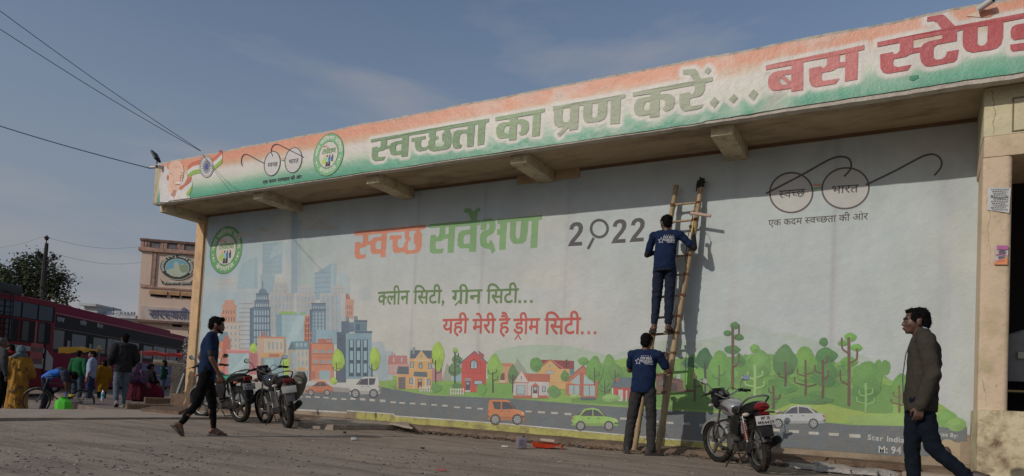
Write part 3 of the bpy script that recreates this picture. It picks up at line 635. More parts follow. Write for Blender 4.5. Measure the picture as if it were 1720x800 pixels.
# spectacles mark
def spectacles(pr, lens, arms, col, pale, w, bridge, tt, names, sub=None):
    for (cx, cy, rx, ry, tilt) in lens: pr.ellipse(cx, cy, rx-w*.4, ry-w*.4, pale, tilt=tilt, l=1)
    for k, (cx, cy, rx, ry, tilt) in enumerate(lens): pr.ellipse(cx, cy, rx, ry, col, w, tilt, 48, l=3+k*.1)
    for k, a in enumerate(arms): pr.stroke(a, w*1.1, col, l=4.2+k*.5)
    for q, c in bridge: pr.poly(q, c, l=2)
    for (txt, a, b_, t_) in tt: line_text(pr, txt, a, b_, t_, col, .012, l=6)
DG = S(52, 46, 50)
pr = PrintF(FY, (400, 235, 10))
spectacles(pr, [(578, 402, 138, 212, .18), (936, 345, 146, 218, .18)], [[(78,438),(60,400),(62,320),(90,262),(140,246),(200,268),(320,335),(455,403)], [(590,275),(568,225),(565,160),(590,105),(640,80),(700,88),(800,140),(950,215),(1105,295)]],
  DG, S(166,163,160), 13, [([(728,312),(785,300),(785,318),(728,328)], S(190,140,90)), ([(728,345),(785,335),(785,352),(728,362)], S(90,140,100))],
  [('स~वच~छ', (500,464), (660,452), (497,404), None), ('भारत', (858,412), (1018,390), (855,345), None)] and [('स~वच~छ', (500,462), (664,446), (497,398)), ('भारत', (856,412), (1020,388), (853,344))], None)
line_text(pr, 'एक कदम स~वच~छता की ओर', (416, 742), (1068, 648), (414, 692), DG, .012, l=6)
pr.mesh_obj('spectacles_mark', PF, FB)
# round emblem, both on fascia and on the wall
def star(c, r, n=5, q=.45, a0=90): return [(c[0]+(r if i % 2 == 0 else r*q)*math.cos(R(a0+180/n*i)), c[1]+(r if i % 2 == 0 else r*q)*math.sin(R(a0+180/n*i))) for i in range(2*n)]
def emblem(pr, px, hx, hy, green, ink):
    """px: centre in photograph, hx / hy: half sizes in metres"""
    p = atY(px[0], px[1], pr.Y); c = (p.x, p.z); k = hx/hy
    def circ(r, n=56): return [(c[0]+hx*r*math.cos(2*math.pi*i/n), c[1]+hy*r*math.sin(2*math.pi*i/n)) for i in range(n)]
    wh = S(186, 182, 172)
    pr.raw([circ(1)], ink, 1); pr.raw([circ(.975)], green, 2); pr.raw([circ(.63)], ink, 3); pr.raw([circ(.605)], S(172,168,158), 4)
    pr.l = 5
    arc_text(pr, 'नगर पािलका पिरषद', c, hy*.71, -88, 88, hy*.165, wh, bold=.015, sx=k)
    arc_text(pr, 'बेगमगंज', c, hy*.87, 222, 138, hy*.165, wh, True, .015, sx=k)
    for a in (-102, -112, -122, 102, 112, 122):
        r = hy*(.085 if abs(a) == 112 else .055); q = (c[0]+k*hy*.8*math.sin(R(a)), c[1]+hy*.8*math.cos(R(a)))
        pr.raw([[(x, z) for x, z in star(q, r)]], wh, 12)
    o_ = lambda u, v: (c[0]+hx*u, c[1]+hy*v)
    line = lambda t, u0, u1, v, h, col: put_text(pr, t, lambda s_, w_: o_(u0+(u1-u0)*s_, v+w_/.622*h), col, .02, 9)
    line('स~वच~छ', -.42, -.12, .36, .10, S(190,110,100))
    # the survey word reuses the big lettering
    src = Print(D, TM); sh = [[[src.P(*p) for p in q] for q in lp] for n_, lp in MUR if n_ == 'gr']
    ax = [p[0] for L_ in sh for q in L_ for p in q]; az = [p[1] for L_ in sh for q in L_ for p in q]
    x0, x1, z0, z1 = min(ax), max(ax), min(az), max(az)
    for L_ in sh: pr.raw([[o_(-.42+.9*(x-x0)/(x1-x0), .02+.36*(z-z0)/(z1-z0)) for x, z in q] for q in L_], S(84,122,72), 9)
    blob = lambda u, v, ru, rv, col, l: pr.raw([[o_(u+ru*math.cos(t), v+rv*math.sin(t)) for t in [i*math.pi/8 for i in range(16)]]], col, l)
    blob(-.15, -.30, .26, .14, S(150,170,70), 9); blob(-.10, -.16, .20, .08, S(140,165,80), 9.5); blob(-.22, -.05, .09, .07, S(200,150,120), 10); blob(.30, -.30, .14, .08, S(150,180,130), 9)
    for k_, (u, cs, cl) in enumerate(((-.06, S(120,160,180), S(50,50,60)), (.10, S(50,80,140), S(30,32,50)), (.28, S(48,54,84), S(170,170,170)))):
        pr.raw([[o_(u-.07, -.12), o_(u+.07, -.10), o_(u+.06, -.34), o_(u-.06, -.34)]], cs, 11+k_*.3)
        pr.raw([[o_(u-.06, -.34), o_(u+.06, -.34), o_(u+.07, -.54), o_(u-.09, -.56)]], cl, 11.1+k_*.3)
        blob(u, -.06, .045, .05, S(60,45,40), 12+k_*.3)
pr = PrintF(FY); pc = atY(552, 260, FY); hx = (atY(578.5, 256, FY).x-atY(527, 264, FY).x)/2; hy = (atY(556, 224, FY).z-atY(549, 296.5, FY).z)/2
emblem(pr, (552.5, 260.5), hx*.99, hy*.99, S(98,150,104), S(40,60,44)); pr.mesh_obj('round_emblem', PF, FB)
# ribbon with wheel and a plain sketch of an old man
pr = PrintF(FY, (0, 180, 4)); wh = S(178,174,170); og = S(168,92,68); gg = S(120,150,62)
pr.poly([(1120,368),(1135,640),(1080,640),(1105,470)], S(176,172,170), l=1)
pr.poly([(1085,420),(1110,400),(1250,520),(1280,612),(1076,640)], S(172,168,166), l=1.2)
def band(pts, w0, w1, col, l):
    P_ = [(p.x, p.y) for p in spline([(a, c_, 0) for a, c_ in pts], 6)]
    pr.poly([(x, y+w0) for x, y in P_]+[(x, y+w1) for x, y in P_[::-1]], col, l=l)
rb = [(1262,430),(1300,400),(1370,385),(1430,375),(1495,318)]
band(rb, -32, 0, og, 2); band(rb, 0, 28, wh, 2.1); band(rb, 28, 56, gg, 2.2)
rb = [(1215,540),(1260,500),(1290,460),(1262,440)]
pr.poly([(1258,438),(1290,470),(1285,500),(1220,560),(1195,545),(1240,520),(1262,480)], og, l=2.5)
pr.poly([(1290,490),(1296,520),(1245,600),(1205,575),(1220,560),(1285,505)], wh, l=2.6)
pr.poly([(1297,520),(1290,560),(1265,605),(1240,612),(1245,598)], gg, l=2.7)
pr.poly([(1472,294),(1495,290),(1483,315)], S(120,60,60), l=2.5)
pr.ellipse(1391, 402, 47, 74, S(40,46,70), l=3); pr.ellipse(1391, 402, 44, 70, wh, l=4); pr.ellipse(1391, 402, 41, 65, S(44,50,80), 3, l=5); pr.ellipse(1391, 402, 9, 13, S(60,60,130), l=7)
for i in range(24):
    a = 2*math.pi*i/24; pr.poly([(1391+9*math.cos(a-.12), 402+14*math.sin(a-.12)), (1391+24*math.cos(a-.075), 402+39*math.sin(a-.075)), (1391+38*math.cos(a), 402+62*math.sin(a)), (1391+24*math.cos(a+.075), 402+39*math.sin(a+.075)), (1391+9*math.cos(a+.12), 402+14*math.sin(a+.12))], S(48,54,86), l=6)
pr.mesh_obj('flag_ribbon', PF, FB)
pr = PrintF(FY, (0, 180, 4)); sk = S(186,152,132); skd = S(134,98,84); ln = S(96,66,60)
pr.poly([(1140,450),(1137,400),(1150,372),(1180,360),(1212,366),(1232,395),(1238,430),(1236,470),(1226,500),(1214,540),(1196,556),(1175,552),(1150,520),(1142,490)], sk, l=8)
pr.poly([(1128,540),(1142,500),(1160,530),(1190,558),(1205,560),(1212,612),(1172,622),(1150,590),(1130,560)], sk, l=7.5)
pr.poly([(1150,590),(1172,556),(1190,560),(1180,600),(1172,622)], S(150,112,96), l=8.5)
pr.poly([(1180,600),(1200,560),(1240,570),(1262,600),(1262,612),(1150,624),(1140,600),(1162,604)], S(182,178,174), l=9)
pr.ellipse(1131, 474, 13, 28, sk, l=8.2); pr.ellipse(1131, 476, 7, 18, skd, l=8.4)
pr.poly([(1142,440),(1150,385),(1160,372),(1150,420),(1150,460)], S(150,140,134), l=8.6)
pr.ellipse(1197, 462, 15, 19, ln, 3, l=9); pr.ellipse(1224, 462, 11, 19, ln, 3, l=9); pr.stroke([(1140,446),(1182,460)], 3, ln, l=9.5)
pr.ellipse(1197, 463, 6, 4, ln, l=9.2); pr.ellipse(1224, 463, 5, 4, ln, l=9.2); pr.stroke([(1186,444),(1208,440)], 4, skd, l=9.6); pr.stroke([(1216,440),(1232,444)], 4, skd, l=9.6)
pr.stroke([(1212,460),(1218,494),(1208,500)], 3.5, skd, l=9.8); pr.poly([(1180,512),(1200,502),(1222,508),(1216,516),(1198,514)], S(190,186,184), l=10); pr.stroke([(1184,524),(1200,522),(1212,520)], 5, S(110,56,54), l=10.3)
for q in ([(1160,400),(1185,395),(1215,400)], [(1162,412),(1190,407),(1220,412)], [(1168,490),(1172,520),(1182,540)], [(1150,520),(1165,560),(1172,600)]): pr.stroke(q, 2.2, S(150,108,92), l=10.6)
pr.mesh_obj('portrait_sketch', PF, FB)
# torn brown patch and tear behind the camera at the right
pr = PrintF(FY, (1270, 0, 3.822)); pr.poly([(1345,105),(1432,72),(1436,115),(1360,108)], S(178,160,140), l=4); pr.mesh_obj('torn_patch', PF, FB); pr = PrintF(FY, (1270, 0, 3.822)); pr.poly([(1436,70),(1475,66),(1545,78),(1500,112),(1438,116)], S(176,112,84), l=5); pr.mesh_obj('torn_patch', PF, FB); pr = PrintF(FY, (1270, 0, 3.822))
pr.poly([(985,490),(1040,482),(1045,500),(1010,520),(980,512)], S(40,110,84), l=4)
pr.mesh_obj('torn_patch', PF, FB)
# ================================================================ MURAL ON THE WALL
MU = thing('wall_mural', 'huge vinyl mural of a cartoon town, road and forest pasted on the side wall', 'mural', (0, 0, 0))
def WP(x, y): p = atY(x, y, D); return (p.x, p.z)
ML, MR = WP(340, 500)[0]+.02, WP(1641, 500)[0]
# lower edge follows the photograph's steps
lowpts = [WP(*q) for q in ((333, 640), (420, 668), (480, 688.5), (583, 694.5), (584, 691), (662, 697), (663, 700), (751, 706), (860, 714), (1080, 735), (1200, 745), (1420, 761), (1510, 768), (1560, 768), (1561, 742), (1633, 743))]
lx = [p[0] for p in lowpts]; lz = [p[1] for p in lowpts]; lz[0] = lz[1] = lz[2]
lx[0] = ML-1
MW = dict(a=S(127,150,161), b=S(147,161,166), c=S(166,166,160), d=S(155,165,164), e=S(164,168,167), w=S(172,170,165), blue=S(128,146,158))
MW = {k: np.array(v) for k, v in MW.items()}
def mcol(V, t):
    x, z = V[:, 0], V[:, 2]; u = (x-ML)/(MR-ML); h = z/4.6
    top = (1-np.clip((4.6-z)/2.6, 0, 1))[:, None]
    base = MW['c'][None]*(1-top)+MW['b'][None]*top
    lf = np.clip((.30-u)/.25, 0, 1)[:, None]; base = base*(1-lf*.8)+(MW['a']*.55+MW['b']*.45)[None]*lf*.8
    rt = np.clip((u-.62)/.15, 0, 1)[:, None]; base = base*(1-rt)+(MW['d'][None]*(.5+.5*top)+MW['e'][None]*(.5-.5*top))*rt
    n = vnoise(V, (.5, .8), 3)[:, None]; base = base*(1+.06*n)+MW['blue'][None]*0
    # vertical laps between the printed drops
    for s_ in (-11.3, -8.35, -6.8, -5.1, -3.6, -2.35, -.95, .35):
        q = np.exp(-((x-s_)/.012)**2)[:, None]; base = base*(1-.13*q)
        q = ((x > s_) & (x < s_+.10))[:, None]; base = base*(1-.03*q)*np.where(q, np.array([1.03, .985, 1.02, 1]), 1)
    # faint older artwork showing through
    q = np.clip(vnoise(V, (1.1, 2.6), 12)*3-.6, 0, 1)[:, None]*.16*np.clip((z-1.6), 0, 1)[:, None]*np.clip((x+8)/2, 0, 1)[:, None]
    base = base*(1-q)+MW['blue'][None]*q
    q = np.clip(vnoise(V, (.45, 1.5), 31)*2.4-.35, 0, 1)[:, None]*.34*np.clip((z-1.7)/.8, 0, 1)[:, None]
    base = base*(1-q)+np.array(S(172,166,154))[None]*q      # washed-out printed clouds
    base[:, 3] = 1; return base
grid_print('mural_sheet', PM, MU, D, ML, MR, 0, 0, 300, 60, mcol, lambda x, z: D-.0020, lambda x: SOF-.052, lambda x: float(np.interp(x, lx, lz)))
T1, T2, T3, T4, T5, T6 = (330, 350, 5.333), (340, 480, 4), (620, 560, 5), (900, 560, 3.6375), (1160, 530, 2.963), (1420, 490, 2.58)
def mp_(T=T2, base=.010): return Print(D, T, base)
B0 = .0065
# hand-picked printed colours
sk1, sk2, sk3 = S(138,158,164), S(128,150,158), S(150,163,166)
# --- distant pale blue towers
pr = mp_(T1, B0)
NB = [0]
def R_(x0, y0, x1, y1, c, dy=0): pr.rect(x0, y0, x1, y1, c, dy=dy)
pr.poly([(0,0),(0,0),(0,0)], sk1) if 0 else None
pr.poly([(365,640),(370,545),(398,540),(398,488),(428,488),(440,470),(520,435),(520,700),(365,700)], S(146,160,163))
pr.stroke([(416,405),(418,488)], 4, sk2, False); pr.poly([(380,620),(400,530),(440,470),(520,435),(555,435),(552,720),(358,720)], sk1); R_(520,440,545,720,sk2)
pr.poly([(380,620),(400,530),(440,470),(500,445),(500,720),(370,720)], S(134,156,162))
R_(592,310,768,596,S(126,148,158),-12); R_(575,596,700,760,S(124,146,156))
for i in range(9): R_(596+i*19,312-i*1.3,598+i*19,596,S(108,132,146))
for i in range(7): R_(592,330+i*40,766,333+i*40,S(108,132,146),-12)
pr.poly([(640,470),(760,400),(768,310),(700,330)], S(136,156,164))
R_(850,40,905,760,S(124,142,154)); R_(905,100,940,760,S(140,152,160)); R_(940,300,1060,800,S(150,162,158),-6)
for i in range(16): R_(905,330+i*26,1055,332+i*26,S(138,154,152))
for i in range(12): R_(912+i*12,300,914+i*12,800,S(140,155,153))
pr.poly([(1062,580),(1205,495),(1255,495),(1250,820),(1055,820)], S(132,152,162)); pr.poly([(1062,580),(1205,497),(1200,820),(1055,820)], S(122,144,156)); R_(1205,495,1232,820,S(140,158,166))
for i in range(5): pr.stroke([(1058,585+i*43),(1200,575+i*43)], 4, S(88,112,128), False)
pr.poly([(1260,690),(1285,560),(1370,610),(1375,820),(1260,820)], S(148,160,164))
pr.poly([(1450,820),(1450,720),(1540,700),(1560,820)], S(158,162,163))
for cx, cy, w in ((440,230,110),(600,180,50),(1110,165,170),(1290,130,1)): 
    if w > 10: pr.poly([(cx-w,cy+30),(cx-w*.7,cy+10),(cx-w*.4,cy-10),(cx-w*.3,cy-40*w/170),(cx,cy-70*w/170),(cx+w*.3,cy-45*w/170),(cx+w*.45,cy-5),(cx+w,cy+15),(cx+w,cy+25)], S(152,150,144))
pr.poly([(175,682),(200,660),(230,655),(250,632),(290,635),(320,655),(355,660),(382,678)], S(160,156,150))
pr.mesh_obj('printed_far_towers', PM, MU)
# --- pale stone tower blocks
pr = mp_(T2, B0+.0045); cr, crs = S(156,150,146), S(140,146,150)
def blk(x0, y0, x1, y1, c, nx_, ny_, wc, fw=.45, fh=.6, top=None, dy=0, pad=(6, 10)):
    R_(x0, y0, x1, y1, c, dy)
    if top: R_(x0-3, y0-8, x1+3, y0, top, dy)
    if nx_: pr.windows([(x0+pad[0], y0+pad[1]), (x1-pad[0], y0+pad[1]+dy), (x1-pad[0], y1-2+dy), (x0+pad[0], y1-2)], nx_, ny_, fw, fh, wc)
bw = S(128,146,156)
blk(480,-20,570,55,cr,3,2,bw); blk(450,50,615,330,cr,6,5,bw,.5,.75); R_(500,-45,555,-20,S(164,160,156))
blk(645,0,735,60,S(158,154,152),4,2,bw); blk(630,58,760,250,cr,5,4,bw,.5,.75)
blk(880,0,960,60,S(160,154,150),3,2,bw); blk(790,52,962,320,S(152,150,150),5,4,bw,.5,.8); R_(925,50,962,320,S(160,158,158)); pr.windows([(900,60),(940,60),(940,300),(900,300)],1,4,.6,.7,S(140,154,162))
R_(945,215,975,330,S(130,120,116)) if 0 else None
pr.mesh_obj('printed_pale_blocks', PM, MU)
# --- named front buildings, each its own print
def bld(fn):
    global pr
    NB[0] += 1; pr = mp_(T2, B0+.0065+.0004*NB[0]); fn(); pr.mesh_obj('printed_building', PM, MU)
dk = S(72,88,104); dk2 = S(92,110,126); gl = S(132,152,158); gl2 = S(116,140,148); ora = S(168,108,82); orb = S(154,96,74)
def f():
    pr.poly([(125,305),(125,180),(135,175),(135,130),(148,125),(152,100),(212,95),(215,125),(228,130),(225,310)], S(170,120,96))
    pr.windows([(135,165),(222,165),(222,190),(135,190)],5,1,.35,.9,S(96,80,76)); pr.windows([(135,200),(222,200),(222,300),(135,300)],5,2,.35,.6,S(96,80,76))
bld(f)
def f():
    blk(245,95,350,430,S(150,156,158),0,0,bw)
    for i in range(11): R_(247,118+i*30,345,124+i*30,S(118,132,140)); R_(247,108+i*30,350,110+i*30,S(176,172,166))
bld(f)
def f(): blk(150,250,270,430,S(164,154,142),4,4,S(112,130,138),.3,.5,S(156,132,114))
bld(f)
def f():
    pr.stroke([(406,-30),(406,30)],4,dk,False); pr.poly([(378,55),(382,35),(395,20),(418,20),(432,38),(436,55)],dk2)
    for i in range(4): R_(386+i*13,28,389+i*13,55,dk)
    blk(362,60,444,100,dk2,5,1,S(150,160,164),.45,.6,dk); blk(352,108,450,150,dk2,6,1,S(150,160,164),.5,.6,dk); blk(338,152,458,440,S(80,100,118),6,6,S(140,156,164),.5,.78,dk)
    R_(320,152,338,440,S(72,90,106)); 
    for i in range(6): R_(338,200+i*48,456,206+i*48,dk)
bld(f)
def f():
    pr.poly([(498,195),(690,192),(690,390),(492,390)], S(122,146,156)); R_(535,200,688,390,S(136,158,164)); R_(498,195,535,390,S(106,132,146))
    for i in range(8): R_(540+i*18,200,541.5+i*18,390,S(118,142,152))
    for i in range(5): R_(535,230+i*36,688,231.5+i*36,S(118,142,152))
    pr.poly([(560,390),(640,200),(688,200),(688,240),(620,390)], S(144,164,168))
    pr.poly([(512,192),(520,178),(530,182),(540,168),(552,180),(566,170),(580,182),(600,168),(612,182),(632,176),(636,194)], S(120,156,72)); pr.poly([(655,192),(660,178),(675,184),(690,178),(690,192)], S(120,156,72))
bld(f)
def f():
    blk(690,205,738,245,ora,3,1,S(60,50,56),.45,.7,S(180,140,116)); blk(682,245,745,385,ora,3,4,S(64,50,52),.45,.75,orb)
bld(f)
def f():
    blk(735,125,828,160,dk2,5,1,gl,.5,.6,dk); blk(725,168,830,300,S(96,114,130),4,5,gl,.55,.72,dk); R_(722,168,742,300,S(78,96,112))
bld(f)
def f():
    R_(735,295,910,390,S(124,150,160),4); R_(735,295,765,390,S(100,128,144))
    for i in range(7): R_(768+i*20,296,769.5+i*20,392,S(108,134,148))
bld(f)
def f():
    pr.poly([(962,210),(965,50),(985,60),(995,92),(1016,93),(1012,225)], S(170,126,106)); pr.poly([(965,50),(985,60),(995,92),(965,92)], orb)
    pr.windows([(970,125),(1008,125),(1008,205),(970,205)],3,2,.35,.6,S(110,84,80))
bld(f)
def f():   # orange house with blue roof at the left, half behind the walking man
    pr.poly([(85,370),(135,312),(165,310),(195,375),(150,378)], S(92,118,128)); pr.poly([(135,375),(165,325),(190,378),(185,600),(130,612)], S(160,84,64)); pr.poly([(95,372),(140,378),(135,612),(95,612)], S(178,112,76))
    pr.windows([(100,395),(130,395),(130,540),(100,540)],1,2,.5,.3,S(140,160,164))
bld(f)
def f():
    pr.poly([(163,432),(388,438),(388,600),(150,600)], S(170,104,104)); R_(175,455,314,598,S(132,156,158)); R_(315,455,386,598,S(160,90,94)); R_(160,430,388,440,S(184,120,116))
    for i in range(3): R_(315,480+i*32,386,482+i*32,S(120,64,70)); R_(333+i*20,455,335+i*20,598,S(120,64,70))
    pr.poly([(180,590),(300,455),(314,455),(314,500),(230,598),(180,598)], S(146,166,166)); R_(145,598,405,622,S(172,156,142))
bld(f)
def f():
    R_(372,350,415,625,S(164,138,116)); R_(415,350,562,470,S(170,156,136)); R_(372,342,562,354,S(172,108,76),2); pr.windows([(435,378),(545,378),(545,430),(435,430)],4,1,.3,.95,S(104,130,140))
    R_(388,450,560,485,S(176,132,86)); R_(450,460,518,480,S(150,92,66)); R_(412,485,548,640,S(116,142,148)); R_(395,485,414,640,S(124,112,100)); R_(425,495,480,640,S(134,158,162)); R_(548,350,562,470,S(150,126,104))
    for x in (398, 414): R_(x,312,x+12,345,S(150,92,76))
bld(f)
def f():
    pr.poly([(575,432),(600,375),(722,373),(722,430)], S(90,118,130)); pr.poly([(575,430),(602,378),(630,430)], S(76,96,106)); R_(575,430,720,570,S(160,152,138)); R_(575,430,628,640,S(146,136,124))
    pr.windows([(636,440),(715,440),(715,480),(636,480)],3,1,.35,.9,gl2); pr.windows([(582,440),(622,440),(622,640),(582,640)],2,3,.35,.5,gl2); pr.windows([(636,500),(715,500),(715,545),(636,545)],3,1,.35,.9,gl2)
    for i in range(3): R_(630+i*28,385,648+i*28,410,S(128,148,152)); 
    R_(645,550,696,572,S(178,132,88)); R_(615,572,708,640,S(122,144,148)); R_(600,570,618,584,S(180,130,80)); R_(612,445,632,560,gl)
bld(f)
def f():
    R_(716,388,740,640,S(140,80,66)); R_(735,388,882,640,S(176,112,80),2); R_(778,358,872,388,S(160,88,66)); pr.windows([(835,366),(868,366),(868,378),(835,378)],2,1,.7,.9,gl)
    for y in (432, 502): pr.windows([(742,y),(880,y+1),(880,y+22),(742,y+20)],3,1,.6,.95,gl2); R_(738,y+24,880,y+30,S(144,84,62),1)
    R_(735,385,882,391,S(150,84,60),2); R_(735,478,882,482,S(144,84,62),2); R_(788,570,860,632,S(128,150,154)); R_(755,595,785,624,S(160,120,104)); R_(738,575,760,640,S(160,92,70)); R_(730,632,860,642,S(186,150,120))
bld(f)
def f():
    R_(905,325,965,650,S(70,80,96)); R_(935,245,985,330,S(78,90,106)); R_(985,245,1105,310,S(96,114,128)); R_(935,240,985,250,dk); R_(1020,232,1108,246,dk); R_(903,312,968,328,dk); R_(1025,305,1140,322,dk)
    R_(965,205,985,240,S(110,116,124)); R_(1020,205,1042,235,S(104,112,122)); R_(965,320,1135,625,S(112,138,150)); R_(985,255,1018,310,S(80,100,116)); R_(1030,255,1062,300,S(66,84,100)); R_(1068,255,1098,300,S(84,106,120))
    for x in (995, 1042, 1088):
        R_(x-10,362,x+26,612,S(60,76,90)); R_(x-2,366,x+18,610,S(128,152,160))
        for y in (415, 500, 585): R_(x-4,y,x+22,y+24,S(54,66,82))
bld(f)
# far pale blocks at the right of the town
pr = mp_(T2, B0+.0045); pr.poly([(1135,600),(1140,380),(1210,375),(1230,440),(1280,440),(1280,640)], S(148,158,162)); pr.poly([(1180,640),(1180,470),(1240,470),(1250,640)], S(142,154,158)); pr.mesh_obj('printed_pale_blocks', PM, MU)
# --- hills, meadow, road
pr = mp_((0, 0, 1), B0+.0001)
pr.poly([(330,668),(330,615),(480,640),(500,646),(700,660),(700,700)], S(142,134,126), l=0)
pr.poly([(810,700),(830,590),(870,581),(905,579),(960,582),(1030,600),(1080,625),(1080,700)], S(150,164,142), l=.5)
pr.poly([(990,700),(1000,610),(1060,585),(1110,572),(1160,575),(1240,560),(1330,560),(1460,600),(1500,640),(1500,720)], S(152,162,148), l=1)
pr.poly([(1180,640),(1225,540),(1260,548),(1400,600),(1440,640)], S(156,164,156), l=1.5)
pr.mesh_obj('printed_far_hills', PM, MU)
GR1, GR2, GR3, GR4 = S(118,152,62), S(104,146,60), S(92,132,54), S(132,158,72)
pr = mp_((0, 0, 1), B0+.002)
pr.poly([(604,688),(608,650),(618,632),(640,628),(670,632),(700,640),(760,640),(800,636),(860,636),(905,650),(960,640),(1010,610),(1060,600),(1110,600),(1160,606),(1240,612),(1330,605),(1420,610),(1500,640),(1560,668),(1585,682),(1612,705),(1624,716),(1624,740),(1450,720),(1200,705),(900,685),(700,682)], GR1, l=0)
pr.poly([(700,655),(780,640),(850,645),(905,660),(905,680),(700,668)], GR2, l=1)
pr.poly([(960,648),(1010,622),(1080,612),(1160,612),(1240,620),(1400,615),(1500,650),(1500,700),(1200,690),(960,676)], GR3, l=1.4)
pr.poly([(640,662),(640,652),(720,662),(800,668),(900,676),(1000,684),(1100,688),(1200,696),(1200,706),(900,686),(640,672)], GR4, l=1.8)
pr.poly([(1300,690),(1330,678),(1380,675),(1420,686),(1460,694),(1500,696),(1450,712),(1300,705)], S(138,160,60), l=2)
pr.poly([(1420,700),(1500,694),(1560,700),(1610,716),(1560,718),(1430,714)], S(128,160,74), l=2.3)
pr.poly([(1560,700),(1585,690),(1612,708),(1624,717),(1590,714)], S(140,160,84), l=2.6)
pr.mesh_obj('printed_meadow', PM, MU)
RD = S(84,90,94)
pr = mp_((0, 0, 1), B0+.0145)
pr.poly([(333,634),(480,648),(500,655),(560,650),(640,657),(640,650),(720,664),(860,670),(1000,681),(1200,694),(1300,702),(1430,714),(1624,718),(1624,741),(1562,741),(1561,766),(1510,766),(1420,759),(1200,743),(1080,733),(860,712),(752,704),(664,698),(662,695),(584,689),(583,692),(480,688),(420,684),(333,679)], RD, l=0)
pr.poly([(333,634),(480,648),(500,655),(560,650),(640,657),(640,662),(560,658),(500,662),(333,648)], S(132,126,120), l=.6)
WHD = S(168,164,154); pr.l = 2.5
for (T, q) in ((T2, [(305,723),(340,724),(374,726)]), (T2, [(640,741),(695,742),(755,744),(815,747),(870,755),(935,757),(1000,751),(1060,755),(1125,760),(1195,764)]), ((480, 660, 4.526), [(492,40),(567,45),(640,52),(717,58),(797,65),(866,70),(945,74),(1027,79),(1109,85),(1191,91),(1282,103),(1370,107),(1459,114)])):
    w, h = (34, 9) if T is T2 else (42, 12)
    for x, y in q: 
        pr.T = T; pr.poly([(x, y), (x+w, y+2), (x+w, y+h+2), (x, y+h)], WHD)
for T, w, h, q in ((T3, 52, 13, [(1315,649),(1420,654),(1530,660)]), (T4, 42, 13, [(15,475),(95,480),(177,486),(516,514),(710,532),(800,540),(900,545),(1003,552)]), (T5, 50, 14, [(45,540),(395,562),(490,570),(588,578),(688,584),(790,590)]), (T6, 48, 14, [(18,618)])):
    pr.T = T
    for x, y in q: pr.poly([(x, y), (x+w, y+2), (x+w, y+h+2), (x, y+h)], WHD)
pr.T = (0, 0, 1); pr.poly([(480,688.5),(583,694.5),(584,691),(662,697),(663,700),(751,706),(860,714),(1080,735),(1200,745),(1200,743),(1080,733),(860,712),(752,704),(664,698),(662,695),(584,689),(583,692),(480,686)], S(180,176,168), l=2.2)
pr.mesh_obj('printed_road', PM, MU)
# --- trees
def jag(cx, cy, rx, ry, seed, n=46, amp=.10, shape=0):
    rnd = random.Random(seed); out = []; ph = [rnd.uniform(0, 6.28) for _ in range(4)]
    for i in range(n):
        a = 2*math.pi*i/n; r = 1+amp*(.5*math.sin(3*a+ph[0])+.35*math.sin(5*a+ph[1]))+(amp*.45 if i % 2 else -amp*.2)*rnd.uniform(.4, 1)
        yy = math.sin(a); k = 1-(.22*(-yy) if yy < 0 else 0)
        out.append((cx+rx*r*math.cos(a)*k, cy+ry*r*yy))
    return out
def crown(cx, cy, rx, ry, c, seed=0, hi=True, l=0):
    pr.poly(jag(cx, cy, rx, ry, seed), c, l=l)
    if hi:
        h = tuple(min(.8, v*f_) for v, f_ in zip(c[:3], (1.15, 1.12, 1.1)))+(1,); d_ = tuple(v*.84 for v in c[:3])+(1,)
        pr.poly(jag(cx-rx*.22, cy-ry*.35, rx*.6, ry*.5, seed+5), h, l=l+.4); pr.poly(jag(cx+rx*.3, cy+ry*.5, rx*.5, ry*.35, seed+9), d_, l=l+.5)
def trunk(x, y0, y1, w, c, br=((-.25, .4), (.25, .55)), l=2, T=None):
    pr.stroke([(x, y1), (x+w*.1, (y0+y1)/2), (x, y0)], w, c, l=l)
    H = y1-y0
    for k, (dx, t) in enumerate(br):
        yb = y1-H*t; d_ = dx*H; pr.stroke([(x, yb), (x+d_*.55, yb-H*.03), (x+d_, yb-H*.08), (x+d_*1.05, yb-H*.22)], w*.62, c, l=l+.3+k*.25)
def tree(T, crowns, tr, lay=0):
    global pr
    NB[0] += 1; pr = mp_(T, B0+.0152+lay*.0009+.00003*(NB[0] % 30))
    for i, (cx, cy, rx, ry, c) in enumerate(crowns): crown(cx, cy, rx, ry, c, i*7+int(cx), l=i*.8)
    if tr: trunk(*tr[:5], br=tr[5], l=len(crowns)*.8+1)
    pr.mesh_obj('printed_tree', PM, MU)
BK = S(56,46,42); BR = S(92,58,44); LG = S(140,170,50); MG = S(118,154,66); DG_ = S(78,112,62); VG = S(92,136,58)
br2 = ((-.28, .35), (.28, .5)); br3 = ((-.3, .3), (.3, .25), (-.22, .55), (.24, .6))
tree(T2, [(345,420,24,34,LG)], None); tree(T2, [(562,530,26,70,LG)], (545,490,590,4,BK,((.2,.6),)))
tree(T2, [(915,500,42,72,LG),(885,640,22,24,LG)], (902,520,632,6,BR,((-.2,.55),(.42,.65))))
tree(T2, [(1160,490,36,78,LG)], (1140,525,610,6,BK,((-.2,.6),(.4,.5))))
tree(T3, [(580,190,52,120,LG)], (560,230,425,10,BK,((-.12,.85),(.22,.45))))
tree(T3, [(725,145,22,24,MG),(738,220,42,38,DG_),(722,305,56,54,DG_)], (722,160,440,10,BK,((-.16,.35),(.14,.55),(.1,.75))))
tree(T3, [(1055,290,66,112,S(118,156,62))], (1040,330,495,10,BK,((-.22,.9),(.2,.95),(.24,.6))))
tree(T3, [(1210,350,44,78,DG_)], (1208,350,495,10,BK,((-.14,.75),(.15,.7)))) ; tree(T3, [(1405,262,55,60,S(84,126,56))], None)
tree(T3, [(205,430,34,42,S(108,142,62))], None)
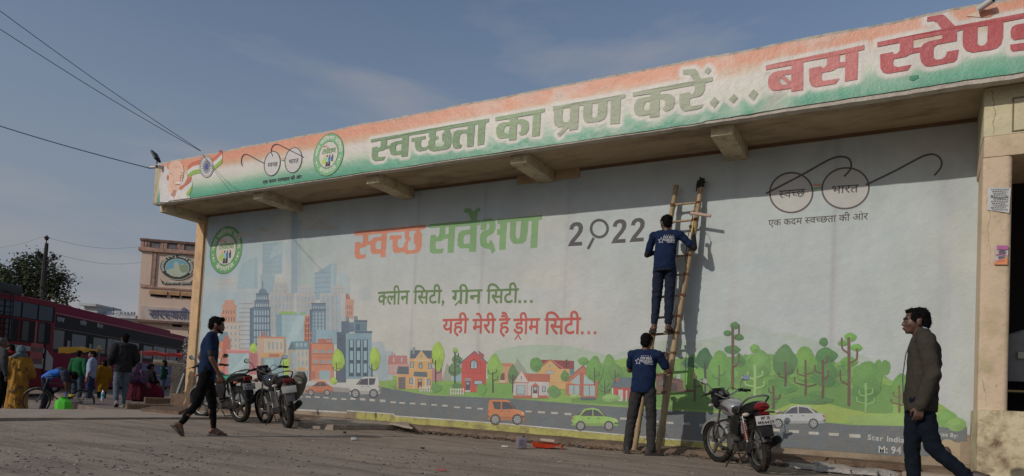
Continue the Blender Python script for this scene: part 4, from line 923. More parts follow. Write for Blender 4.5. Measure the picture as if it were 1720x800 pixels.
for i, (x, y, rx, ry, c) in enumerate(((450,190,38,60,VG),(360,220,52,78,VG),(485,235,44,50,S(86,124,60)),(290,170,32,24,VG),(195,215,22,34,S(84,120,60)),(180,262,28,34,S(84,120,60)),(188,175,12,16,S(84,120,60)))):
    tree(T4, [(x, y, rx, ry, c)], (x, y-10, y+ry+20, 5, BK, br2) if i in (1, 2, 6) else None, i % 2)
tree(T4, [(425,320,34,58,S(88,128,60))], (422,290,385,5,BK,br3)); tree(T4, [(460,395,58,24,S(120,158,84)),(240,385,36,14,S(130,160,90)),(110,350,40,30,S(92,130,62))], None, 1)
tree(T4, [(820,440,50,28,S(96,134,54))], None)
# forest at the right
FO = [(5,240,44,34,S(56,96,56),None),(70,215,40,52,S(46,92,46),(72,240,385,9,BK,br2)),(145,280,60,104,S(92,140,56),(142,250,350,6,S(70,78,40),br2)),(20,320,62,76,S(100,146,56),(20,290,425,11,BR,br2)),
      (350,240,50,66,S(96,140,64),None),(320,165,24,22,S(96,142,52),None),(335,225,56,30,S(86,130,50),None),(240,230,32,26,S(86,124,54),None),(470,225,62,76,S(72,112,56),(472,235,350,12,S(84,70,46),br2)),(590,220,1,1,VG,None),(570,240,62,84,S(96,140,50),(572,225,398,10,BR,br3)),
      (672,290,66,66,S(72,116,50),(658,225,410,12,BR,((-.2,.65),(.14,.5),(.12,.9)))),(675,198,54,38,S(64,112,52),None),(662,132,22,22,S(62,112,54),None),(400,390,46,50,S(84,128,54),(412,355,462,12,S(84,66,40),((-.2,.7),(.28,.4)))),(480,360,50,26,S(80,126,54),None),
      (740,290,46,44,S(84,128,60),None),(880,300,72,70,S(86,132,54),None),(860,390,60,40,S(80,126,56),None),(600,420,110,24,S(72,114,50),None)]
for i, (x, y, rx, ry, c, t) in enumerate(FO):
    if rx > 2: tree(T5, [(x, y, rx, ry, c)], t, (i % 3))
pr = mp_(T5, B0+.004); pr.poly([(-180,200),(-60,230),(60,260),(160,210),(340,190),(520,200),(640,230),(760,260),(900,240),(1000,330),(1000,420),(500,430),(100,400),(-180,330)], S(96,138,58), l=-8); rf = random.Random(5)
for i in range(34):
    x_ = -120+i*33; y_ = 225+rf.uniform(-22, 18)+(30 if x_ > 700 else 0)+(18 if x_ < 0 else 0); g_ = rf.choice((S(104,148,66), S(90,134,58), S(112,152,72))); pr.poly(jag(x_, y_+20, rf.uniform(24, 36), rf.uniform(30, 48), i), g_, l=-4+i*.1)
for i in range(26):
    x_ = -60+i*38; y_ = rf.uniform(300, 400); pr.poly(jag(x_, y_, rf.uniform(30, 55), rf.uniform(12, 22), i+50, amp=.16), rf.choice((S(86,128,52), S(102,144,58), S(80,122,52))), l=0+i*.1)
pr.mesh_obj('printed_forest_back', PM, MU)
tree(T5, [(220,50,22,18,S(62,110,52)),(185,88,22,14,S(62,110,52)),(238,108,28,16,S(62,110,52)),(208,170,40,22,S(62,112,50)),(242,225,30,20,S(62,112,50))], (209,60,365,12,BR,((.1,.82),(.1,.35))), 2)
tree(T5, [(795,108,30,22,S(92,148,46)),(758,138,26,14,S(84,138,46)),(825,160,30,18,S(92,148,46)),(788,228,44,24,S(86,140,48)),(765,318,40,20,S(86,134,50))], (787,115,445,14,S(98,60,46),((-.12,.3),(.12,.62),(-.1,.78))), 2)
for x, y0, y1 in ((320, 250, 400),):
    pr = mp_(T5, B0+.0185); trunk(x, y0, y1, 14 if x == 320 else 10, S(136,168,96), br3); pr.mesh_obj('printed_bare_trunk', PM, MU)
tree(T6, [(90,405,60,70,S(76,122,52))], None); pr = mp_(T6, B0+.0185); trunk(88, 400, 520, 10, S(120,158,84), br3); pr.mesh_obj('printed_bare_trunk', PM, MU)
tree(T6, [(245,425,52,66,S(88,134,48))], (233,410,520,9,S(104,74,48),br3)); tree(T6, [(20,360,1,1,VG),(440,550,44,38,S(98,146,62)),(480,575,44,30,S(112,152,72))], None)
# --- houses
def house(T, fn, lay=.0155):
    global pr
    NB[0] += 1; pr = mp_(T, B0+lay+.00003*(NB[0] % 30)); fn(); pr.mesh_obj('printed_house', PM, MU)
def f():
    pr.poly([(158,260),(168,186),(318,188),(322,262)], S(160,98,94)); R_(162,260,340,345,S(172,128,120)); pr.windows([(175,200),(310,200),(310,245),(175,245)],2,1,.16,.9,S(150,160,160)); pr.windows([(165,265),(235,265),(235,330),(165,330)],2,1,.3,.9,S(150,150,150)); R_(190,160,196,188,S(160,100,96)); R_(210,165,216,188,S(160,100,96))
house(T3, f, .0125)
def f():
    R_(525,290,612,400,S(160,110,108)); pr.poly([(612,400),(655,250),(690,310),(690,405)], S(136,138,120)); pr.poly([(700,400),(720,240),(780,205),(800,240),(800,405)], S(116,146,154))
    pr.poly([(1105,380),(1105,255),(1215,255),(1215,420),(1080,420)], S(176,130,94)); R_(1105,252,1215,280,S(168,106,74)); R_(1105,335,1140,400,S(106,60,44)); R_(1098,395,1145,412,S(170,160,150)); pr.poly([(1200,330),(1243,212),(1330,330)], S(132,138,120))
house(T3, f, .0125)
def f():
    pr.poly([(345,210),(352,142),(540,146),(545,218)], S(70,80,88)); R_(340,212,530,470,S(184,140,78)); R_(235,345,345,468,S(182,136,80)); pr.poly([(234,340),(245,278),(335,280),(335,344)], S(74,84,90)); R_(248,368,308,468,S(84,80,78))
    for i in range(7): R_(250,372+i*14,306,376+i*14,S(110,104,98))
    pr.poly([(385,225),(440,148),(500,225)], S(188,146,84)); pr.stroke([(382,228),(440,146),(505,232)],7,S(168,156,142),False); pr.ellipse(440,193,9,10,S(112,134,140)); R_(366,116,386,175,S(120,130,136)); R_(380,222,500,232,S(172,164,150))
    for x, y in ((362,242),(512,250),(354,376),(504,386)): R_(x-14,y-2,x+14,y+52,S(70,76,84)); R_(x-9,y+2,x+9,y+46,S(130,150,156)); R_(x-16,y+50,x+16,y+58,S(174,166,150))
    pr.poly([(420,295),(420,260),(428,248),(440,246),(450,256),(450,298)], S(60,66,74)); pr.poly([(426,292),(426,262),(436,252),(444,262),(444,294)], S(130,150,156)); pr.poly([(374,362),(380,322),(490,326),(490,368)], S(78,88,96)); R_(410,382,446,460,S(112,58,46)); R_(416,388,440,406,S(140,150,150)); R_(372,366,386,470,S(176,166,150)); R_(470,370,484,470,S(176,166,150))
    for i in range(6): R_(426+i*20,440,434+i*20,498,S(176,174,162))
    R_(422,455,536,461,S(176,174,162)); R_(422,478,536,484,S(176,174,162)); pr.poly(jag(565,455,46,40,3), S(92,134,66))
house(T3, f)
def f():
    pr.poly([(778,492),(778,245),(886,158),(984,250),(978,450),(905,495)], S(172,56,44)); pr.stroke([(772,250),(886,152),(1002,256)],11,S(78,82,92),False); pr.poly([(922,150),(962,180),(962,212),(925,185)], S(162,60,48)); pr.stroke([(920,150),(964,182)],6,S(70,70,80),False)
    pr.poly([(852,298),(852,240),(884,216),(914,246),(912,300)], S(60,50,56)); pr.poly([(858,294),(859,244),(884,224),(907,248),(906,295)], S(140,158,160)); R_(882,222,886,298,S(60,50,56)); R_(818,235,821,330,S(140,44,38)); R_(936,240,939,330,S(140,44,38)); R_(780,332,980,336,S(140,44,38))
    R_(806,376,860,400,S(132,124,112)); R_(812,402,850,478,S(60,66,78)); R_(820,412,842,430,S(126,144,150)); R_(880,396,958,434,S(60,56,62)); R_(886,400,952,428,S(140,156,158)); R_(806,478,852,494,S(170,160,150))
    for i in range(6): R_(684+i*21,460,693+i*21,520,S(176,174,160))
    R_(680,470,800,477,S(176,174,160)); R_(680,500,800,507,S(176,174,160)); pr.poly(jag(945,470,42,48,9), S(92,140,60)); pr.poly(jag(740,440,46,22,4), S(76,110,56))
house(T3, f)
def f():
    pr.poly([(1420,300),(1420,222),(1600,226),(1700,232),(1720,300),(1700,470),(1420,470)], S(182,146,86)); pr.poly([(1412,300),(1424,222),(1720,232),(1720,300),(1600,300),(1524,228),(1430,300)], S(126,46,50)); pr.stroke([(1405,302),(1524,220),(1640,302)],9,S(176,106,76),False)
    pr.ellipse(1520,273,10,11,S(116,140,146)); R_(1484,312,1552,346,S(176,116,82)); R_(1490,318,1546,340,S(140,158,160)); R_(1512,410,1720,420,S(182,130,76)) 
house(T3, f)
def f():
    R_(1212,400,1512,540,S(170,166,162)); pr.poly([(1215,402),(1220,332),(1520,345),(1520,410)], S(162,86,62))
    for i in range(12): R_(1340+i*15,342,1342+i*15,408,S(134,64,48))
    pr.poly([(1222,410),(1282,318),(1336,412)], S(172,168,162)); pr.stroke([(1218,414),(1283,315),(1340,414)],8,S(184,128,96),False); pr.stroke([(1214,415),(1340,416)],7,S(150,78,56),False); R_(1238,434,1314,518,S(136,92,74)); R_(1244,438,1308,512,S(138,158,162)); R_(1210,522,1505,546,S(160,84,62)); R_(1326,412,1332,525,S(160,110,90))
    pr.poly([(1362,446),(1398,414),(1434,446)], S(164,90,66)); R_(1378,446,1414,510,S(60,66,74)); R_(1384,452,1408,478,S(140,150,154)); R_(1455,446,1484,494,S(72,76,84)); R_(1460,450,1479,488,S(146,158,160)); R_(1370,505,1420,542,S(176,170,160)); R_(1362,446,1372,540,S(150,70,54)); R_(1418,446,1428,540,S(150,70,54)); R_(1276,358,1284,392,S(110,114,120))
    pr.poly(jag(1560,500,44,40,4), S(90,128,72))
house(T3, f)
def f():
    pr.poly([(182,370),(184,290),(290,200),(382,300),(374,398),(210,392)], S(160,92,64)); pr.poly([(208,300),(268,250),(270,312),(208,306)], S(138,160,160)); pr.poly([(294,312),(296,252),(365,310)], S(138,160,160)); R_(205,318,266,372,S(138,160,160)); R_(294,320,362,382,S(138,160,160)); R_(232,318,236,372,S(120,66,50)); R_(326,320,330,384,S(120,66,50)); pr.stroke([(180,292),(290,198),(386,302)],8,S(140,74,56),False); R_(272,240,290,392,S(150,82,58)); R_(208,218,232,255,S(84,108,118)); R_(275,392,365,408,S(70,84,84))
house(T4, f)
def f():
    pr.poly([(462,330),(478,268),(640,270),(640,335)], S(82,96,104)); R_(468,332,640,400,S(160,58,48)); R_(505,345,534,416,S(168,166,160)); R_(488,248,508,294,S(170,64,48)); R_(466,334,474,385,S(174,168,160)); R_(550,350,560,420,S(172,166,158)); R_(578,345,586,420,S(172,166,158))
    pr.poly([(736,250),(905,290),(900,358),(736,352)], S(104,70,56)); pr.poly([(736,248),(780,252),(910,292),(900,300),(736,262)], S(84,56,46)); R_(750,285,792,322,S(74,52,48)); R_(830,305,866,356,S(66,48,42)); R_(900,345,980,360,S(96,60,46)); R_(862,252,886,278,S(150,160,160))
    for i in range(3): R_(754+i*14,290,762+i*14,318,S(112,100,90))
house(T4, f)
# --- cars (side views)
def car(T, x0, y0, x1, y1, col, left=True, kind='sedan', drop=0):
    """x0..x1, y0 roof, y1 wheel bottom; drop = fall of the far end"""
    global pr
    NB[0] += 1; pr = mp_(T, B0+.0190+.00003*(NB[0] % 10))
    def q(u, v):
        if not left: u = 1-u
        return (x0+(x1-x0)*u, y1-(y1-y0)*v+drop*(u if True else 0))
    if kind == 'sedan':
        body = [(0,.18),(0,.40),(.04,.50),(.10,.54),(.26,.60),(.42,.92),(.55,1),(.72,.95),(.86,.70),(.97,.62),(1,.50),(.99,.20)]
        gls = [[(.30,.62),(.43,.87),(.53,.93),(.53,.63)],[(.55,.63),(.55,.93),(.70,.88),(.80,.64)],[(.74,.88),(.80,.80),(.90,.66),(.84,.66)],[(.24,.62),(.28,.60),(.40,.88)]]
    else:
        body = [(0,.15),(0,.42),(.03,.52),(.22,.60),(.40,.93),(.50,1),(.92,1),(.97,.95),(1,.55),(1,.18)]
        gls = [[(.28,.62),(.44,.90),(.62,.92),(.62,.60)],[(.65,.60),(.65,.92),(.88,.92),(.82,.62)],[(.22,.62),(.26,.60),(.42,.88),(.40,.92)]]
    dkc = tuple(v*.72 for v in col[:3])+(1,); hi = tuple(min(.82, v*1.18) for v in col[:3])+(1,)
    pr.poly([q(*p) for p in body], col, l=0); pr.poly([q(*p) for p in ((.0,.18),(.0,.30),(1,.32),(.99,.2))], dkc, l=.5)
    pr.poly([q(*p) for p in ((.10,.545),(.26,.605),(.42,.925),(.55,1),(.55,.96),(.43,.89),(.27,.58))], hi, l=.6)
    for g_ in gls: pr.poly([q(*p) for p in g_], S(58,54,62), l=1)
    pr.stroke([q(.53,.60),q(.54,.34)], abs(x1-x0)*.008, dkc, False, l=1.4)
    for u, v in ((.60,.54),(.40,.54)): pr.poly([q(u,v),q(u+.05,v),q(u+.05,v-.03),q(u,v-.03)], S(50,44,48), l=1.6)
    pr.poly([q(*p) for p in ((.02,.46),(.10,.50),(.08,.42),(.02,.40))], S(178,168,136), l=1.5); pr.poly([q(*p) for p in ((.97,.58),(1,.50),(.98,.44),(.95,.54))], S(170,60,44), l=1.5); pr.poly([q(*p) for p in ((0,.34),(.08,.34),(.08,.28),(0,.28))], S(48,42,46), l=1.6); pr.poly([q(*p) for p in ((.97,.36),(1,.36),(1,.30),(.97,.30))], S(48,42,46), l=1.6)
    for u in (.20, .80):
        c = q(u, .19); r = abs(y1-y0)*.215; pr.ellipse(c[0], c[1], r*1.0, r*1.05, S(46,44,50), l=2.5); pr.ellipse(c[0], c[1], r*.66, r*.7, S(150,150,148), l=3)
        for k in range(7): a = k*2*math.pi/7; pr.ellipse(c[0]+r*.44*math.cos(a), c[1]+r*.46*math.sin(a), r*.12, r*.13, S(60,58,64), n=8, l=3.5)
        pr.ellipse(c[0], c[1], r*.14, r*.15, S(70,68,72), n=10, l=3.6)
    pr.mesh_obj('printed_car', PM, MU)
car(T2, 695, 640, 876, 738, S(172,96,56)); car(T2, 990, 612, 1192, 752, S(170,168,164), True, 'suv'); car(T3, 1000, 558, 1308, 764, S(186,108,50), False, 'suv', 0); car(T4, 218, 455, 505, 592, S(132,176,76), False); car(T5, 378, 446, 670, 560, S(160,162,162), True)
# --- lettering
pr = mp_(TM, B0+.001); C_ = dict(gr=S(104,142,92), **{'or': S(182,114,88)})
for k, (n_, lp) in enumerate(MUR):
    pr = mp_(TM, B0+.001); e_ = [[pr.P(*p) for p in q] for q in lp]; pr.raw(e_, C_[n_], 1); pr.mesh_obj('headline_lettering', PM, MU)
GK = S(62,58,62); two = [(160,358),(230,362),(240,320),(270,298),(300,300),(320,325),(315,375),(280,430),(180,550),(137,640),(378,627),(380,562),(248,570),(340,460),(385,390),(397,320),(380,265),(340,238),(285,232),(230,245),(185,285)]
TD = (940, 350, 10)
for dx, dy in ((0, 0), (729, -48), (1036, -70)):
    pr = mp_(TD, B0+.001); pr.poly([(x+dx, y+dy) for x, y in two], GK); pr.mesh_obj('digit', PM, MU)
pr = mp_(TD, B0+.001); pr.ellipse(668, 343, 162, 166, GK, 46); pr.poly([(555,485),(595,505),(505,680),(480,692),(458,680),(465,655)], GK, l=2); pr.mesh_obj('magnifier_zero', PM, MU)
TL = (620, 460, 4.3); GT, RT = S(84,110,62), S(164,70,60)
def words(T, lst, col, bold):
    for txt, x0, y0, x1, y1, ht in lst:
        p = mp_(T, B0+.001); line_text(p, txt, (x0, y0), (x1, y1), (x0, y0-ht), col, bold); p.mesh_obj('slogan_word', PM, MU)
words(TL, [('क~लीन', 62, 226, 286, 217, 92), ('िसटी,', 318, 217, 552, 212, 92), ('ग/ीन', 595, 218, 810, 213, 96), ('िसटी', 846, 215, 1074, 208, 98)], GT, .016)
words(TL, [('यही', 530, 430, 712, 427, 100), ('मेरी', 745, 430, 910, 428, 100), ('है', 938, 432, 1013, 430, 106), ('ड^ीम', 1040, 434, 1228, 432, 106), ('िसटी', 1266, 437, 1524, 434, 112)], RT, .018)
for q_, c_ in ((((1088,202),(1128,201),(1172,200)), GT), (((1540,427),(1587,427),(1632,427)), RT)):
    for x, y in q_: p = mp_(TL, B0+.001); p.rect(x-10, y-11, x+10, y+11, c_); p.mesh_obj('slogan_dot', PM, MU)
SP = S(76,66,64); pr = mp_((1280, 250, 5.334), B0+.001)
spectacles(pr, [(262, 394, 200, 186, -.10), (748, 355, 218, 190, -.14)], [[(42,398),(75,382),(370,228),(560,120),(650,80),(720,72),(780,92),(800,150),(785,195),(740,245)], [(935,320),(965,308),(1180,205),(1400,88),(1480,56),(1540,52),(1590,80),(1610,130),(1595,180),(1548,235)]], SP, S(162,162,158), 16,
  [([(460,318),(540,312),(540,330),(460,334)], S(178,124,84)), ([(462,348),(540,338),(540,356),(465,366)], S(110,146,110))], [('स~वच~छ', (150,446), (382,428), (146,380)), ('भारत', (618,404), (860,390), (616,338))], None)
line_text(pr, 'एक कदम स~वच~छता की ओर', (56, 694), (948, 634), (54, 642), SP, .010, l=8)
pr.mesh_obj('spectacles_mark', PM, MU)
pr = mp_(base=B0+.001); hx = (atY(407, 415, D).x-atY(352.3, 424, D).x)/2; hy = (atY(382, 380.5, D).z-atY(374, 461, D).z)/2
emblem(pr, (379.5, 420.5), hx, hy, S(82,138,84), S(40,60,44)); pr.mesh_obj('round_emblem', PM, MU)
# print credit, with its torn corner
CRD = S(176,174,168); TC = (1440, 700, 8)
for txt, a, b_, t_, bo in (('Star India Adverti', (135,310), (1108,392), (137,240), .014), ('M: 94', (280,482), (600,500), (282,392), .02), ('Print By:', (1040,258), (1362,282), (1042,206), .012)):
    p = mp_(TC, B0+.0195); line_text(p, txt, a, b_, t_, CRD, bo, .691); p.mesh_obj('credit_line', PM, MU)
p = mp_(TC, B0+.0195); line_text(p, '73', (1060,498), (1165,510), (1062,440), CRD, .02, .691); p.mesh_obj('credit_line', PM, MU)
p = mp_(TC, B0+.0205); p.poly([(1108,440),(1112,380),(1130,330),(1180,302),(1260,312),(1320,350),(1380,356),(1530,356),(1530,420),(1540,640),(1180,640),(1190,500),(1150,470)], S(152,132,100)); p.poly([(1380,360),(1545,356),(1550,640),(1380,640)], S(134,112,86)); p.mesh_obj('bare_plaster_patch', PM, MU)
# ================================================================ MOTORCYCLES
BLK = mat('black_plastic', (.010, .010, .011), .5, var=.2, dirt=(.07, .058, .046), da=.3, ds=7, spec=.3)
FRM = mat('black_frame_paint', (.012, .012, .013), .45, var=.2, dirt=(.08, .063, .048), da=.35, ds=12, spec=.35)
TYR = mat('dusty_tyre', (.018, .017, .016), .9, spec=.2, var=.2, dirt=(.12, .094, .072), da=.6, ds=9, bump=.8, bs=90)
CHR = mat('worn_chrome', (.55, .54, .52), .28, metal=1, var=.15, dirt=(.18, .14, .1), da=.4, ds=20)
ALU = mat('dull_alloy', (.30, .29, .27), .45, metal=.85, var=.2, dirt=(.14, .11, .08), da=.6, ds=18)
ENG = mat('engine_grey', (.075, .070, .066), .55, metal=.5, var=.3, dirt=(.15, .115, .085), da=.7, ds=16)
VIN = mat('seat_vinyl', (.010, .010, .010), .55, spec=.3, var=.2, dirt=(.07, .058, .048), da=.35, ds=9, bump=.3, bs=60)
RLN = mat('red_lens', (.17, .004, .006), .25, var=.05, coat=.2); ALN = mat('amber_lens', (.55, .16, .05), .25, coat=.5)
CLN = mat('pale_lens', (.5, .42, .36), .2, coat=.5); WPL = mat('plate_white', (.52, .51, .48), .5, dirt=(.3, .26, .2), da=.4, ds=10)
MIR = mat('mirror_glass', (.72, .74, .76), .06, metal=1, var=0); REDM = mat('spring_red', (.38, .06, .03), .45, dirt=(.1, .07, .05))
INK = mat('plate_ink', (.02, .02, .025), .6, var=0)
def flat_text(txt, M, h, m, name, parent, bold=0.0, em=.691, w=None):
    """flat lettering in the local x-z plane of matrix M, centred"""
    out, wd_ = layout(txt, bold); k = h/em; sx = (w/wd_) if w else k; bb = MB()
    for gi, (vs, fs) in enumerate(out): bb.add([M@Vector(((a-wd_/2)*sx, -.00004*gi, (c-em/2)*k)) for a, c in vs], fs)
    o = bb.build(name, m, parent, smooth=0, fix=False); return o
def wheel(parent, ax, r, w, rim, spokes='alloy'):
    """front or rear wheel round local y"""
    h = bpy.data.objects.new('wheel', None); 
    bb = MB(); rings = []
    for i in range(49):
        a = 2*math.pi*i/48; u = Vector((math.cos(a), 0, math.sin(a)))
        prof = ((r-.075, -w*.30), (r-.055, -w*.46), (r-.025, -w*.50), (r-.006, -w*.34), (r, 0), (r-.006, w*.34), (r-.025, w*.50), (r-.055, w*.46), (r-.075, w*.30))
        rings.append([Vector(ax)+u*p+Vector((0, q, 0)) for p, q in prof])
    bb.loft(rings, False, closed=True)
    for i in range(48):      # tread blocks
        a = 2*math.pi*(i+.5)/48; u = Vector((math.cos(a), 0, math.sin(a))); t = Vector((-math.sin(a), 0, math.cos(a)))
        for s_ in (-1, 1):
            c = Vector(ax)+u*(r+.000)+Vector((0, s_*w*.2, 0)); bb.add([c-t*.014-Vector((0, .013, 0)), c+t*.008-Vector((0, .013, 0)), c+t*.014+Vector((0, .013, 0)), c-t*.008+Vector((0, .013, 0)), *[q+u*.005 for q in (c-t*.012-Vector((0, .011, 0)), c+t*.006-Vector((0, .011, 0)), c+t*.012+Vector((0, .011, 0)), c-t*.006+Vector((0, .011, 0)))]], [(4,5,6,7),(0,1,5,4),(1,2,6,5),(2,3,7,6),(3,0,4,7)])
    ty = bb.build('wheel', TYR, parent)
    bb = MB(); bb.ring(ax, r-.078, .016, 'y', 40, 8, w=w*.36/.016*.5)
    bb.ring(ax, .05, .022, 'y', 20, 8, w=1.4)
    if spokes == 'alloy':
        for k in range(5):
            a = 2*math.pi*k/5+.3; u = Vector((math.cos(a), 0, math.sin(a))); t = Vector((-math.sin(a), 0, math.cos(a))); c = Vector(ax)
            bb.add([c+u*.05-t*.03+Vector((0, -.018, 0)), c+u*.05+t*.03+Vector((0, -.018, 0)), c+u*(r-.085)+t*.012+Vector((0, -.012, 0)), c+u*(r-.085)-t*.012+Vector((0, -.012, 0)), c+u*.05-t*.03+Vector((0, .018, 0)), c+u*.05+t*.03+Vector((0, .018, 0)), c+u*(r-.085)+t*.012+Vector((0, .012, 0)), c+u*(r-.085)-t*.012+Vector((0, .012, 0))], [(0,1,2,3),(4,7,6,5),(0,4,5,1),(1,5,6,2),(2,6,7,3),(3,7,4,0)])
    else:
        for k in range(36):
            a = 2*math.pi*k/36; a2 = a+(.35 if k % 2 else -.35); s_ = .03 if k % 4 < 2 else -.03
            bb.tube([Vector(ax)+Vector((math.cos(a2)*.04, s_, math.sin(a2)*.04)), Vector(ax)+Vector((math.cos(a)*(r-.075), 0, math.sin(a)*(r-.075)))], .0016, 4)
    bb.tube([Vector(ax)+Vector((0, -w*.9, 0)), Vector(ax)+Vector((0, w*.9, 0))], .011, 8)
    bb.build('rim', rim, ty); return ty
def fender(ax, r, w, a0, a1, m, parent, th=.003, name='mudguard'):
    bb = MB(); rings = []; n = 18
    for i in range(n+1):
        a = R(a0+(a1-a0)*i/n); u = Vector((math.cos(a), 0, math.sin(a))); ring = []
        for dr, y in ((-.035, -w), (-.01, -w*.95), (.012, -w*.5), (.018, 0), (.012, w*.5), (-.01, w*.95), (-.035, w)): ring.append(Vector(ax)+u*(r+dr)+Vector((0, y, 0)))
        for dr, y in ((-.035, w-.004), (.006, w*.5), (.012, 0), (.006, -w*.5), (-.035, -w+.004)): ring.append(Vector(ax)+u*(r+dr-.004)+Vector((0, y, 0)))
        rings.append(ring)
    bb.loft(rings); return bb.build(name, m, parent)
def motorcycle(rear, front, label, tank_m, fend_m, tank_trim, plate, opts, lean=R(9), zr=0):
    rear = Vector((rear[0], rear[1], 0)); d = Vector((front[0], front[1], 0))-rear; rz = math.atan2(d.y, d.x); d.normalize()
    t = thing('motorcycle', label, 'motorcycle', rear+d*.62+Vector((0, 0, zr)), rz, 'motorcycles parked along the mural')
    t.rotation_mode = 'XYZ'; t.rotation_euler = (-lean, 0, rz)
    ra, fa = (-.62, 0, .305), (.66, 0, .305)
    V = Vector
    st = opts.get('steer', 0); SM = Matrix.Translation(V((.40, 0, 0)))@Matrix.Rotation(st, 4, 'Z')@Matrix.Translation(V((-.40, 0, 0)))
    wr = wheel(t, ra, .305, .105, opts.get('rim', ALU)); wf = wheel(t, fa, .305, .085, opts.get('rim', ALU)); 
    steer = []
    fr = fender(fa, .325, .062, 20, 158, fend_m, t); steer += [wf, fr]
    # frame, swing arm, engine
    b = MB()
    b.tube(spline([(.40, 0, .80), (.30, 0, .60), (.22, 0, .30), (.02, 0, .23), (-.22, 0, .27)], 5), .020, 8)
    b.tube([(.40, 0, .82), (.0, 0, .72), (-.32, 0, .66)], .022, 8)
    for s in (-1, 1):
        b.tube(spline([(-.05, s*.06, .70), (-.35, s*.10, .70), (-.72, s*.09, .80), (-.86, s*.05, .83)], 4), .012, 6)
        b.tube([(-.22, s*.07, .32), (-.34, s*.10, .68)], .013, 6); b.tube([(-.2, s*.085, .33), ra[:1]+(s*.085,)+ra[2:]], .019, 8)
    b.build('frame', FRM, t)
    b = MB(); b.cbox((.06, 0, .33), (.34, .22, .20)); b.cbox((-.12, 0, .30), (.22, .26, .16)); b.build('engine', ENG, t, bevel=.03)
    b = MB()
    for k in range(7): b.cbox((.16+k*.007, 0, .43+k*.021), (.13, .15, .009))
    b.tube([(.16, 0, .40), (.21, 0, .60)], .05, 10); b.build('cylinder_fins', ENG, t)
    b = MB()
    for s in (-1, 1): b.tube([(-.02, s*.10, .32), (-.02, s*.15, .32)], .085 if s > 0 else .075, 18)
    b.build('crankcase_cover', ALU, t)
    # chain case (left), exhaust (right)
    b = MB(); b.prism([(-.72, .30), (-.66, .38), (-.16, .37), (-.10, .33), (-.16, .27), (-.66, .24)], 'y', .105, .125); b.build('chain_case', FRM, t, bevel=.006)
    b = MB(); b.tube(spline([(.25, -.03, .50), (.34, -.07, .38), (.24, -.11, .22), (-.05, -.13, .19), (-.25, -.14, .22)], 6), .017, 8)
    b.build('exhaust_pipe', CHR, t)
    b = MB(); b.tube([(-.22, -.145, .215), (-.30, -.15, .235), (-.70, -.165, .36), (-.84, -.17, .405), (-.855, -.17, .41)], [.022, .045, .055, .052, .038], 14); b.tube([(-.85, -.17, .408), (-.875, -.17, .416)], .018, 10)
    b.build('silencer', opts.get('silencer', BLK), t)
    b = MB(); b.tube([(-.35, -.195, .27), (-.66, -.215, .37)], .010, 6); b.build('heat_shield', CHR, t)
    # fork
    b = MB()
    for s in (-1, 1): b.tube([(fa[0], s*.085, fa[2]), (.52, s*.085, .55)], .022, 8); 
    f1 = b.build('fork_leg', ALU, t)
    b = MB()
    for s in (-1, 1): b.tube([(.53, s*.085, .53), (.40, s*.085, .86)], .016, 8)
    b.cbox((.43, 0, .78), (.07, .21, .03)); b.cbox((.39, 0, .88), (.07, .21, .025)); f2 = b.build('fork_tube', CHR, t); steer += [f1, f2]
    # tank, side panels, seat
    b = MB(); rings = []
    for x, w, z0, z1 in ((.36, .05, .74, .82), (.33, .10, .70, .87), (.24, .135, .68, .905), (.10, .14, .67, .91), (-.02, .11, .67, .87), (-.10, .07, .68, .81)):
        zc_, hh = (z0+z1)/2, (z1-z0)/2
        rings.append([V((x, w*math.copysign(abs(math.cos(a))**.7, math.cos(a)), zc_+hh*math.copysign(abs(math.sin(a))**.75, math.sin(a)))) for a in [2*math.pi*i/20 for i in range(20)]])
    b.loft(rings); tk = b.build('fuel_tank', tank_m, t, smooth=60)
    b = MB(); b.tube([(.16, 0, .905), (.16, 0, .925)], .032, 14); b.build('filler_cap', CHR, tk)
    if tank_trim:
        b = MB()
        for s in (-1, 1):
            pts = [(.32, .78), (.20, .84), (.02, .80), (-.06, .75), (.04, .755), (.20, .78), (.30, .745)]
            b.prism(pts, 'y', s*.139, s*.1435)
        b.build('tank_stripe', tank_trim, tk)
    b = MB()
    for s in (-1, 1): b.prism([(-.05, .68), (-.30, .70), (-.36, .60), (-.28, .44), (-.10, .46), (-.04, .56)], 'y', s*.085, s*.125)
    b.build('side_panel', tank_m if opts.get('panel') else BLK, t, bevel=.012)
    b = MB(); rings = []
    for x, w, z0, z1 in ((-.02, .06, .72, .80), (-.08, .10, .71, .815), (-.25, .125, .71, .80), (-.42, .13, .72, .815), (-.60, .115, .75, .865), (-.74, .085, .78, .885), (-.80, .05, .81, .87)):
        zc_, hh = (z0+z1)/2, (z1-z0)/2
        rings.append([V((x, w*math.copysign(abs(math.cos(a))**.6, math.cos(a)), zc_+hh*math.copysign(abs(math.sin(a))**.6, math.sin(a)))) for a in [2*math.pi*i/20 for i in range(20)]])
    b.loft(rings); b.build('seat', opts.get('seat', VIN), t, smooth=50)
    if opts.get('cowl', True):
        b = MB(); rings = []
        for x, w, z0, z1 in ((-.36, .10, .66, .74), (-.55, .115, .70, .79), (-.76, .10, .745, .83), (-.90, .07, .78, .86)):
            zc_, hh = (z0+z1)/2, (z1-z0)/2
            rings.append([V((x, w*math.copysign(abs(math.cos(a))**.6, math.cos(a)), zc_+hh*math.sin(a))) for a in [2*math.pi*i/16 for i in range(16)]])
        b.loft(rings); b.build('tail_cowl', opts.get('cowl_m', BLK), t, smooth=50)
    # grab rail
    b = MB(); gr_ = spline([(-.42, .13, .75), (-.58, .15, .84), (-.78, .13, .92), (-.86, .07, .945), (-.88, 0, .95), (-.86, -.07, .945), (-.78, -.13, .92), (-.58, -.15, .84), (-.42, -.13, .75)], 5)
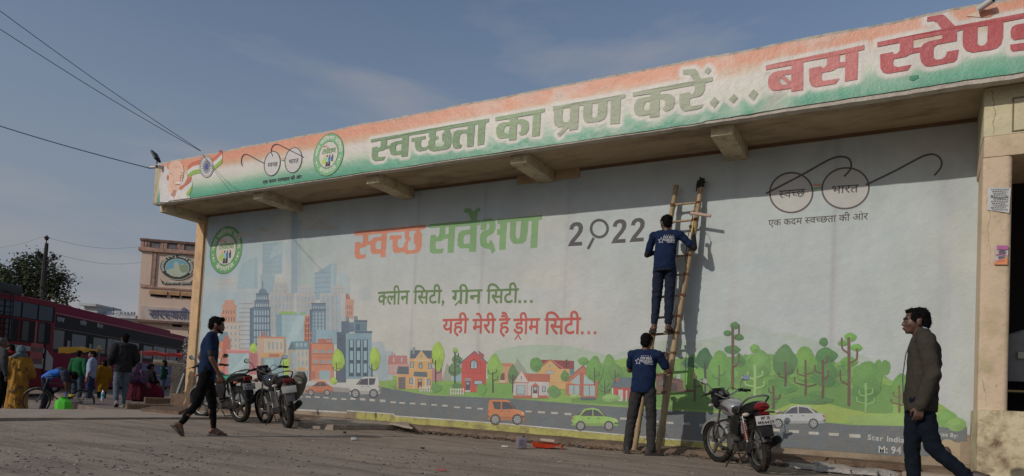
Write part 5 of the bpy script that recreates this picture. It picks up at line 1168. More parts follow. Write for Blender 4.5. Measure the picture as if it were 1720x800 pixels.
    b.tube(gr_, .0125, 8)
    if opts.get('rack'):
        for y in (-.06, 0, .06): b.tube([(-.62, y, .90), (-.90, y, .955)], .006, 6)
    b.build('grab_rail', opts.get('rail', CHR), t)
    # rear lamp, plate, mudguard, indicators
    b = MB()
    if opts.get('big_lamp'):
        rings = []
        for x, k in ((-.855, 1), (-.90, 1.0), (-.935, .82), (-.945, .5)):
            rings.append([V((x, .090*k*math.copysign(abs(math.cos(a))**.8, math.cos(a))*(1 if math.sin(a) > 0 else 1.0), .822+.056*k*math.copysign(abs(math.sin(a))**.9, math.sin(a))+(-.02*abs(math.cos(a)) if math.sin(a) > 0 else .0))) for a in [2*math.pi*i/24 for i in range(24)]])
        b.loft(rings); b.cbox((-.93, 0, .742), (.03, .10, .035))
    else: b.cbox((-.92, 0, .80), (.055, .15, .075))
    b.build('tail_lamp', RLN, t, smooth=45, bevel=0 if opts.get('big_lamp') else .012)
    b = MB(); b.prism([(-.88, .76), (-.93, .70), (-.985, .46), (-.97, .455), (-.90, .62), (-.80, .70)], 'y', -.075, .075); b.prism([(-.83, .74), (-.93, .68), (-.955, .60), (-.90, .60), (-.80, .66)], 'y', -.085, .085); b.build('rear_mudguard', opts.get('guard', BLK), t, bevel=.006)
    fender(ra, .335, .06, 75, 165, BLK, t, name='inner_mudguard')
    pl = Matrix.Translation(V((-.955, 0, .655)))@Matrix.Rotation(R(-90), 4, 'Z')@Matrix.Rotation(R(-12), 4, 'X')   # local x = bike -y, so the text reads from behind
    b = MB(); b.cbox((0, 0, 0), (.235, .006, .115), 0, pl); po = b.build('number_plate', WPL, t, bevel=.002)
    rows_ = plate
    for k, txt in enumerate(rows_):
        if not txt: continue
        Mq = pl@Matrix.Translation(V((0, -.0045, (.027-.054*k) if len(rows_) > 1 else 0))); flat_text(txt, Mq, .038, INK, 'plate_lettering', po, .022, w=(.11, .205)[min(k, 1)] if len(rows_) > 1 else .2)
    for s in (-1, 1):
        b = MB(); b.tube([(-.84, s*.07, .745), (-.86, s*.17, .735)], .009, 6); b.ell((-.865, s*.20, .735), (.026, .045, .024), 12, 8, 1); b.build('indicator', [BLK, opts.get('ind', CLN)], t)
    # crash guard, foot rests, stands, shock absorbers
    if opts.get('guard_bar', True):
        b = MB()
        for s in (-1, 1): b.tube(spline([(.28, s*.05, .62), (.30, s*.20, .58), (.31, s*.25, .45), (.28, s*.22, .30), (.12, s*.10, .24)], 5), .0125, 8)
        b.build('crash_guard', FRM, t)
    b = MB(); b.tube([(.05, -.22, .24), (.05, .22, .24)], .010, 6)
    for s in (-1, 1): b.tube([(.05, s*.16, .245), (.05, s*.24, .25)], .018, 8); b.tube([(-.28, s*.10, .36), (-.30, s*.19, .37)], .013, 6); b.tube([(-.10, s*.13, .30), (-.28, s*.12, .37)], .008, 6)
    b.build('foot_rest', FRM, t)
    b = MB(); b.tube([(-.08, .10, .22), (-.02, .26, -.015+.26*math.tan(lean)*0)], .010, 6); b.ell((-.02, .265, .0), (.03, .022, .008), 8, 6); b.build('side_stand', FRM, t)
    b = MB(); 
    for s in (-1, 1): b.tube([(-.16, s*.09, .20), (-.30, s*.11, .10), (-.36, s*.12, .11)], .010, 6)
    b.tube([(-.30, -.11, .10), (-.30, .11, .10)], .008, 6); b.build('main_stand', FRM, t)
    for s in (-1, 1):
        b = MB(); hp = [V((-.60, s*.115, .33)), V((-.50, s*.115, .70))]; b.tube(hp, .012, 8, 1); ax_ = (hp[1]-hp[0]).normalized(); x_ = ax_.cross(V((0, 1, 0))); y_ = ax_.cross(x_)
        b.tube([hp[0].lerp(hp[1], .15+.65*i/90)+(x_*math.cos(i*.62)+y_*math.sin(i*.62))*.026 for i in range(91)], .005, 5)
        b.build('shock_absorber', [opts.get('spring', CHR), CHR], t)
    if opts.get('sari_guard'):
        b = MB(); fr_ = [(-.24, .14, .62), (-.62, .15, .62), (-.66, .15, .40), (-.36, .145, .34), (-.24, .14, .62)]; b.tube(fr_, .006, 6)
        for k in range(7): b.tube([(-.28-k*.05, .145, .615), (-.34-k*.045, .145, .36)], .004, 5)
        b.build('sari_guard', CHR, t)
    # handlebar, controls, mirrors, head lamp
    b = MB(); hb = spline([(.33, .37, .985), (.37, .25, 1.01), (.40, .12, .96), (.40, 0, .91), (.40, -.12, .96), (.37, -.25, 1.01), (.33, -.37, .985)], 6); b.tube(hb, .011, 8); q1 = b.build('handlebar', opts.get('bar', CHR), t)
    b = MB()
    for s in (-1, 1): b.tube([(.358, s*.29, 1.002), (.33, s*.385, .985)], .0175, 10); b.cbox((.37, s*.245, 1.005), (.05, .06, .045)); b.tube(spline([(.385, s*.25, 1.0), (.43, s*.30, .99), (.42, s*.40, .965)], 4), .006, 6)
    b.tube(spline([(.39, .22, 1.0), (.50, .18, 1.03), (.52, .05, .85), (.45, .03, .70)], 5), .005, 5); b.tube(spline([(.39, -.22, 1.0), (.50, -.16, 1.04), (.53, -.05, .85), (.45, -.03, .68)], 5), .005, 5)
    q2 = b.build('grip_and_lever', BLK, t); steer += [q1, q2]
    for s, up in ((1, opts.get('mirL', 1)), (-1, opts.get('mirR', 1))):
        b = MB(); c = V((.36+.02*up, s*(.30+.06*abs(up)), 1.17)); b.tube(spline([(.37, s*.24, 1.02), (.38, s*.27, 1.10), tuple(c+V((.02, -s*.05, -.03)))], 5), .006, 6)
        M_ = Matrix.Rotation(s*R(14), 3, 'Z')@Matrix.Rotation(R(8), 3, 'Y')
        b.ell(c, (.022, .062, .042), 16, 10, 0, M_); m1 = b.build('mirror', [opts.get('mir_m', BLK)], t)
        b = MB(); n_ = 20; b.add([c+M_@V((-.0235, .054*math.cos(2*math.pi*i/n_), .035*math.sin(2*math.pi*i/n_))) for i in range(n_)]+[c+M_@V((-.018, .058*math.cos(2*math.pi*i/n_), .038*math.sin(2*math.pi*i/n_))) for i in range(n_)], [tuple(range(n_))]+[(i, (i+1) % n_, (i+1) % n_+n_, i+n_) for i in range(n_)]); b.build('mirror_glass', MIR, m1); steer.append(m1)
    b = MB(); b.ell((.50, 0, .86), (.10, .10, .095), 18, 12); b.prism([(.44, .95), (.54, .97), (.60, .90), (.58, .82), (.48, .76), (.42, .80)], 'y', -.11, .11); q = b.build('headlamp_cowl', opts.get('cowl_f', BLK), t, bevel=.02); steer.append(q)
    b = MB(); b.ell((.585, 0, .865), (.03, .085, .07), 16, 8); q = b.build('headlamp', mat('clear_lens', (.6, .62, .62), .1, metal=.4, var=0), t); steer.append(q)
    b = MB(); b.prism([(.47, .93), (.54, 1.06), (.56, 1.06), (.60, .92)], 'y', -.105, .105); q = b.build('fly_screen', opts.get('screen', mat('smoked_screen', (.012, .012, .014), .15, var=0, coat=.4)), t, bevel=.012); steer.append(q)
    b = MB()
    for s in (-1, 1): b.tube([(.46, s*.05, .955), (.425, s*.05, .985)], .042, 16); 
    b.cbox((.45, 0, .95), (.04, .20, .06)); q = b.build('dial_cluster', BLK, t, bevel=.004); steer.append(q)
    b = MB()
    for s in (-1, 1): b.tube([(.4245, s*.05, .9855), (.4225, s*.05, .987)], .034, 16)
    b.build('dial', mat('dial_face', (.10, .10, .11), .25, var=0), q)
    for s in (-1, 1):
        b = MB(); b.tube([(.46, s*.10, .83), (.47, s*.17, .83)], .009, 6); b.ell((.475, s*.20, .83), (.026, .045, .024), 12, 8, 1); q = b.build('indicator', [BLK, opts.get('ind', CLN)], t); steer.append(q)
    for o in steer: o.matrix_basis = SM
    return t
SIL = mat('silver_tank', (.42, .42, .42), .3, metal=.5, var=.05, dirt=(.22, .19, .16), da=.35, ds=6, coat=.4)
NAV = mat('navy_black_tank', (.02, .022, .035), .22, metal=.2, var=.05, dirt=(.10, .085, .07), da=.25, ds=5, coat=.6)
GRT = mat('teal_graphic', (.05, .30, .26), .35, var=.1); WGR = mat('white_graphic', (.55, .55, .55), .35, var=.1)
f2_ = lambda a: (a.x, a.y)
r1 = atZ(1279, 793); m1 = motorcycle(f2_(r1), (r1.x-.66, r1.y+1.09), 'motorcycle with big red tail lamp parked in front of the painted white car', SIL, SIL, mat('black_red_graphic', (.05, .03, .03), .3), ['MP 38', 'MB4459'],
    dict(big_lamp=True, steer=R(20), spring=REDM, rail=mat('grey_rail', (.28, .28, .28), .35, metal=.7), ind=CLN, mirL=1, mirR=1, mir_m=ALU), R(8)); m1.scale = (.95, .95, .95)
b = MB(); b.tube([(-.0, .20, .03), (.0, .12, .30)], .001, 3) if 0 else None
r2 = atZ(484, 719); fr2 = atZ(452, 707)
m2 = motorcycle(f2_(r2), (r2.x-.885, r2.y+.465), 'dusty black motorcycle with a canvas sack tied behind, middle of the parked three', NAV, BLK, None, [''], dict(steer=R(14), sari_guard=True, rail=CHR, guard=mat('grey_guard', (.10, .09, .085), .5, dirt=(.2, .16, .12), da=.5), ind=CLN), R(10))
r3 = atZ(404, 709); fr3 = atZ(330, 700)
m3 = motorcycle(f2_(r3), f2_(fr3), 'black motorcycle with green patterned seat cover, half hidden behind the walking man', NAV, mat('grey_mudguard', (.16, .17, .18), .4, metal=.3), GRT, ['MP38MD', '2374'], dict(rack=True, ind=ALN, spring=CHR, guard_bar=True, cowl_m=BLK, steer=R(8),
    seat=VIN), R(7))
# green seat cover and its raised dots
sc = MB(); rings = []
for x, w, z0, z1 in ((-.10, .112, .74, .835), (-.25, .135, .74, .825), (-.42, .14, .75, .84), (-.56, .13, .78, .875)):
    rings.append([Vector((x, w*math.copysign(abs(math.cos(a))**.6, math.cos(a)), (z0+z1)/2+(z1-z0)/2*math.copysign(abs(math.sin(a))**.6, math.sin(a)))) for a in [2*math.pi*i/20 for i in range(20)]])
sc.loft(rings); so_ = sc.build('seat_cover', mat('green_seat_cover', (.02, .30, .20), .6, var=.2), m3, smooth=50)
sc = MB()
for i in range(7):
    for j in range(5): sc.ell((-.13-i*.065, -.10+j*.05+(i % 2)*.012, .832+(.0 if i < 4 else (i-3)*.013)), (.014, .012, .006), 8, 5)
sc.build('cover_dots', mat('dark_green_dots', (.01, .05, .04), .6), so_)['kind'] = 'stuff'
# sack tied on the middle motorcycle
SK = MB(); SK.ell((0, 0, 0), (.22, .12, .24), 36, 24)
SK.v = [tuple(Vector(v)*(1+.22*noise.noise(Vector(v)*6)+.08*noise.noise(Vector(v)*17))) for v in SK.v]
sko = SK.build('canvas_sack', mat('canvas_sack', (.13, .115, .088), .95, var=.25, vs=9, dirt=(.12, .09, .07), da=.7, ds=7, bump=1, bs=60), None, smooth=60)
Mm2 = Matrix.Translation(m2.location)@m2.rotation_euler.to_matrix().to_4x4()
sko.matrix_world = Mm2@Matrix.Translation((-.64, -.22, .68))@Matrix.Rotation(R(24), 4, 'X')
tag(sko, 'dusty canvas sack tied over the back seat of the middle motorcycle', 'sack')
RP = MB(); RP.ring((.02, 0, 0), .215, .006, 'x', 30, 6); RP.v = [(v[0]+.04*math.sin(v[1]*9), v[1]*.60, v[2]*1.13) for v in RP.v]; RP.build('cord', mat('brown_cord', (.14, .05, .03), .9), sko)
# ================================================================ PEOPLE
V = Vector
def capsule(bb, p0, p1, r0, r1, n=14, flat=1.0, side=None, mi=0):
    p0, p1 = V(p0), V(p1); t = (p1-p0); Ln = t.length or 1e-4; t = t/Ln
    a = V(side) if side else (V((1, 0, 0)) if abs(t.x) < .8 else V((0, 1, 0))); x = (a-t*a.dot(t)).normalized(); y = t.cross(x); rings = []
    for k in range(4): th = math.pi/2*k/4; rings.append((p0-t*r0*math.cos(th), r0*math.sin(th)+1e-4))
    rings.append((p0, r0)); rings.append((p1, r1))
    for k in range(1, 5): th = math.pi/2*k/4; rings.append((p1+t*r1*math.sin(th), r1*math.cos(th)+1e-4))
    bb.loft([[c+(x*math.cos(2*math.pi*i/n)+y*math.sin(2*math.pi*i/n)*flat)*r for i in range(n)] for c, r in rings], True, mi)
def remeshed(bb, name, m, parent, vox, smooth=4, disp=None, label=None):
    me = bb.mesh(name); bm = bmesh.new(); bm.from_mesh(me); bmesh.ops.recalc_face_normals(bm, faces=bm.faces); bm.to_mesh(me); bm.free()
    o = bpy.data.objects.new(name, me); COL.objects.link(o)
    r_ = o.modifiers.new('r', 'REMESH'); r_.mode = 'VOXEL'; r_.voxel_size = vox; r_.adaptivity = 0
    s_ = o.modifiers.new('s', 'SMOOTH'); s_.factor = .5; s_.iterations = smooth
    dg = bpy.context.evaluated_depsgraph_get(); ev = o.evaluated_get(dg); m2 = bpy.data.meshes.new_from_object(ev); o.modifiers.clear(); o.data = m2; bpy.data.meshes.remove(me)
    m2.name = name
    if disp:
        n = len(m2.vertices); co_ = np.empty(n*3, np.float32); no = np.empty(n*3, np.float32)
        m2.vertices.foreach_get('co', co_); m2.vertices.foreach_get('normal', no); co_ = co_.reshape(-1, 3); no = no.reshape(-1, 3)
        d = np.array([disp(V(c)) for c in co_.tolist()])[:, None]; co_ += no*d; m2.vertices.foreach_set('co', co_.ravel())
    m2.materials.clear()
    for q in (m if isinstance(m, (list, tuple)) else [m]): m2.materials.append(q)
    m2.shade_smooth(); m2.update()
    if parent: o.parent = parent
    if label: o['label'] = label
    return o
def folds(amp, sc=(9, 9, 22), seed=0):
    def f(c):
        a = noise.noise(V((c.x*sc[0]+seed, c.y*sc[1], c.z*sc[2]))); b_ = noise.noise(V((c.x*sc[0]*2.1+seed, c.y*sc[1]*2.1, c.z*sc[2]*1.3+5)))
        return amp*((1-abs(a)*2.2)*.6+b_*.5)-amp*.2
    return f
SKIN = mat('brown_skin', (.135, .066, .042), .5, var=.12, vs=12, spec=.4); SKIN2 = mat('dark_brown_skin', (.10, .050, .034), .5, var=.12, vs=12); SKIN3 = mat('light_brown_skin', (.20, .11, .075), .5, var=.1, vs=12)
HAIR = mat('black_hair', (.005, .004, .004), .8, var=.4, vs=60, bump=.5, bs=220, spec=.12)
EYEW = mat('eye_white', (.22, .19, .17), .3, var=0); EYEB = mat('eye_dark', (.012, .008, .006), .2, var=0); LIPM = mat('lip', (.14, .05, .045), .5, var=0)
def cloth(name, c, rough=.9, **k): return mat(name, c, rough, var=.14, vs=14, bump=.55, bs=24, dirt=tuple(v*.65 for v in c[:3]), da=.4, ds=7, spec=.12, **k)
NAVY = cloth('navy_shirt', (.011, .022, .060), .9)
def hand(bb, w, d, nrm, s=1.0, curl=.5, side=1, spread=.0):
    """wrist w, direction d of the palm, nrm out of the palm (the way the fingers close); thumb on the side axis"""
    d = V(d).normalized(); nrm = V(nrm); nrm = (nrm-d*nrm.dot(d)).normalized(); x = d.cross(nrm)*side; w = V(w)
    P_ = lambda a, b_, c: w+(x*a+d*b_+nrm*c)*s
    for a in (-.026, -.009, .009, .026): capsule(bb, P_(a*.6, .0, 0), P_(a, .078, 0), .015*s, .0125*s, 8)
    for k, (a, L_) in enumerate(((.030, .070), (.011, .080), (-.009, .074), (-.028, .058))):
        c = curl*(1+.12*k); p = P_(a, .082, 0); dd = V((0, 1, 0)); ang = c*.55
        for j, f in enumerate((.42, .33, .25)):
            ang += c*.75*(1 if j else .35); q = p+(d*math.cos(ang)+nrm*math.sin(ang)+x*(a*spread*8))*L_*f*s*1.05; capsule(bb, p, q, (.0098-.001*j)*s, (.0088-.001*j)*s, 8); p = q
    p = P_(.030, .022, .004); q = P_(.056, .052, .014); r_ = P_(.058-.02*curl, .086, .022+.018*curl); capsule(bb, p, q, .0135*s, .0108*s, 8); capsule(bb, q, r_, .0105*s, .0085*s, 8)
def person(label, loc, face, H, J, O, vox=.008, group=None, cat='person'):
    """J joints in a 1.70 m frame (x right, y ahead, z up); O outfit"""
    t = thing('person', label, cat, loc, face-math.pi/2, group); k = H/1.70; g = {}
    D_ = dict(pelvis=(0,0,.93), waist=(0,0,1.08), chest=(0,.0,1.28), neck=(0,-.015,1.45), head=(0,.01,1.585), sL=(-.185,-.01,1.405), eL=(-.235,-.03,1.12), wL=(-.24,.03,.87), sR=(.185,-.01,1.405), eR=(.235,-.03,1.12), wR=(.24,.03,.87),
              hL=(-.088,0,.91), kL=(-.098,.02,.49), aL=(-.10,-.02,.085), hR=(.088,0,.91), kR=(.098,.02,.49), aR=(.10,-.02,.085), fL=(0,1,0), fR=(0,1,0), hyaw=0, hpitch=0, hroll=0, dL=(0,.1,-1), dR=(0,.1,-1), nL=(1,0,0), nR=(-1,0,0), cL=.45, cR=.45)
    D_.update(J)
    for a, b_ in D_.items(): g[a] = V(b_)*k if (isinstance(b_, tuple) and a[0] not in 'fdn') or a == 'neck' else (V(b_) if isinstance(b_, tuple) else b_)
    near = vox < .012; fat = O.get('fat', 1.0)
    # ---- body: one continuous surface
    b = MB(); hw = (g['sR']-g['sL']).normalized(); pw = (g['hR']-g['hL']).normalized()
    def torso(bb, e=0, hem=0, w=1.0, straight=0):
        st = [(g['pelvis']-V((0, 0, hem))*k, .150+.008*straight, .100, pw), (g['pelvis'], .158, .108, pw), (g['waist'], .138+.016*straight, .096+.01*straight, (pw+hw).normalized()), (g['chest'], .158, .112, hw), (g['chest'].lerp(g['neck'], .50), .158, .098, hw), (g['chest'].lerp(g['neck'], .78), .105, .078, hw), (g['neck'], .060, .060, hw)]
        if not hem: st = st[1:]
        rings = []
        for i, (c, rx, ry, ax) in enumerate(st):
            up = ((st[min(i+1, len(st)-1)][0])-(st[max(i-1, 0)][0])).normalized(); x = (ax-up*ax.dot(up)).normalized(); y = up.cross(x)
            rings.append([c+x*((rx*w*fat*k+e)*math.copysign(abs(math.cos(a))**.85, math.cos(a)))+y*((ry*fat*k+e)*math.sin(a)) for a in [2*math.pi*i_/24 for i_ in range(24)]])
        bb.loft(rings)
        for s_, q in ((-1, 'sL'), (1, 'sR')): capsule(bb, g['chest'].lerp(g['neck'], .55), g[q], (.075*k+e), .056*k*fat+e, 14)
        capsule(bb, g['neck']+(g['chest']-g['neck'])*.12, g['sL'].lerp(g['neck'], .35), .055*k+e, .050*k+e); capsule(bb, g['neck']+(g['chest']-g['neck'])*.12, g['sR'].lerp(g['neck'], .35), .055*k+e, .050*k+e)
    torso(b)
    for s_ in 'LR':
        capsule(b, g['s'+s_], g['e'+s_], .050*k*fat, .038*k*fat); capsule(b, g['e'+s_], g['w'+s_], .039*k*fat, .025*k*fat)
        capsule(b, g['h'+s_], g['k'+s_], .080*k*fat, .055*k); capsule(b, g['k'+s_], g['a'+s_], .054*k, .036*k)
        cp = g['k'+s_].lerp(g['a'+s_], .3); b.ell(cp-V((0, .015, 0))*k, (.042*k, .044*k, .09*k), 12, 8)
        if vox < .02: hand(b, g['w'+s_], g['d'+s_], g['n'+s_], k*1.02, g['c'+s_], 1 if s_ == 'R' else -1)
        else: capsule(b, g['w'+s_], g['w'+s_]+g['d'+s_].normalized()*.13*k, .028*k, .024*k, 8, .6)
        f = g['f'+s_].normalized(); a = g['a'+s_]; sx = f.cross(V((0, 0, 1))); sx = sx.normalized() if sx.length > .01 else V((1, 0, 0)); dn = f.cross(sx); dn = dn if dn.z < 0 else -dn
        heel = a-f*.035*k+dn*.045*k; ball = a+f*.12*k+dn*.062*k
        capsule(b, a, heel, .036*k, .032*k); capsule(b, a, ball, .036*k, .030*k); capsule(b, heel, ball, .030*k, .034*k, flat=.7)
        for q in range(5): capsule(b, ball+sx*(-.030+.015*q)*k, ball+f*(.065-.006*abs(q-1.5))*k+sx*(-.036+.017*q)*k+dn*.006*k, .013*k, .010*k, 6)
        g['foot'+s_] = (a, f, sx, dn)
    HM = Matrix.Rotation(g['hyaw'], 3, 'Z')@Matrix.Rotation(g['hpitch'], 3, 'X')@Matrix.Rotation(g['hroll'], 3, 'Y'); hc = g['head']; hk = k*O.get('headscale', 1.0)
    h = lambda x, y, z: hc+HM@(V((x, y, z))*hk)
    capsule(b, g['neck']-V((0, 0, .03)), h(0, -.015, -.06), .060*k*O.get('neckr', 1), .055*k)
    def he(c, r, mi=0): b.ell(h(*c), [q*hk for q in r], 18, 12, mi, HM)
    he((0, -.012, .035), (.074, .094, .082)); he((0, .028, -.015), (.062, .066, .082)); he((0, .040, -.068), (.045, .048, .036)); he((0, .066, -.088), (.021, .018, .016)); he((0, -.02, -.03), (.062, .07, .07))
    he((0, .080, .032), (.046, .014, .012)); he((.042, .062, -.024), (.020, .018, .016)); he((-.042, .062, -.024), (.020, .018, .016))
    capsule(b, h(0, .086, .020), h(0, .101, -.022), .008*hk, .0125*hk, 8); he((.010, .094, -.026), (.009, .010, .008)); he((-.010, .094, -.026), (.009, .010, .008))
    he((0, .092, -.051), (.022, .010, .0065)); he((0, .090, -.062), (.019, .010, .007))
    for s_ in (-1, 1): he((s_*.076, -.008, -.008), (.010, .022, .033)); he((s_*.078, -.012, .010), (.010, .020, .014))
    skm = O.get('skin', SKIN); body = remeshed(b, 'body', skm, t, vox, 3)
    if near:
        for s_ in (-1, 1):
            e = MB(); e.ell(h(s_*.031, .079, .008), [q*hk for q in (.012, .0075, .0055)], 12, 8, 0, HM); e.ell(h(s_*.031, .0865, .008), [q*hk for q in (.0060, .0035, .0055)], 10, 6, 1, HM); e.build('eye', [EYEW, EYEB], t)
            e = MB(); capsule(e, h(s_*.014, .090, .026), h(s_*.032, .089, .033), .0042*hk, .005*hk, 6); capsule(e, h(s_*.032, .089, .033), h(s_*.051, .076, .026), .005*hk, .003*hk, 6); e.build('eyebrow', HAIR, t)
        e = MB(); e.ell(h(0, .0955, -.052), [q*hk for q in (.021, .0085, .005)], 12, 6, 0, HM); e.ell(h(0, .0945, -.061), [q*hk for q in (.018, .0085, .0055)], 12, 6, 0, HM); e.build('lips', LIPM, t)
    # ---- hair
    if O.get('hair', 'short'):
        b = MB(); st = O.get('hair', 'short')
        b.ell(h(0, -.026, .050), [q*hk for q in (.079, .090, .079)], 20, 14, 0, HM); b.ell(h(0, .030, .094), [q*hk for q in (.054, .048, .028)], 16, 10, 0, HM); b.ell(h(0, -.060, .0), [q*hk for q in (.068, .058, .085)], 16, 12, 0, HM)
        for s_ in (-1, 1): b.ell(h(s_*.062, .012, .045), [q*hk for q in (.018, .045, .048)], 12, 8, 0, HM); capsule(b, h(s_*.071, .018, .03), h(s_*.071, .020, -.008), .008*hk, .005*hk, 6)
        if st == 'quiff': b.ell(h(0, .055, .100), [q*hk for q in (.050, .040, .026)], 14, 8, 0, HM); b.ell(h(.0, .078, .082), [q*hk for q in (.045, .018, .018)], 14, 8, 0, HM)
        if st == 'long': capsule(b, h(0, -.06, 0), h(0, -.10, -.42), .07*hk, .035*hk, flat=.6); b.ell(h(0, -.05, -.06), [q*hk for q in (.082, .06, .12)], 14, 10, 0, HM)
        if st == 'bun': b.ell(h(0, -.12, .0), .05*hk, 12, 8)
        if st == 'mop': b.ell(h(0, -.01, .055), [q*hk for q in (.098, .115, .10)], 16, 12, 0, HM)
        sd = O.get('seed', 0)
        hro = remeshed(b, 'hair', O.get('hair_m', HAIR), t, max(.007, vox*.9), 2, lambda c: .008*noise.noise(c*38+V((sd, 0, 0)))+.005*noise.noise(c*90))
        if near:     # loose tufts so that the outline is not a helmet
            rnd = random.Random(sd+1); vsn = [(v.co.copy(), v.normal.copy()) for v in hro.data.vertices if v.co.z > hc.z-.05]; tb = MB()
            for i in range(700):
                c, n_ = rnd.choice(vsn); d_ = (n_*.9+V((rnd.uniform(-.5, .5), rnd.uniform(-.5, .5), rnd.uniform(-.5, .35)))).normalized(); x = d_.cross(V((rnd.random(), rnd.random(), rnd.random()))).normalized()*.0022; Lh = rnd.uniform(.008, .019)*(1.3 if st != 'short' else 1)
                tb.add([c-n_*.003-x, c-n_*.003+x, c+d_*Lh], [(0, 1, 2)])
            q = tb.build('hair_tufts', O.get('hair_m', HAIR), hro, smooth=0, fix=False); q['kind'] = 'stuff'
    # ---- trousers
    sd = O.get('seed', 0)
    if O.get('trousers'):
        b = MB(); e = .012*k; q = g['pelvis']
        st = [(q-V((0, 0, .055))*k, .158, .112), (q, .165, .115), (q.lerp(g['waist'], .75), .152, .105)]
        b.loft([[c+pw*((rx*fat*k)*math.copysign(abs(math.cos(a))**.85, math.cos(a)))+V((0, ry*fat*k*math.sin(a), 0)) for a in [2*math.pi*i_/24 for i_ in range(24)]] for c, rx, ry in st])
        lo = O.get('cuff', 1.0); wid = O.get('leg', 1.0)
        for s_ in 'LR':
            kn, an = g['k'+s_], g['k'+s_].lerp(g['a'+s_], lo); capsule(b, g['h'+s_], kn, (.094*k)*fat, .066*k*wid); capsule(b, kn, an, .066*k*wid, .050*k*wid*O.get('hemw', 1.0))
        remeshed(b, 'trousers', O['trousers'], t, vox*1.15, 3, folds(.012*k, (9, 9, 13), sd+3))
    # ---- upper garment
    if O.get('top'):
        b = MB(); e = O.get('loose', .014)*k; torso(b, e, O.get('hem', .06), O.get('w', 1.0), 1)
        sl_ = O.get('sleeve', .62)
        for s_ in 'LR':
            if sl_ <= 1: capsule(b, g['s'+s_], g['s'+s_].lerp(g['e'+s_], sl_), (.058*k)*fat+e*.6, (.050*k)*fat+e*.7)
            else: capsule(b, g['s'+s_], g['e'+s_], .060*k*fat+e*.8, .048*k*fat+e*.8); capsule(b, g['e'+s_], g['e'+s_].lerp(g['w'+s_], sl_-1), .048*k*fat+e*.8, .035*k+e*.8)
        if O.get('collar'): capsule(b, g['neck'], g['neck'].lerp(hc, .22), .068*k, .066*k)
        if O.get('hood'): b.ell(g['neck']+V((0, -.07, -.02))*k, (.12*k, .07*k, .06*k), 14, 8)
        top = remeshed(b, O.get('top_name', 'shirt'), O['top'], t, vox*1.15, 3, folds(O.get('fold', .011)*k, (10, 8, 9), sd+11))
        g['top'] = top
        if sl_ > 1 and O.get('cuffm'):
            b = MB()
            for s_ in 'LR': capsule(b, g['e'+s_].lerp(g['w'+s_], sl_-1.02), g['e'+s_].lerp(g['w'+s_], min(1, sl_-.92)), .038*k+e*.7, .034*k+e*.6)
            b.build('cuff', O['cuffm'], t, smooth=60)
    # ---- footwear
    fw = O.get('feet')
    if fw:
        for s_ in 'LR':
            a, f, sx, dn = g['foot'+s_]; b = MB(); M_ = Matrix((sx, f, -dn)).transposed()
            P_ = lambda x, y, z: a+sx*x*k+f*y*k-dn*z*k
            if fw[0] == 'slipper':
                out = [(-.030,-.075), (0,-.085), (.030,-.075), (.034,.02), (.046,.12), (.036,.18), (0,.20), (-.036,.18), (-.044,.12), (-.033,.02)]
                b.add([P_(x, y, -.098) for x, y in out]+[P_(x, y, -.080) for x, y in out], [tuple(range(9, -1, -1)), tuple(range(10, 20))]+[(i, (i+1) % 10, (i+1) % 10+10, i+10) for i in range(10)])
                for q in (-1, 1): b.tube([P_(q*.042, .04, -.085), P_(q*.036, .085, -.030), P_(.0, .135, -.055)], .007*k, 6)
            else:
                b.loft([[P_(x*w_, y_, z) for x, z in ((-.04, 0), (-.042, .035), (-.030, tz), (0, tz+.012), (.030, tz), (.042, .035), (.04, 0))] for y_, w_, tz in ((-.085, .62, .07), (-.07, .85, .10), (-.02, .9, .105), (.03, .95, .085), (.09, 1.1, .06), (.15, 1.0, .045), (.19, .6, .03))])
                b.v = [tuple(V(p)+dn*.098*k) for p in b.v]
                b.loft([[P_(x*w_, y_, z-.098) for x, z in ((-.045, -.012), (-.045, .012), (.045, .012), (.045, -.012))] for y_, w_ in ((-.09, .7), (-.04, .9), (.09, 1.1), (.16, 1.0), (.198, .6))], mi=1)
            b.build('slipper' if fw[0] == 'slipper' else 'shoe', list(fw[1:]) if len(fw) > 2 else [fw[1], fw[1]], t, smooth=50)
    bpy.context.view_layer.update(); t['_g'] = 0; del t['_g']
    g['t'] = t; g['k'] = k; g['h'] = h; g['HM'] = HM
    return g
def on_back(g, shapes, name, m, c, off=.004):
    """flat print laid on the back of the shirt: shapes [(verts, faces)] in metres, centre c (x, z)"""
    me = g['top'].data; bvh = BVHTree.FromPolygons([v.co for v in me.vertices], [p.vertices for p in me.polygons]); bb = MB()
    for vs, fs in shapes:
        P_ = []
        for x, z in vs:
            hit = bvh.ray_cast(V((c[0]+x, -1.0, c[1]+z)), V((0, 1, 0)))[0]; P_.append(hit-V((0, off, 0)) if hit else V((c[0]+x, -.13, c[1]+z)))
        bb.add(P_, fs)
    return bb.build(name, m, g['top'], smooth=0, fix=False)
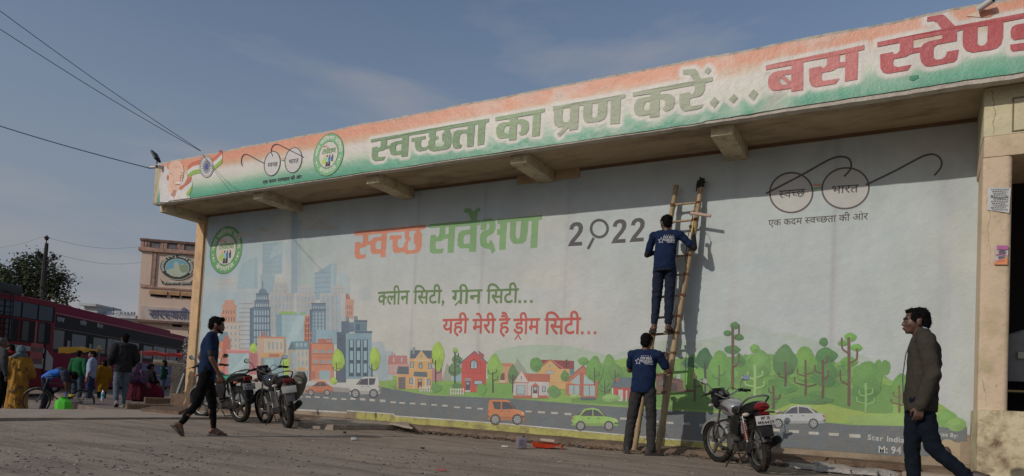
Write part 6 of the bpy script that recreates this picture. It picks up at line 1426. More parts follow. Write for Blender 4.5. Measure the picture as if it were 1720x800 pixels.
def shirt_print(g, c):
    W_ = mat('shirt_print_white', (.55, .56, .58), .8, var=.1); sh = []
    def txt(s_, x0, x1, z, hgt, bold=.03):
        out, w = layout(s_, bold); sh.extend([([(x0+(x1-x0)*a/w, z+b_/.691*hgt) for a, b_ in vs], fs) for vs, fs in out])
    txt('STAR INDIA', -.045, .115, .035, .036); txt('ADVERTISING', -.035, .125, .000, .026); txt('OUTDOOR', .01, .12, -.022, .010, .01) if 0 else None
    for zz, x0 in ((-.012, .0), (-.030, .02)):
        for i in range(9): sh.append(([(x0+i*.0125, zz), (x0+i*.0125+.009, zz), (x0+i*.0125+.009, zz+.009), (x0+i*.0125, zz+.009)], [(0, 1, 2, 3)]))
    def ring(cx, cz, r, w_):
        o_ = star((cx, cz), r); i_ = star((cx, cz), r-w_, 5, .45); sh.append(([*o_, *i_], [(i, (i+1) % 10, (i+1) % 10+10, i+10) for i in range(10)]))
    ring(-.075, .008, .052, .014)
    for i in range(5): sh.append((star((-.03+i*.03, .088), .009), [tuple(range(10))]))
    on_back(g, sh, 'back_print', W_, c)
# -------- the ladder first: poles, rungs, rope
BAM = mat('bamboo', (.36, .26, .145), .6, var=.25, vs=7, dirt=(.20, .13, .07), da=.6, ds=5, stretch=(4, 4, .6), bump=.3, bs=30); BAMD = mat('weathered_bamboo', (.20, .14, .085), .75, var=.25, vs=7, dirt=(.09, .06, .04), da=.6, ds=6, bump=.3, bs=30)
COR = mat('lashing_cord', (.20, .09, .05), .9)
LAD = thing('bamboo_ladder', 'tall lashed bamboo ladder leaning on the mural under the two painters', 'ladder', (0, 0, 0))
A0 = atY(1103, 762, 10.02); A0.z = 0; A1 = atY(1178, 310, 10.50); B0_ = atY(1066, 742, A0.y+.02); B0_.z = 0; B1 = atY(1136, 312, 10.48)
def pole(p, q, r0, r1, m, nm='side_pole', seed=0):
    bb = MB(); n = 13; path = []; rad = []
    for i in range(n*4+1):
        u = i/(n*4); c = p.lerp(q, u)+V((noise.noise(V((u*3, seed, 0))), noise.noise(V((u*3, seed, 5))), 0))*.025; path.append(c); kk = i % 4 == 0; rad.append((r0*(1-u)+r1*u)*(1.16 if kk else 1.0))
        if kk: path.append(c+(q-p).normalized()*.006); rad.append((r0*(1-u)+r1*u)*.98)
    bb.tube(path, rad, 12); return bb.build(nm, m, LAD, smooth=50)
pole(A0, A1, .048, .038, BAM, seed=1); pole(B0_, B1, .045, .037, BAM, seed=2)
def lad(u, s): return (B0_.lerp(B1, u)).lerp(A0.lerp(A1, u), s)
def at_row(s, py):   # height fraction where the ladder crosses a photograph row
    lo, hi = 0., 1.
    for _ in range(40):
        m_ = (lo+hi)/2; p = lad(m_, s)-CAM; z = p.dot(_F); y = CY-FPX*p.dot(_U)/z
        if y > py: lo = m_
        else: hi = m_
    return lo
rows_l = [342, 371, 430, 462, 497, 532, 560, 594, 628, 660]
for i, py in enumerate(rows_l):
    u0 = at_row(0, py+3); u1 = at_row(1, py-1); p, q = lad(u0, -.10), lad(u1, 1.10); bb = MB()
    bb.tube([p-V((0, .02, 0)), p.lerp(q, .5)-V((0, .02, 0)), q-V((0, .02, 0))], [.020, .018, .017] if i != 9 else [.022]*3, 8); bb.build('rung', BAMD if i > 5 else BAM, LAD, smooth=50)
    bb = MB()
    for s_, u in ((0, u0), (1, u1)):
        c = lad(u, s_); ax = (A1-A0).normalized()
        for j in range(3): bb.ring((c.x, c.y-.004, c.z+(j-1)*.014), .044, .005, 'z', 14, 5)
    bb.build('lashing', COR, LAD)
bb = MB(); bb.tube([lad(at_row(1, 345), .93)-V((0, .05, 0)), lad(at_row(1, 400), .85)-V((0, .05, 0)), lad(at_row(1, 440), .9)-V((0, .05, 0))], .008, 6); bb.tube(spline([lad(at_row(1, 500), .95)-V((0, .05, 0)), lad(at_row(1, 560), .7)-V((0, .04, 0)), lad(at_row(1, 640), .8)-V((0, .05, 0))], 5), .005, 5); bb.build('cord', COR, LAD)
bb = MB(); bb.tube(spline([lad(at_row(0, 690), 0), lad(at_row(.5, 706), .5)-V((0, .02, .05)), lad(at_row(1, 715), 1)], 6), .004, 5); bb.build('cord', FRM, LAD)
for (p, q, m) in ((B0_, B1, BAMD), (A0, A1, BAMD)): pass
rg = MB(); rg.ell((0, 0, 0), (.062, .06, .075), 24, 16); rg.v = [tuple(V(v)*(1+.5*noise.noise(V(v)*30))) for v in rg.v]; capsule(rg, (-.05, -.03, -.02), (-.062, -.04, -.14), .014, .008); o = rg.build('pole_rag', mat('black_rag', (.02, .02, .018), .95), LAD); o.location = A1-V((0, .01, -.02))
# -------- painter up the ladder
JN1 = cloth('navy_grey_jeans', (.018, .024, .042), .9); GRYT = cloth('charcoal_trousers', (.040, .039, .038), .9); BKT = cloth('black_trousers', (.005, .005, .006), .95); BLKS = mat('dark_sandal', (.035, .028, .026), .7)
uf = at_row(.5, 561); fp = lad(uf, .50)+V((0, -.13, .015))
g1 = person('person in navy printed T-shirt standing high on the bamboo ladder', fp, R(100), 1.77,
  dict(pelvis=(0,-.04,.93), waist=(0,-.05,1.08), chest=(.01,-.02,1.28), neck=(.01,0,1.45), head=(-.01,.02,1.585), sR=(.20,0,1.40), eR=(.40,.02,1.22), wR=(.375,.06,1.47), sL=(-.185,0,1.40), eL=(-.27,.05,1.14), wL=(-.16,.24,1.22), dR=(-.1,.25,1), nR=(-1,.2,0), cR=1.5, dL=(.4,1,.2), nL=(.2,0,-1), cL=1.2,
       kL=(-.105,.05,.48), aL=(-.115,-.02,.09), kR=(.075,.05,.48), aR=(.085,-.02,.09), fL=(-.35,1,0), fR=(.3,1,0), hyaw=R(28), hpitch=R(-4)),
  dict(top=NAVY, sleeve=.72, hem=.03, trousers=JN1, cuff=.86, leg=1.06, hemw=1.0, feet=('slipper', BLKS), seed=4, fat=.90, skin=SKIN2), .0075)
shirt_print(g1, (.02, 1.30*g1['k']))
for s_ in 'LR':   # dark under-sleeves reach the wrists
    b = MB(); capsule(b, g1['s'+s_].lerp(g1['e'+s_], .6), g1['e'+s_], .052, .046); capsule(b, g1['e'+s_], g1['e'+s_].lerp(g1['w'+s_], .72), .046, .034)
    b.build('under_sleeve', cloth('dark_under_sleeve', (.022, .020, .026), .9), g1['t'], smooth=60)
# paint roller in his right hand
rl = thing('paint_roller', 'long handled roller with a pale sleeve held by the painter on the ladder', 'roller', (0, 0, 0))
hp = g1['t'].location+g1['wR']+V((-.01, .03, .07)); e0 = atY(1160, 358, hp.y+.10); e1 = atY(1194, 363, hp.y+.10)
b = MB(); b.tube([hp-V((.02, 0, .10)), hp+V((.0, .0, .08))], .013, 10); b.build('handle', mat('yellow_handle', (.50, .38, .04), .4), rl)
b = MB(); b.tube([hp+V((.0, .0, .08)), hp+V((-.02, .04, .15)), e0-V((.03, 0, .0)), e0], .004, 6); b.build('frame', CHR, rl)
b = MB(); b.tube([e0, e1], .024, 20); b.build('roller_sleeve', mat('used_roller_sleeve', (.55, .40, .33), .95, bump=.6, bs=150), rl)
# -------- helper at the foot
hf = atY(1076, 760, 9.50); hf.z = 0
g2_ = person('person in navy printed T-shirt and charcoal trousers steadying the foot of the ladder', hf, R(100), 1.74,
  dict(pelvis=(-.01,0,.91), waist=(0,-.01,1.06), chest=(.0,.01,1.26), neck=(0,.02,1.43), head=(.01,.04,1.565), sR=(.19,.02,1.385), eR=(.315,.10,1.17), wR=(.27,.25,1.36), sL=(-.185,.03,1.385), eL=(-.235,.16,1.17), wL=(-.12,.36,1.20), dR=(-.1,.2,1), nR=(-.6,.6,0), cR=1.3, dL=(.3,1,.1), nL=(.2,0,-1), cL=1.2,
       hL=(-.09,0,.89), kL=(-.15,.03,.47), aL=(-.185,-.0,.09), hR=(.085,0,.89), kR=(.125,.02,.47), aR=(.15,-.06,.09), fL=(-.25,1,0), fR=(.9,.6,0), hyaw=R(-8), hpitch=R(-5)),
  dict(top=NAVY, sleeve=.66, hem=.05, trousers=GRYT, cuff=1.0, leg=1.08, hemw=1.08, feet=('shoe', BLKS, BLKS), seed=9, fat=.97), .0075)
shirt_print(g2_, (.0, 1.28*g2_['k']))
# -------- man walking at the left (towards the right of the picture)
FR = math.atan2(_R0.y, _R0.x)
wl = atZ(338, 731); wl.z = 0
g3 = person('person in navy T-shirt, black trousers and slippers striding past the parked motorcycles', wl, math.atan2(ray(338, 600).y, ray(338, 600).x)-R(80), 1.585,
  dict(pelvis=(0,.02,.90), waist=(0,.03,1.06), chest=(.0,.03,1.27), neck=(0,.05,1.44), head=(0,.105,1.575), sR=(.17,.0,1.40), eR=(.225,.02,1.09), wR=(.20,.15,.86), sL=(-.17,.06,1.40), eL=(-.22,-.05,1.12), wL=(-.22,.05,.88), dR=(0,.12,-1), nR=(-1,.3,0), cR=.75,
       hR=(.085,.0,.88), kR=(.09,-.10,.46), aR=(.09,-.30,.15), fR=(0,.66,-.7), hL=(-.085,.03,.88), kL=(-.085,.13,.47), aL=(-.08,.17,.085), fL=(.1,1,0), hyaw=R(-12), hpitch=R(-3)),
  dict(top=NAVY, sleeve=.58, hem=.10, trousers=BKT, cuff=.93, leg=.98, hemw=.8, feet=('slipper', mat('grey_slipper', (.10, .095, .09), .7)), hair='quiff', seed=2, fat=.97, fold=.009, w=.97), .007)
b = MB(); capsule(b, g3['sR'].lerp(g3['eR'], .5), g3['sR'].lerp(g3['eR'], .82), .052, .047); b.build('arm_band', mat('black_arm_band', (.012, .012, .014), .8), g3['t'], smooth=60)
b = MB(); capsule(b, g3['h'](0, .062, -.088), g3['h'](0, .075, -.096), .026, .018); 
for s_ in (-1, 1): capsule(b, g3['h'](s_*.05, .02, -.06), g3['h'](s_*.02, .062, -.095), .012, .014)
b.build('beard', HAIR, g3['t'], smooth=60)
# -------- man walking at the right (towards the left), nearest the lens
wr_ = atD(1546, 700, 1163/192); wr_.z = 0
BRJ = cloth('brown_jacket', (.050, .043, .034), .9); DJN = cloth('dark_blue_jeans', (.007, .011, .018), .9)
g4 = person('person in brown zip jacket and dark jeans walking left in front of the print credit', wr_, math.atan2(ray(1537, 600).y, ray(1537, 600).x)+R(88), 1.72,
  dict(pelvis=(0,.0,.92), waist=(0,-.01,1.07), chest=(.0,-.02,1.27), neck=(0,.0,1.44), head=(0,.055,1.565), sL=(-.18,-.03,1.39), eL=(-.235,-.09,1.09), wL=(-.225,.0,.83), sR=(.18,.0,1.40), eR=(.22,-.06,1.12), wR=(.22,-.02,.87), dL=(0,.10,-1), nL=(1,.3,0), cL=.7, dR=(0,-.1,-1),
       hL=(-.085,.0,.89), kL=(-.085,-.10,.49), aL=(-.085,-.37,.25), fL=(0,.35,-.93), hR=(.085,.03,.89), kR=(.085,.06,.47), aR=(.085,.03,.085), fR=(0,1,0), hyaw=R(16), hpitch=R(-2)),
  dict(top=BRJ, top_name='jacket', sleeve=1.93, hem=.13, collar=1, trousers=DJN, cuff=1.0, leg=1.0, feet=('shoe', mat('brown_shoe', (.06, .035, .03), .5), mat('shoe_sole', (.04, .035, .03), .8)), loose=.019, fold=.012, seed=6, skin=SKIN2, cuffm=cloth('olive_cuff', (.06, .055, .038), .9)), .0065)
b = MB(); capsule(b, g4['neck']+V((0, .0, .01)), g4['neck'].lerp(g4['head'], .30)+V((0, -.01, 0)), .066, .060); b.build('shirt_collar', mat('pale_collar', (.40, .50, .55), .8), g4['t'], smooth=60)
b = MB(); b.tube([(0, .135, .86), (0, .145, 1.10), (0, .125, 1.30), (0, .085, 1.43)], .006, 6); b.build('zip', CHR, g4['t'])
b = MB(); rr = []
for z, w_, x_ in ((0, .03, 0), (-.08, .045, .012), (-.20, .05, .0), (-.32, .028, -.05), (-.38, .012, -.07)): rr.append([(w_*math.cos(a)+.008*math.sin(3*a), x_+w_*.8*math.sin(a), z) for a in [2*math.pi*i/14 for i in range(14)]])
b.loft(rr); o = b.build('cloth_bag', cloth('maroon_cloth', (.09, .012, .020), .9), None, smooth=60); o.location = atD(1560, 712, 1163/190); o.scale = (.8, .8, .6); o.rotation_euler = (0, 0, g4['t'].rotation_euler.z); tag(o, 'maroon cloth bag hanging from the hand of the walker in the brown jacket', 'bag')
# ================================================================ LEFT SIDE: crowd, bicycle, buses, tower, tree
def azim(px): r = ray(px, 600); return math.atan2(r.y, r.x)
def put(px, s, z=-.27):
    p = atD(px, 640, 1163/s); p.z = z; return p
def turn(px, deg): return azim(px)+R(deg)     # 0 = back to the lens, 90 = facing left, -90 right, 180 towards the lens
C_ = cloth
VF = .014
DENIM = C_('blue_denim', (.05, .07, .10))
person('person with grey hair cut off by the left edge of the frame', put(-1, 77), turn(0, -70), 1.66, {}, dict(top=C_('dark_grey_shirt', (.05, .05, .055)), sleeve=1.9, trousers=BKT, seed=21, hair_m=mat('greying_hair', (.06, .055, .05), .7)), VF)
person('person with a red scarf over a dark jacket at the left, looking left', put(13, 66), turn(13, 60), 1.62, {}, dict(top=C_('maroon_black_jacket', (.05, .015, .018)), sleeve=1.9, trousers=BKT, seed=22, collar=1, loose=.02), VF)
red_ = MB(); q = put(13, 66, 0); red_.ell((q.x, q.y, 1.12), (.15, .13, .08), 16, 8); o = red_.build('red_scarf', C_('red_scarf', (.22, .012, .012)), smooth=60); tag(o, 'red scarf round the neck of the man beside the yellow saree', 'scarf')
# woman in a yellow saree
gs = person('person in yellow patterned saree with blue head scarf, seen from behind', put(31, 70), turn(31, 15), 1.54, dict(wL=(-.12, .22, 1.0), wR=(.12, .22, 1.0)), dict(hair=None, seed=3), VF)
YS = mat('yellow_saree', (.36, .17, .012), .8, var=.25, vs=5, dirt=(.14, .085, .015), da=.75, ds=7, bump=.4, bs=20); k = gs['k']
b = MB(); rings = []
for z, rx, ry, yo in ((.04, .25, .21, 0), (.10, .26, .22, 0), (.35, .235, .20, .0), (.70, .215, .175, .0), (.95, .225, .18, 0), (1.10, .235, .17, .01), (1.28, .245, .155, .01), (1.40, .215, .12, .0), (1.47, .10, .09, 0)):
    rings.append([V(((rx*math.cos(a)+.012*math.sin(7*a+z*3)), yo+ry*math.sin(a)+.012*math.cos(6*a+z*5), z))*k for a in [2*math.pi*i/48 for i in range(48)]])
b.loft(rings)
for s_ in (-1, 1): capsule(b, V((s_*.20, 0, 1.36))*k, V((s_*.31, .02, .95))*k, .075*k, .085*k)
sr = remeshed(b, 'saree', YS, gs['t'], .015, 2, folds(.022, (14, 14, 3), 3))
b = MB(); b.ell(gs['h'](0, -.01, .03), (.105*k, .125*k, .125*k), 18, 12); capsule(b, gs['h'](-.02, -.06, -.08), gs['h'](-.14, -.07, -.16), .075*k, .06*k); b.ell(gs['h'](.02, -.03, -.11), (.14*k, .11*k, .07*k), 14, 8)
remeshed(b, 'head_scarf', mat('blue_head_scarf', (.085, .13, .155), .9, var=.3, vs=12), gs['t'], .012, 1, folds(.02, (18, 18, 26), 2))
b = MB()
for i in range(34):
    a = random.uniform(-2.9, -.2); z = random.uniform(.12, 1.2)**1.0; z = z if z < .6 or i % 2 else z*.6; r_ = .262*k
    c = V((r_*math.cos(a)*.98, .222*k*math.sin(a), z*k)); n_ = V((math.cos(a), math.sin(a), 0)); x = V((-math.sin(a), math.cos(a), 0)); rr = random.uniform(.02, .045)
    b.add([c+n_*.012+x*rr*math.cos(t)*random.uniform(.6, 1)+V((0, 0, rr*math.sin(t)*random.uniform(.6, 1))) for t in [j*math.pi/4 for j in range(8)]], [tuple(range(8))])
b.build('saree_motif', mat('brown_motif', (.11, .06, .02), .8), sr)['kind'] = 'stuff'
# boy bending over the bicycle
gb = person('person in bright blue T-shirt bending far over a green can beside the bicycle', put(84, 72, -.23), turn(84, -92), 1.50,
  dict(pelvis=(0,-.10,.88), waist=(0,.0,.98), chest=(0,.18,1.06), neck=(0,.36,1.04), head=(0,.48,.97), sL=(-.17,.30,1.04), sR=(.17,.30,1.04), eR=(.18,.36,.72), wR=(.10,.42,.47), eL=(-.18,.42,.74), wL=(-.10,.48,.50), hL=(-.085,-.12,.86), hR=(.085,-.12,.86), kL=(-.09,-.02,.47), kR=(.09,-.06,.47), aL=(-.10,-.10,.085), aR=(.10,-.14,.085), hpitch=R(-70), dR=(0,.3,-1), dL=(0,.3,-1)),
  dict(top=mat('bright_blue_shirt', (.012, .13, .55), .8, var=.15, bump=.2, bs=60), sleeve=.6, hem=.04, trousers=C_('dark_navy_trousers', (.02, .022, .04)), seed=31, hair='mop', fat=.9), .012)
b = MB(); capsule(b, gb['chest']+V((0, .03, 0)), gb['neck']-V((0, .02, 0)), .135, .10)
for s_ in 'LR': capsule(b, gb['s'+s_], gb['s'+s_].lerp(gb['e'+s_], .45), .078, .07)
remeshed(b, 'shirt_yoke', C_('dark_slate_cloth', (.05, .055, .08)), gb['t'], .014, 2)
person('person in green shirt with back turned, beyond the bicycle', put(130, 58), turn(130, -35), 1.62, {}, dict(top=C_('green_shirt', (.015, .10, .04)), sleeve=1.5, trousers=DENIM, seed=32), VF)
person('person in pale blue shirt looking left, in front of the yellow awning', put(152, 59), turn(152, 75), 1.62, dict(hyaw=R(15)), dict(top=C_('pale_blue_shirt', (.28, .33, .46)), sleeve=1.15, trousers=C_('blue_jeans', (.03, .04, .10)), collar=1, hair='quiff', seed=33), VF)
person('person in yellow tunic with long black hair, beside the water bottle', put(173, 57), turn(173, 35), 1.40, {}, dict(top=C_('mustard_tunic', (.30, .15, .012)), sleeve=1.7, hem=.38, trousers=C_('dark_leggings', (.02, .015, .015)), hair='long', seed=34, loose=.03), VF)
g7 = person('person in charcoal hooded jacket and faded jeans walking away', put(205, 74.5, -.03), turn(205, 12), 1.68,
  dict(kL=(-.11,.0,.49), aL=(-.12,-.13,.14), fL=(0,.8,-.6), kR=(.08,.04,.49), aR=(.06,.03,.085), eL=(-.27,-.05,1.13), wL=(-.22,.16,1.0), eR=(.27,-.05,1.13), wR=(.22,.16,1.0)),
  dict(top=C_('charcoal_jacket', (.022, .023, .026)), top_name='jacket', sleeve=1.9, hem=.10, loose=.028, hood=1, collar=1, trousers=mat('faded_jeans', (.075, .10, .13), .9, var=.4, vs=3), feet=('shoe', mat('pale_shoe', (.22, .19, .17), .7), mat('dark_sole', (.06, .05, .045), .8)), seed=35), .010)
b = MB(); b.cbox((0, 0, 0), (.10, .06, .20)); o = b.build('cardboard_box', mat('cardboard', (.36, .25, .15), .9), bevel=.004); o.location = put(195, 70, 1.22); tag(o, 'small brown box seen beside the head of the man in the hooded jacket', 'box')
# seated women and girl on the platform
def seated(px, s, label, m_body, m_head, deg, H=1.5, seed=0, hair=None, skirt=None):
    gq = person(label, put(px, s, .02), turn(px, deg), H, dict(pelvis=(0,0,.42), waist=(0,.0,.57), chest=(0,.03,.78), neck=(0,.04,.95), head=(0,.07,1.085), sL=(-.17,.04,.90), sR=(.17,.04,.90), eL=(-.22,.10,.64), wL=(-.10,.32,.62), eR=(.22,.10,.64), wR=(.10,.32,.62), hL=(-.09,0,.42), hR=(.09,0,.42), kL=(-.13,.40,.46), kR=(.13,.40,.46), aL=(-.13,.38,.085), aR=(.13,.38,.085)),
      dict(hair=hair, top=m_body, sleeve=1.6, hem=.02, seed=seed, loose=.03), VF)
    b = MB(); k = gq['k']; rings = []
    for z, rx, ry, yo in ((.02, .34, .36, .16), (.2, .33, .35, .16), (.40, .27, .30, .14), (.52, .22, .20, .05), (.60, .16, .13, 0)): rings.append([V((rx*math.cos(a)+.015*math.sin(8*a), yo+ry*math.sin(a)+.015*math.cos(7*a), z))*k for a in [2*math.pi*i/40 for i in range(40)]])
    b.loft(rings); remeshed(b, 'skirt', skirt or m_body, gq['t'], .018, 1, folds(.025, (12, 12, 4), seed))
    if m_head:
        b = MB(); b.ell(gq['h'](0, -.03, .03), (.105*k, .115*k, .125*k), 16, 10); capsule(b, gq['h'](0, -.09, -.05), gq['chest']+V((0, -.12, -.05)), .12*k, .20*k, flat=1.5); capsule(b, gq['sL'], gq['eL'], .09*k, .10*k); capsule(b, gq['sR'], gq['eR'], .09*k, .10*k)
        remeshed(b, 'shawl', m_head, gq['t'], .016, 1, folds(.02, (9, 9, 9), seed))
    return gq
SHW = mat('patterned_shawl', (.045, .05, .12), .85, var=.5, vs=10, dirt=(.28, .045, .03), da=.9, ds=13)
bn = thing('bench', 'low dark bench under the seated women behind the leaning pipe', 'bench', put(234, 58, 0), turn(234, 0)+R(90))
b = MB(); b.box((-.18, -1.1, .34), (.18, .55, .40)); b.build('seat', mat('bench_wood', (.06, .045, .035), .8), bn, bevel=.005)
for s_ in (-1.0, .45): b = MB(); b.box((-.15, s_-.05, 0), (.15, s_+.02, .34)); b.build('leg', mat('bench_wood', (.06, .045, .035), .8), bn)
seated(228, 60, 'person wrapped in blue and red patterned shawl, sitting on the bench', C_('maroon_dress', (.07, .012, .022)), SHW, -50, seed=41)
seated(249, 58, 'person in black with pinned hair, sitting and facing the girl', C_('black_dress', (.015, .012, .015)), None, -60, seed=42, hair='bun', skirt=C_('crimson_skirt', (.16, .012, .035)))
person('person, a girl in dark green jacket and jeans, standing by the concrete block', put(274, 52, .02), turn(274, 70), 1.22, {}, dict(top=C_('dark_green_jacket', (.012, .045, .04)), sleeve=1.9, collar=1, trousers=C_('light_jeans', (.09, .12, .19)), hair='long', seed=43, loose=.025, headscale=1.15), VF)
b = MB(); b.ell((0, 0, 0), (.11, .10, .05), 14, 8); o = b.build('white_collar', C_('white_collar', (.5, .5, .5)), smooth=60); q = put(274, 52, 1.0); o.location = q; tag(o, 'white collar scarf of the girl in the green jacket', 'scarf')
blkp = thing('concrete_step', 'raised step under the person in the dotted dress by the orange column', 'step', put(317, 68, 0)); b = MB(); b.box((-.3, -.25, 0), (.25, .25, .34)); b.build('tread', BRN, blkp, bevel=.01)
gd = person('person in black and white dotted clothes half hidden behind the orange column', put(317.5, 68, .34), turn(317, -60), 1.62, {}, dict(top=mat('dotted_cloth', (.02, .02, .02), .85), sleeve=1.9, hem=.4, trousers=BKT, seed=44, loose=.03), VF)
b = MB(); me = gd['top'].data; random.seed(2)
vv = [v for v in me.vertices]; random.shuffle(vv)
for v in vv[:260]:
    n_ = v.normal; x = n_.cross(V((0, 0, 1))).normalized(); y = n_.cross(x); c = v.co+n_*.004; b.add([c+x*.016, c+y*.013, c-x*.016, c-y*.013], [(0, 1, 2, 3)])
b.build('white_dots', mat('dot_white', (.5, .5, .48), .8), gd['top'], fix=False, smooth=0)['kind'] = 'stuff'
# ---------------- bicycle
bo = put(103, 72, -.27); BC = thing('bicycle', 'old dusty roadster bicycle standing behind the bending boy and the green can', 'bicycle', bo, azim(103)+R(93)); BC.scale = (.82, .82, .88)
BK_ = mat('bicycle_enamel', (.03, .032, .03), .5, dirt=(.14, .11, .09), da=.6, ds=14); RIMB = mat('dull_rim', (.22, .20, .18), .5, metal=.6, dirt=(.13, .10, .08), da=.6, ds=14)
def bwheel(x):
    b = MB(); b.ring((x, 0, .335), .318, .019, 'y', 44, 8); w = b.build('wheel', TYR, BC); b = MB(); b.ring((x, 0, .335), .296, .010, 'y', 40, 6); b.ring((x, 0, .335), .022, .014, 'y', 12, 6)
    for k_ in range(32):
        a = 2*math.pi*k_/32; a2 = a+(.8 if k_ % 2 else -.8); b.tube([V((x+.02*math.cos(a2), .03 if k_ % 4 < 2 else -.03, .335+.02*math.sin(a2))), V((x+.298*math.cos(a), 0, .335+.298*math.sin(a)))], .0016, 3)
    b.build('rim', RIMB, w); return w
bwheel(.54); bwheel(-.53)
b = MB(); BBk = (-.08, 0, .30); ST = (-.24, 0, .80); HT = (.36, 0, .82); HB = (.40, 0, .66)
for p, q_, r_ in ((BBk, ST, .016), (ST, HT, .014), (BBk, HB, .016), (HT, HB, .018)): b.tube([p, q_], r_, 8)
for s_ in (-1, 1):
    b.tube([(-.08, s_*.03, .30), (-.53, s_*.06, .335)], .009, 6); b.tube([(-.23, s_*.03, .76), (-.53, s_*.06, .335)], .008, 6); b.tube(spline([(.405, s_*.045, .65), (.45, s_*.05, .50), (.54, s_*.05, .335)], 4), .010, 6)
b.build('frame', BK_, BC)
b = MB()
for x, a0, a1 in ((.54, 30, 165), (-.53, 10, 160)):
    rings = []
    for i in range(17):
        a = R(a0+(a1-a0)*i/16); rings.append([(x+rr*math.cos(a), yy, .335+rr*math.sin(a)) for rr, yy in ((.350, -.030), (.362, 0), (.350, .030), (.347, .028), (.358, 0), (.347, -.028))])
    b.loft(rings)
b.build('mudguard', mat('grey_bicycle_guard', (.12, .115, .11), .6, dirt=(.16, .13, .1), da=.6), BC)
b = MB(); b.tube([(.35, 0, .84), (.34, 0, .98)], .011, 8)
for s_ in (-1, 1): b.tube(spline([(.34, 0, .98), (.38, s_*.16, 1.0), (.36, s_*.26, 1.02), (.16, s_*.28, 1.0)], 5), .011, 8); b.tube([(.38, s_*.1, .96), (.22, s_*.26, .955)], .005, 5)
b.tube([(.52, 0, .64), (.52, 0, .64)], .01, 4) if 0 else None
b.build('handlebar', CHR, BC)
b = MB()
for s_ in (-1, 1): b.tube([(.24, s_*.28, 1.005), (.13, s_*.28, 1.0)], .016, 8)
b.build('grip', BLK, BC)
b = MB(); b.loft([[V((x, w*math.cos(a), .88+h_*math.sin(a))) for a in [2*math.pi*i/14 for i in range(14)]] for x, w, h_ in ((-.38, .05, .02), (-.34, .10, .04), (-.24, .08, .035), (-.12, .03, .025), (-.06, .02, .015))]); b.tube([(-.245, 0, .80), (-.255, 0, .87)], .012, 6); b.build('saddle', BLK, BC)
b = MB()
for y in (-.07, 0, .07): b.tube([(-.34, y, .72), (-.80, y, .72)], .006, 5)
for x in (-.38, -.55, -.72, -.80): b.tube([(x, -.07, .72), (x, .07, .72)], .006, 5)
for s_ in (-1, 1): b.tube([(-.70, s_*.07, .72), (-.54, s_*.07, .335)], .006, 5)
b.build('rear_carrier', BK_, BC)
b = MB(); b.tube([(-.08, -.06, .30), (-.08, .06, .30)], .012, 8); b.ring((-.08, .05, .30), .09, .006, 'y', 24, 5); b.tube([(-.08, .065, .30), (.02, .07, .17)], .009, 6); b.tube([(-.08, -.065, .30), (-.18, -.07, .43)], .009, 6); b.cbox((.02, .11, .17), (.09, .07, .02)); b.cbox((-.18, -.11, .43), (.09, .07, .02)); b.tube([(-.08, .05, .39), (-.53, .05, .37)], .004, 4); b.tube([(-.08, .05, .21), (-.53, .05, .30)], .004, 4); b.build('crank', RIMB, BC)
b = MB(); b.tube([(-.50, .09, .33), (-.75, .13, .01), (-.50, -.09, .33)], .007, 5); b.build('stand', BK_, BC)
# green can, water bottle
jp = put(110, 79, -.16); JC = thing('jerry_can', 'bright green plastic water can in front of the bicycle', 'can', jp, azim(110)+R(70))
b = MB(); oc = lambda r_, z: [(r_*math.cos(math.pi/8+i*math.pi/4), .82*r_*math.sin(math.pi/8+i*math.pi/4), z) for i in range(8)]
b.loft([oc(.150, 0), oc(.165, .02), oc(.160, .12), oc(.166, .22), oc(.155, .26), oc(.10, .305), oc(.075, .315), oc(.075, .345)]); b.build('body', mat('green_plastic', (.07, .50, .02), .45, var=.1, dirt=(.12, .36, .05), da=.4), JC, smooth=25)
b = MB(); b.tube([(0, 0, .34), (0, 0, .365)], .078, 16); b.build('neck_ring', mat('dark_green_plastic', (.03, .25, .02), .45), JC)
bp = put(174.5, 64, .02); WB = thing('water_bottle', 'small clear bottle with turquoise label behind the rear wheel of the bicycle', 'bottle', bp)
b = MB(); b.loft([[(r_*math.cos(a), r_*math.sin(a), z) for a in [2*math.pi*i/14 for i in range(14)]] for r_, z in ((.036, 0), (.04, .02), (.038, .10), (.04, .20), (.02, .25), (.014, .27))]); b.build('body', mat('clear_plastic', (.42, .48, .52), .15, var=.05), WB, smooth=60)
b = MB(); b.tube([(0, 0, .11), (0, 0, .18)], .0415, 14); b.build('label', mat('turquoise_label', (.03, .32, .42), .5), WB); b = MB(); b.tube([(0, 0, .27), (0, 0, .295)], .017, 10); b.build('cap', mat('blue_cap', (.05, .2, .4), .4), WB)
bp = put(112, 76, .12); b = MB(); b.tube([(0, 0, 0), (.02, 0, .16)], .018, 8); o = b.build('pump', mat('blue_plastic', (.02, .10, .5), .4), smooth=60); o.location = bp; tag(o, 'short blue tube held over the green can', 'tube')
bp = put(121, 74, .20); b = MB(); b.cbox((0, 0, 0), (.16, .10, .05)); b.v = [tuple(V(v)*(1+.4*noise.noise(V(v)*20))) for v in b.v]; o = b.build('cloth_bundle', C_('yellow_bundle', (.5, .42, .08)), smooth=0, bevel=.01); o.location = bp; tag(o, 'small yellow cloth bundle on the bicycle frame', 'cloth')
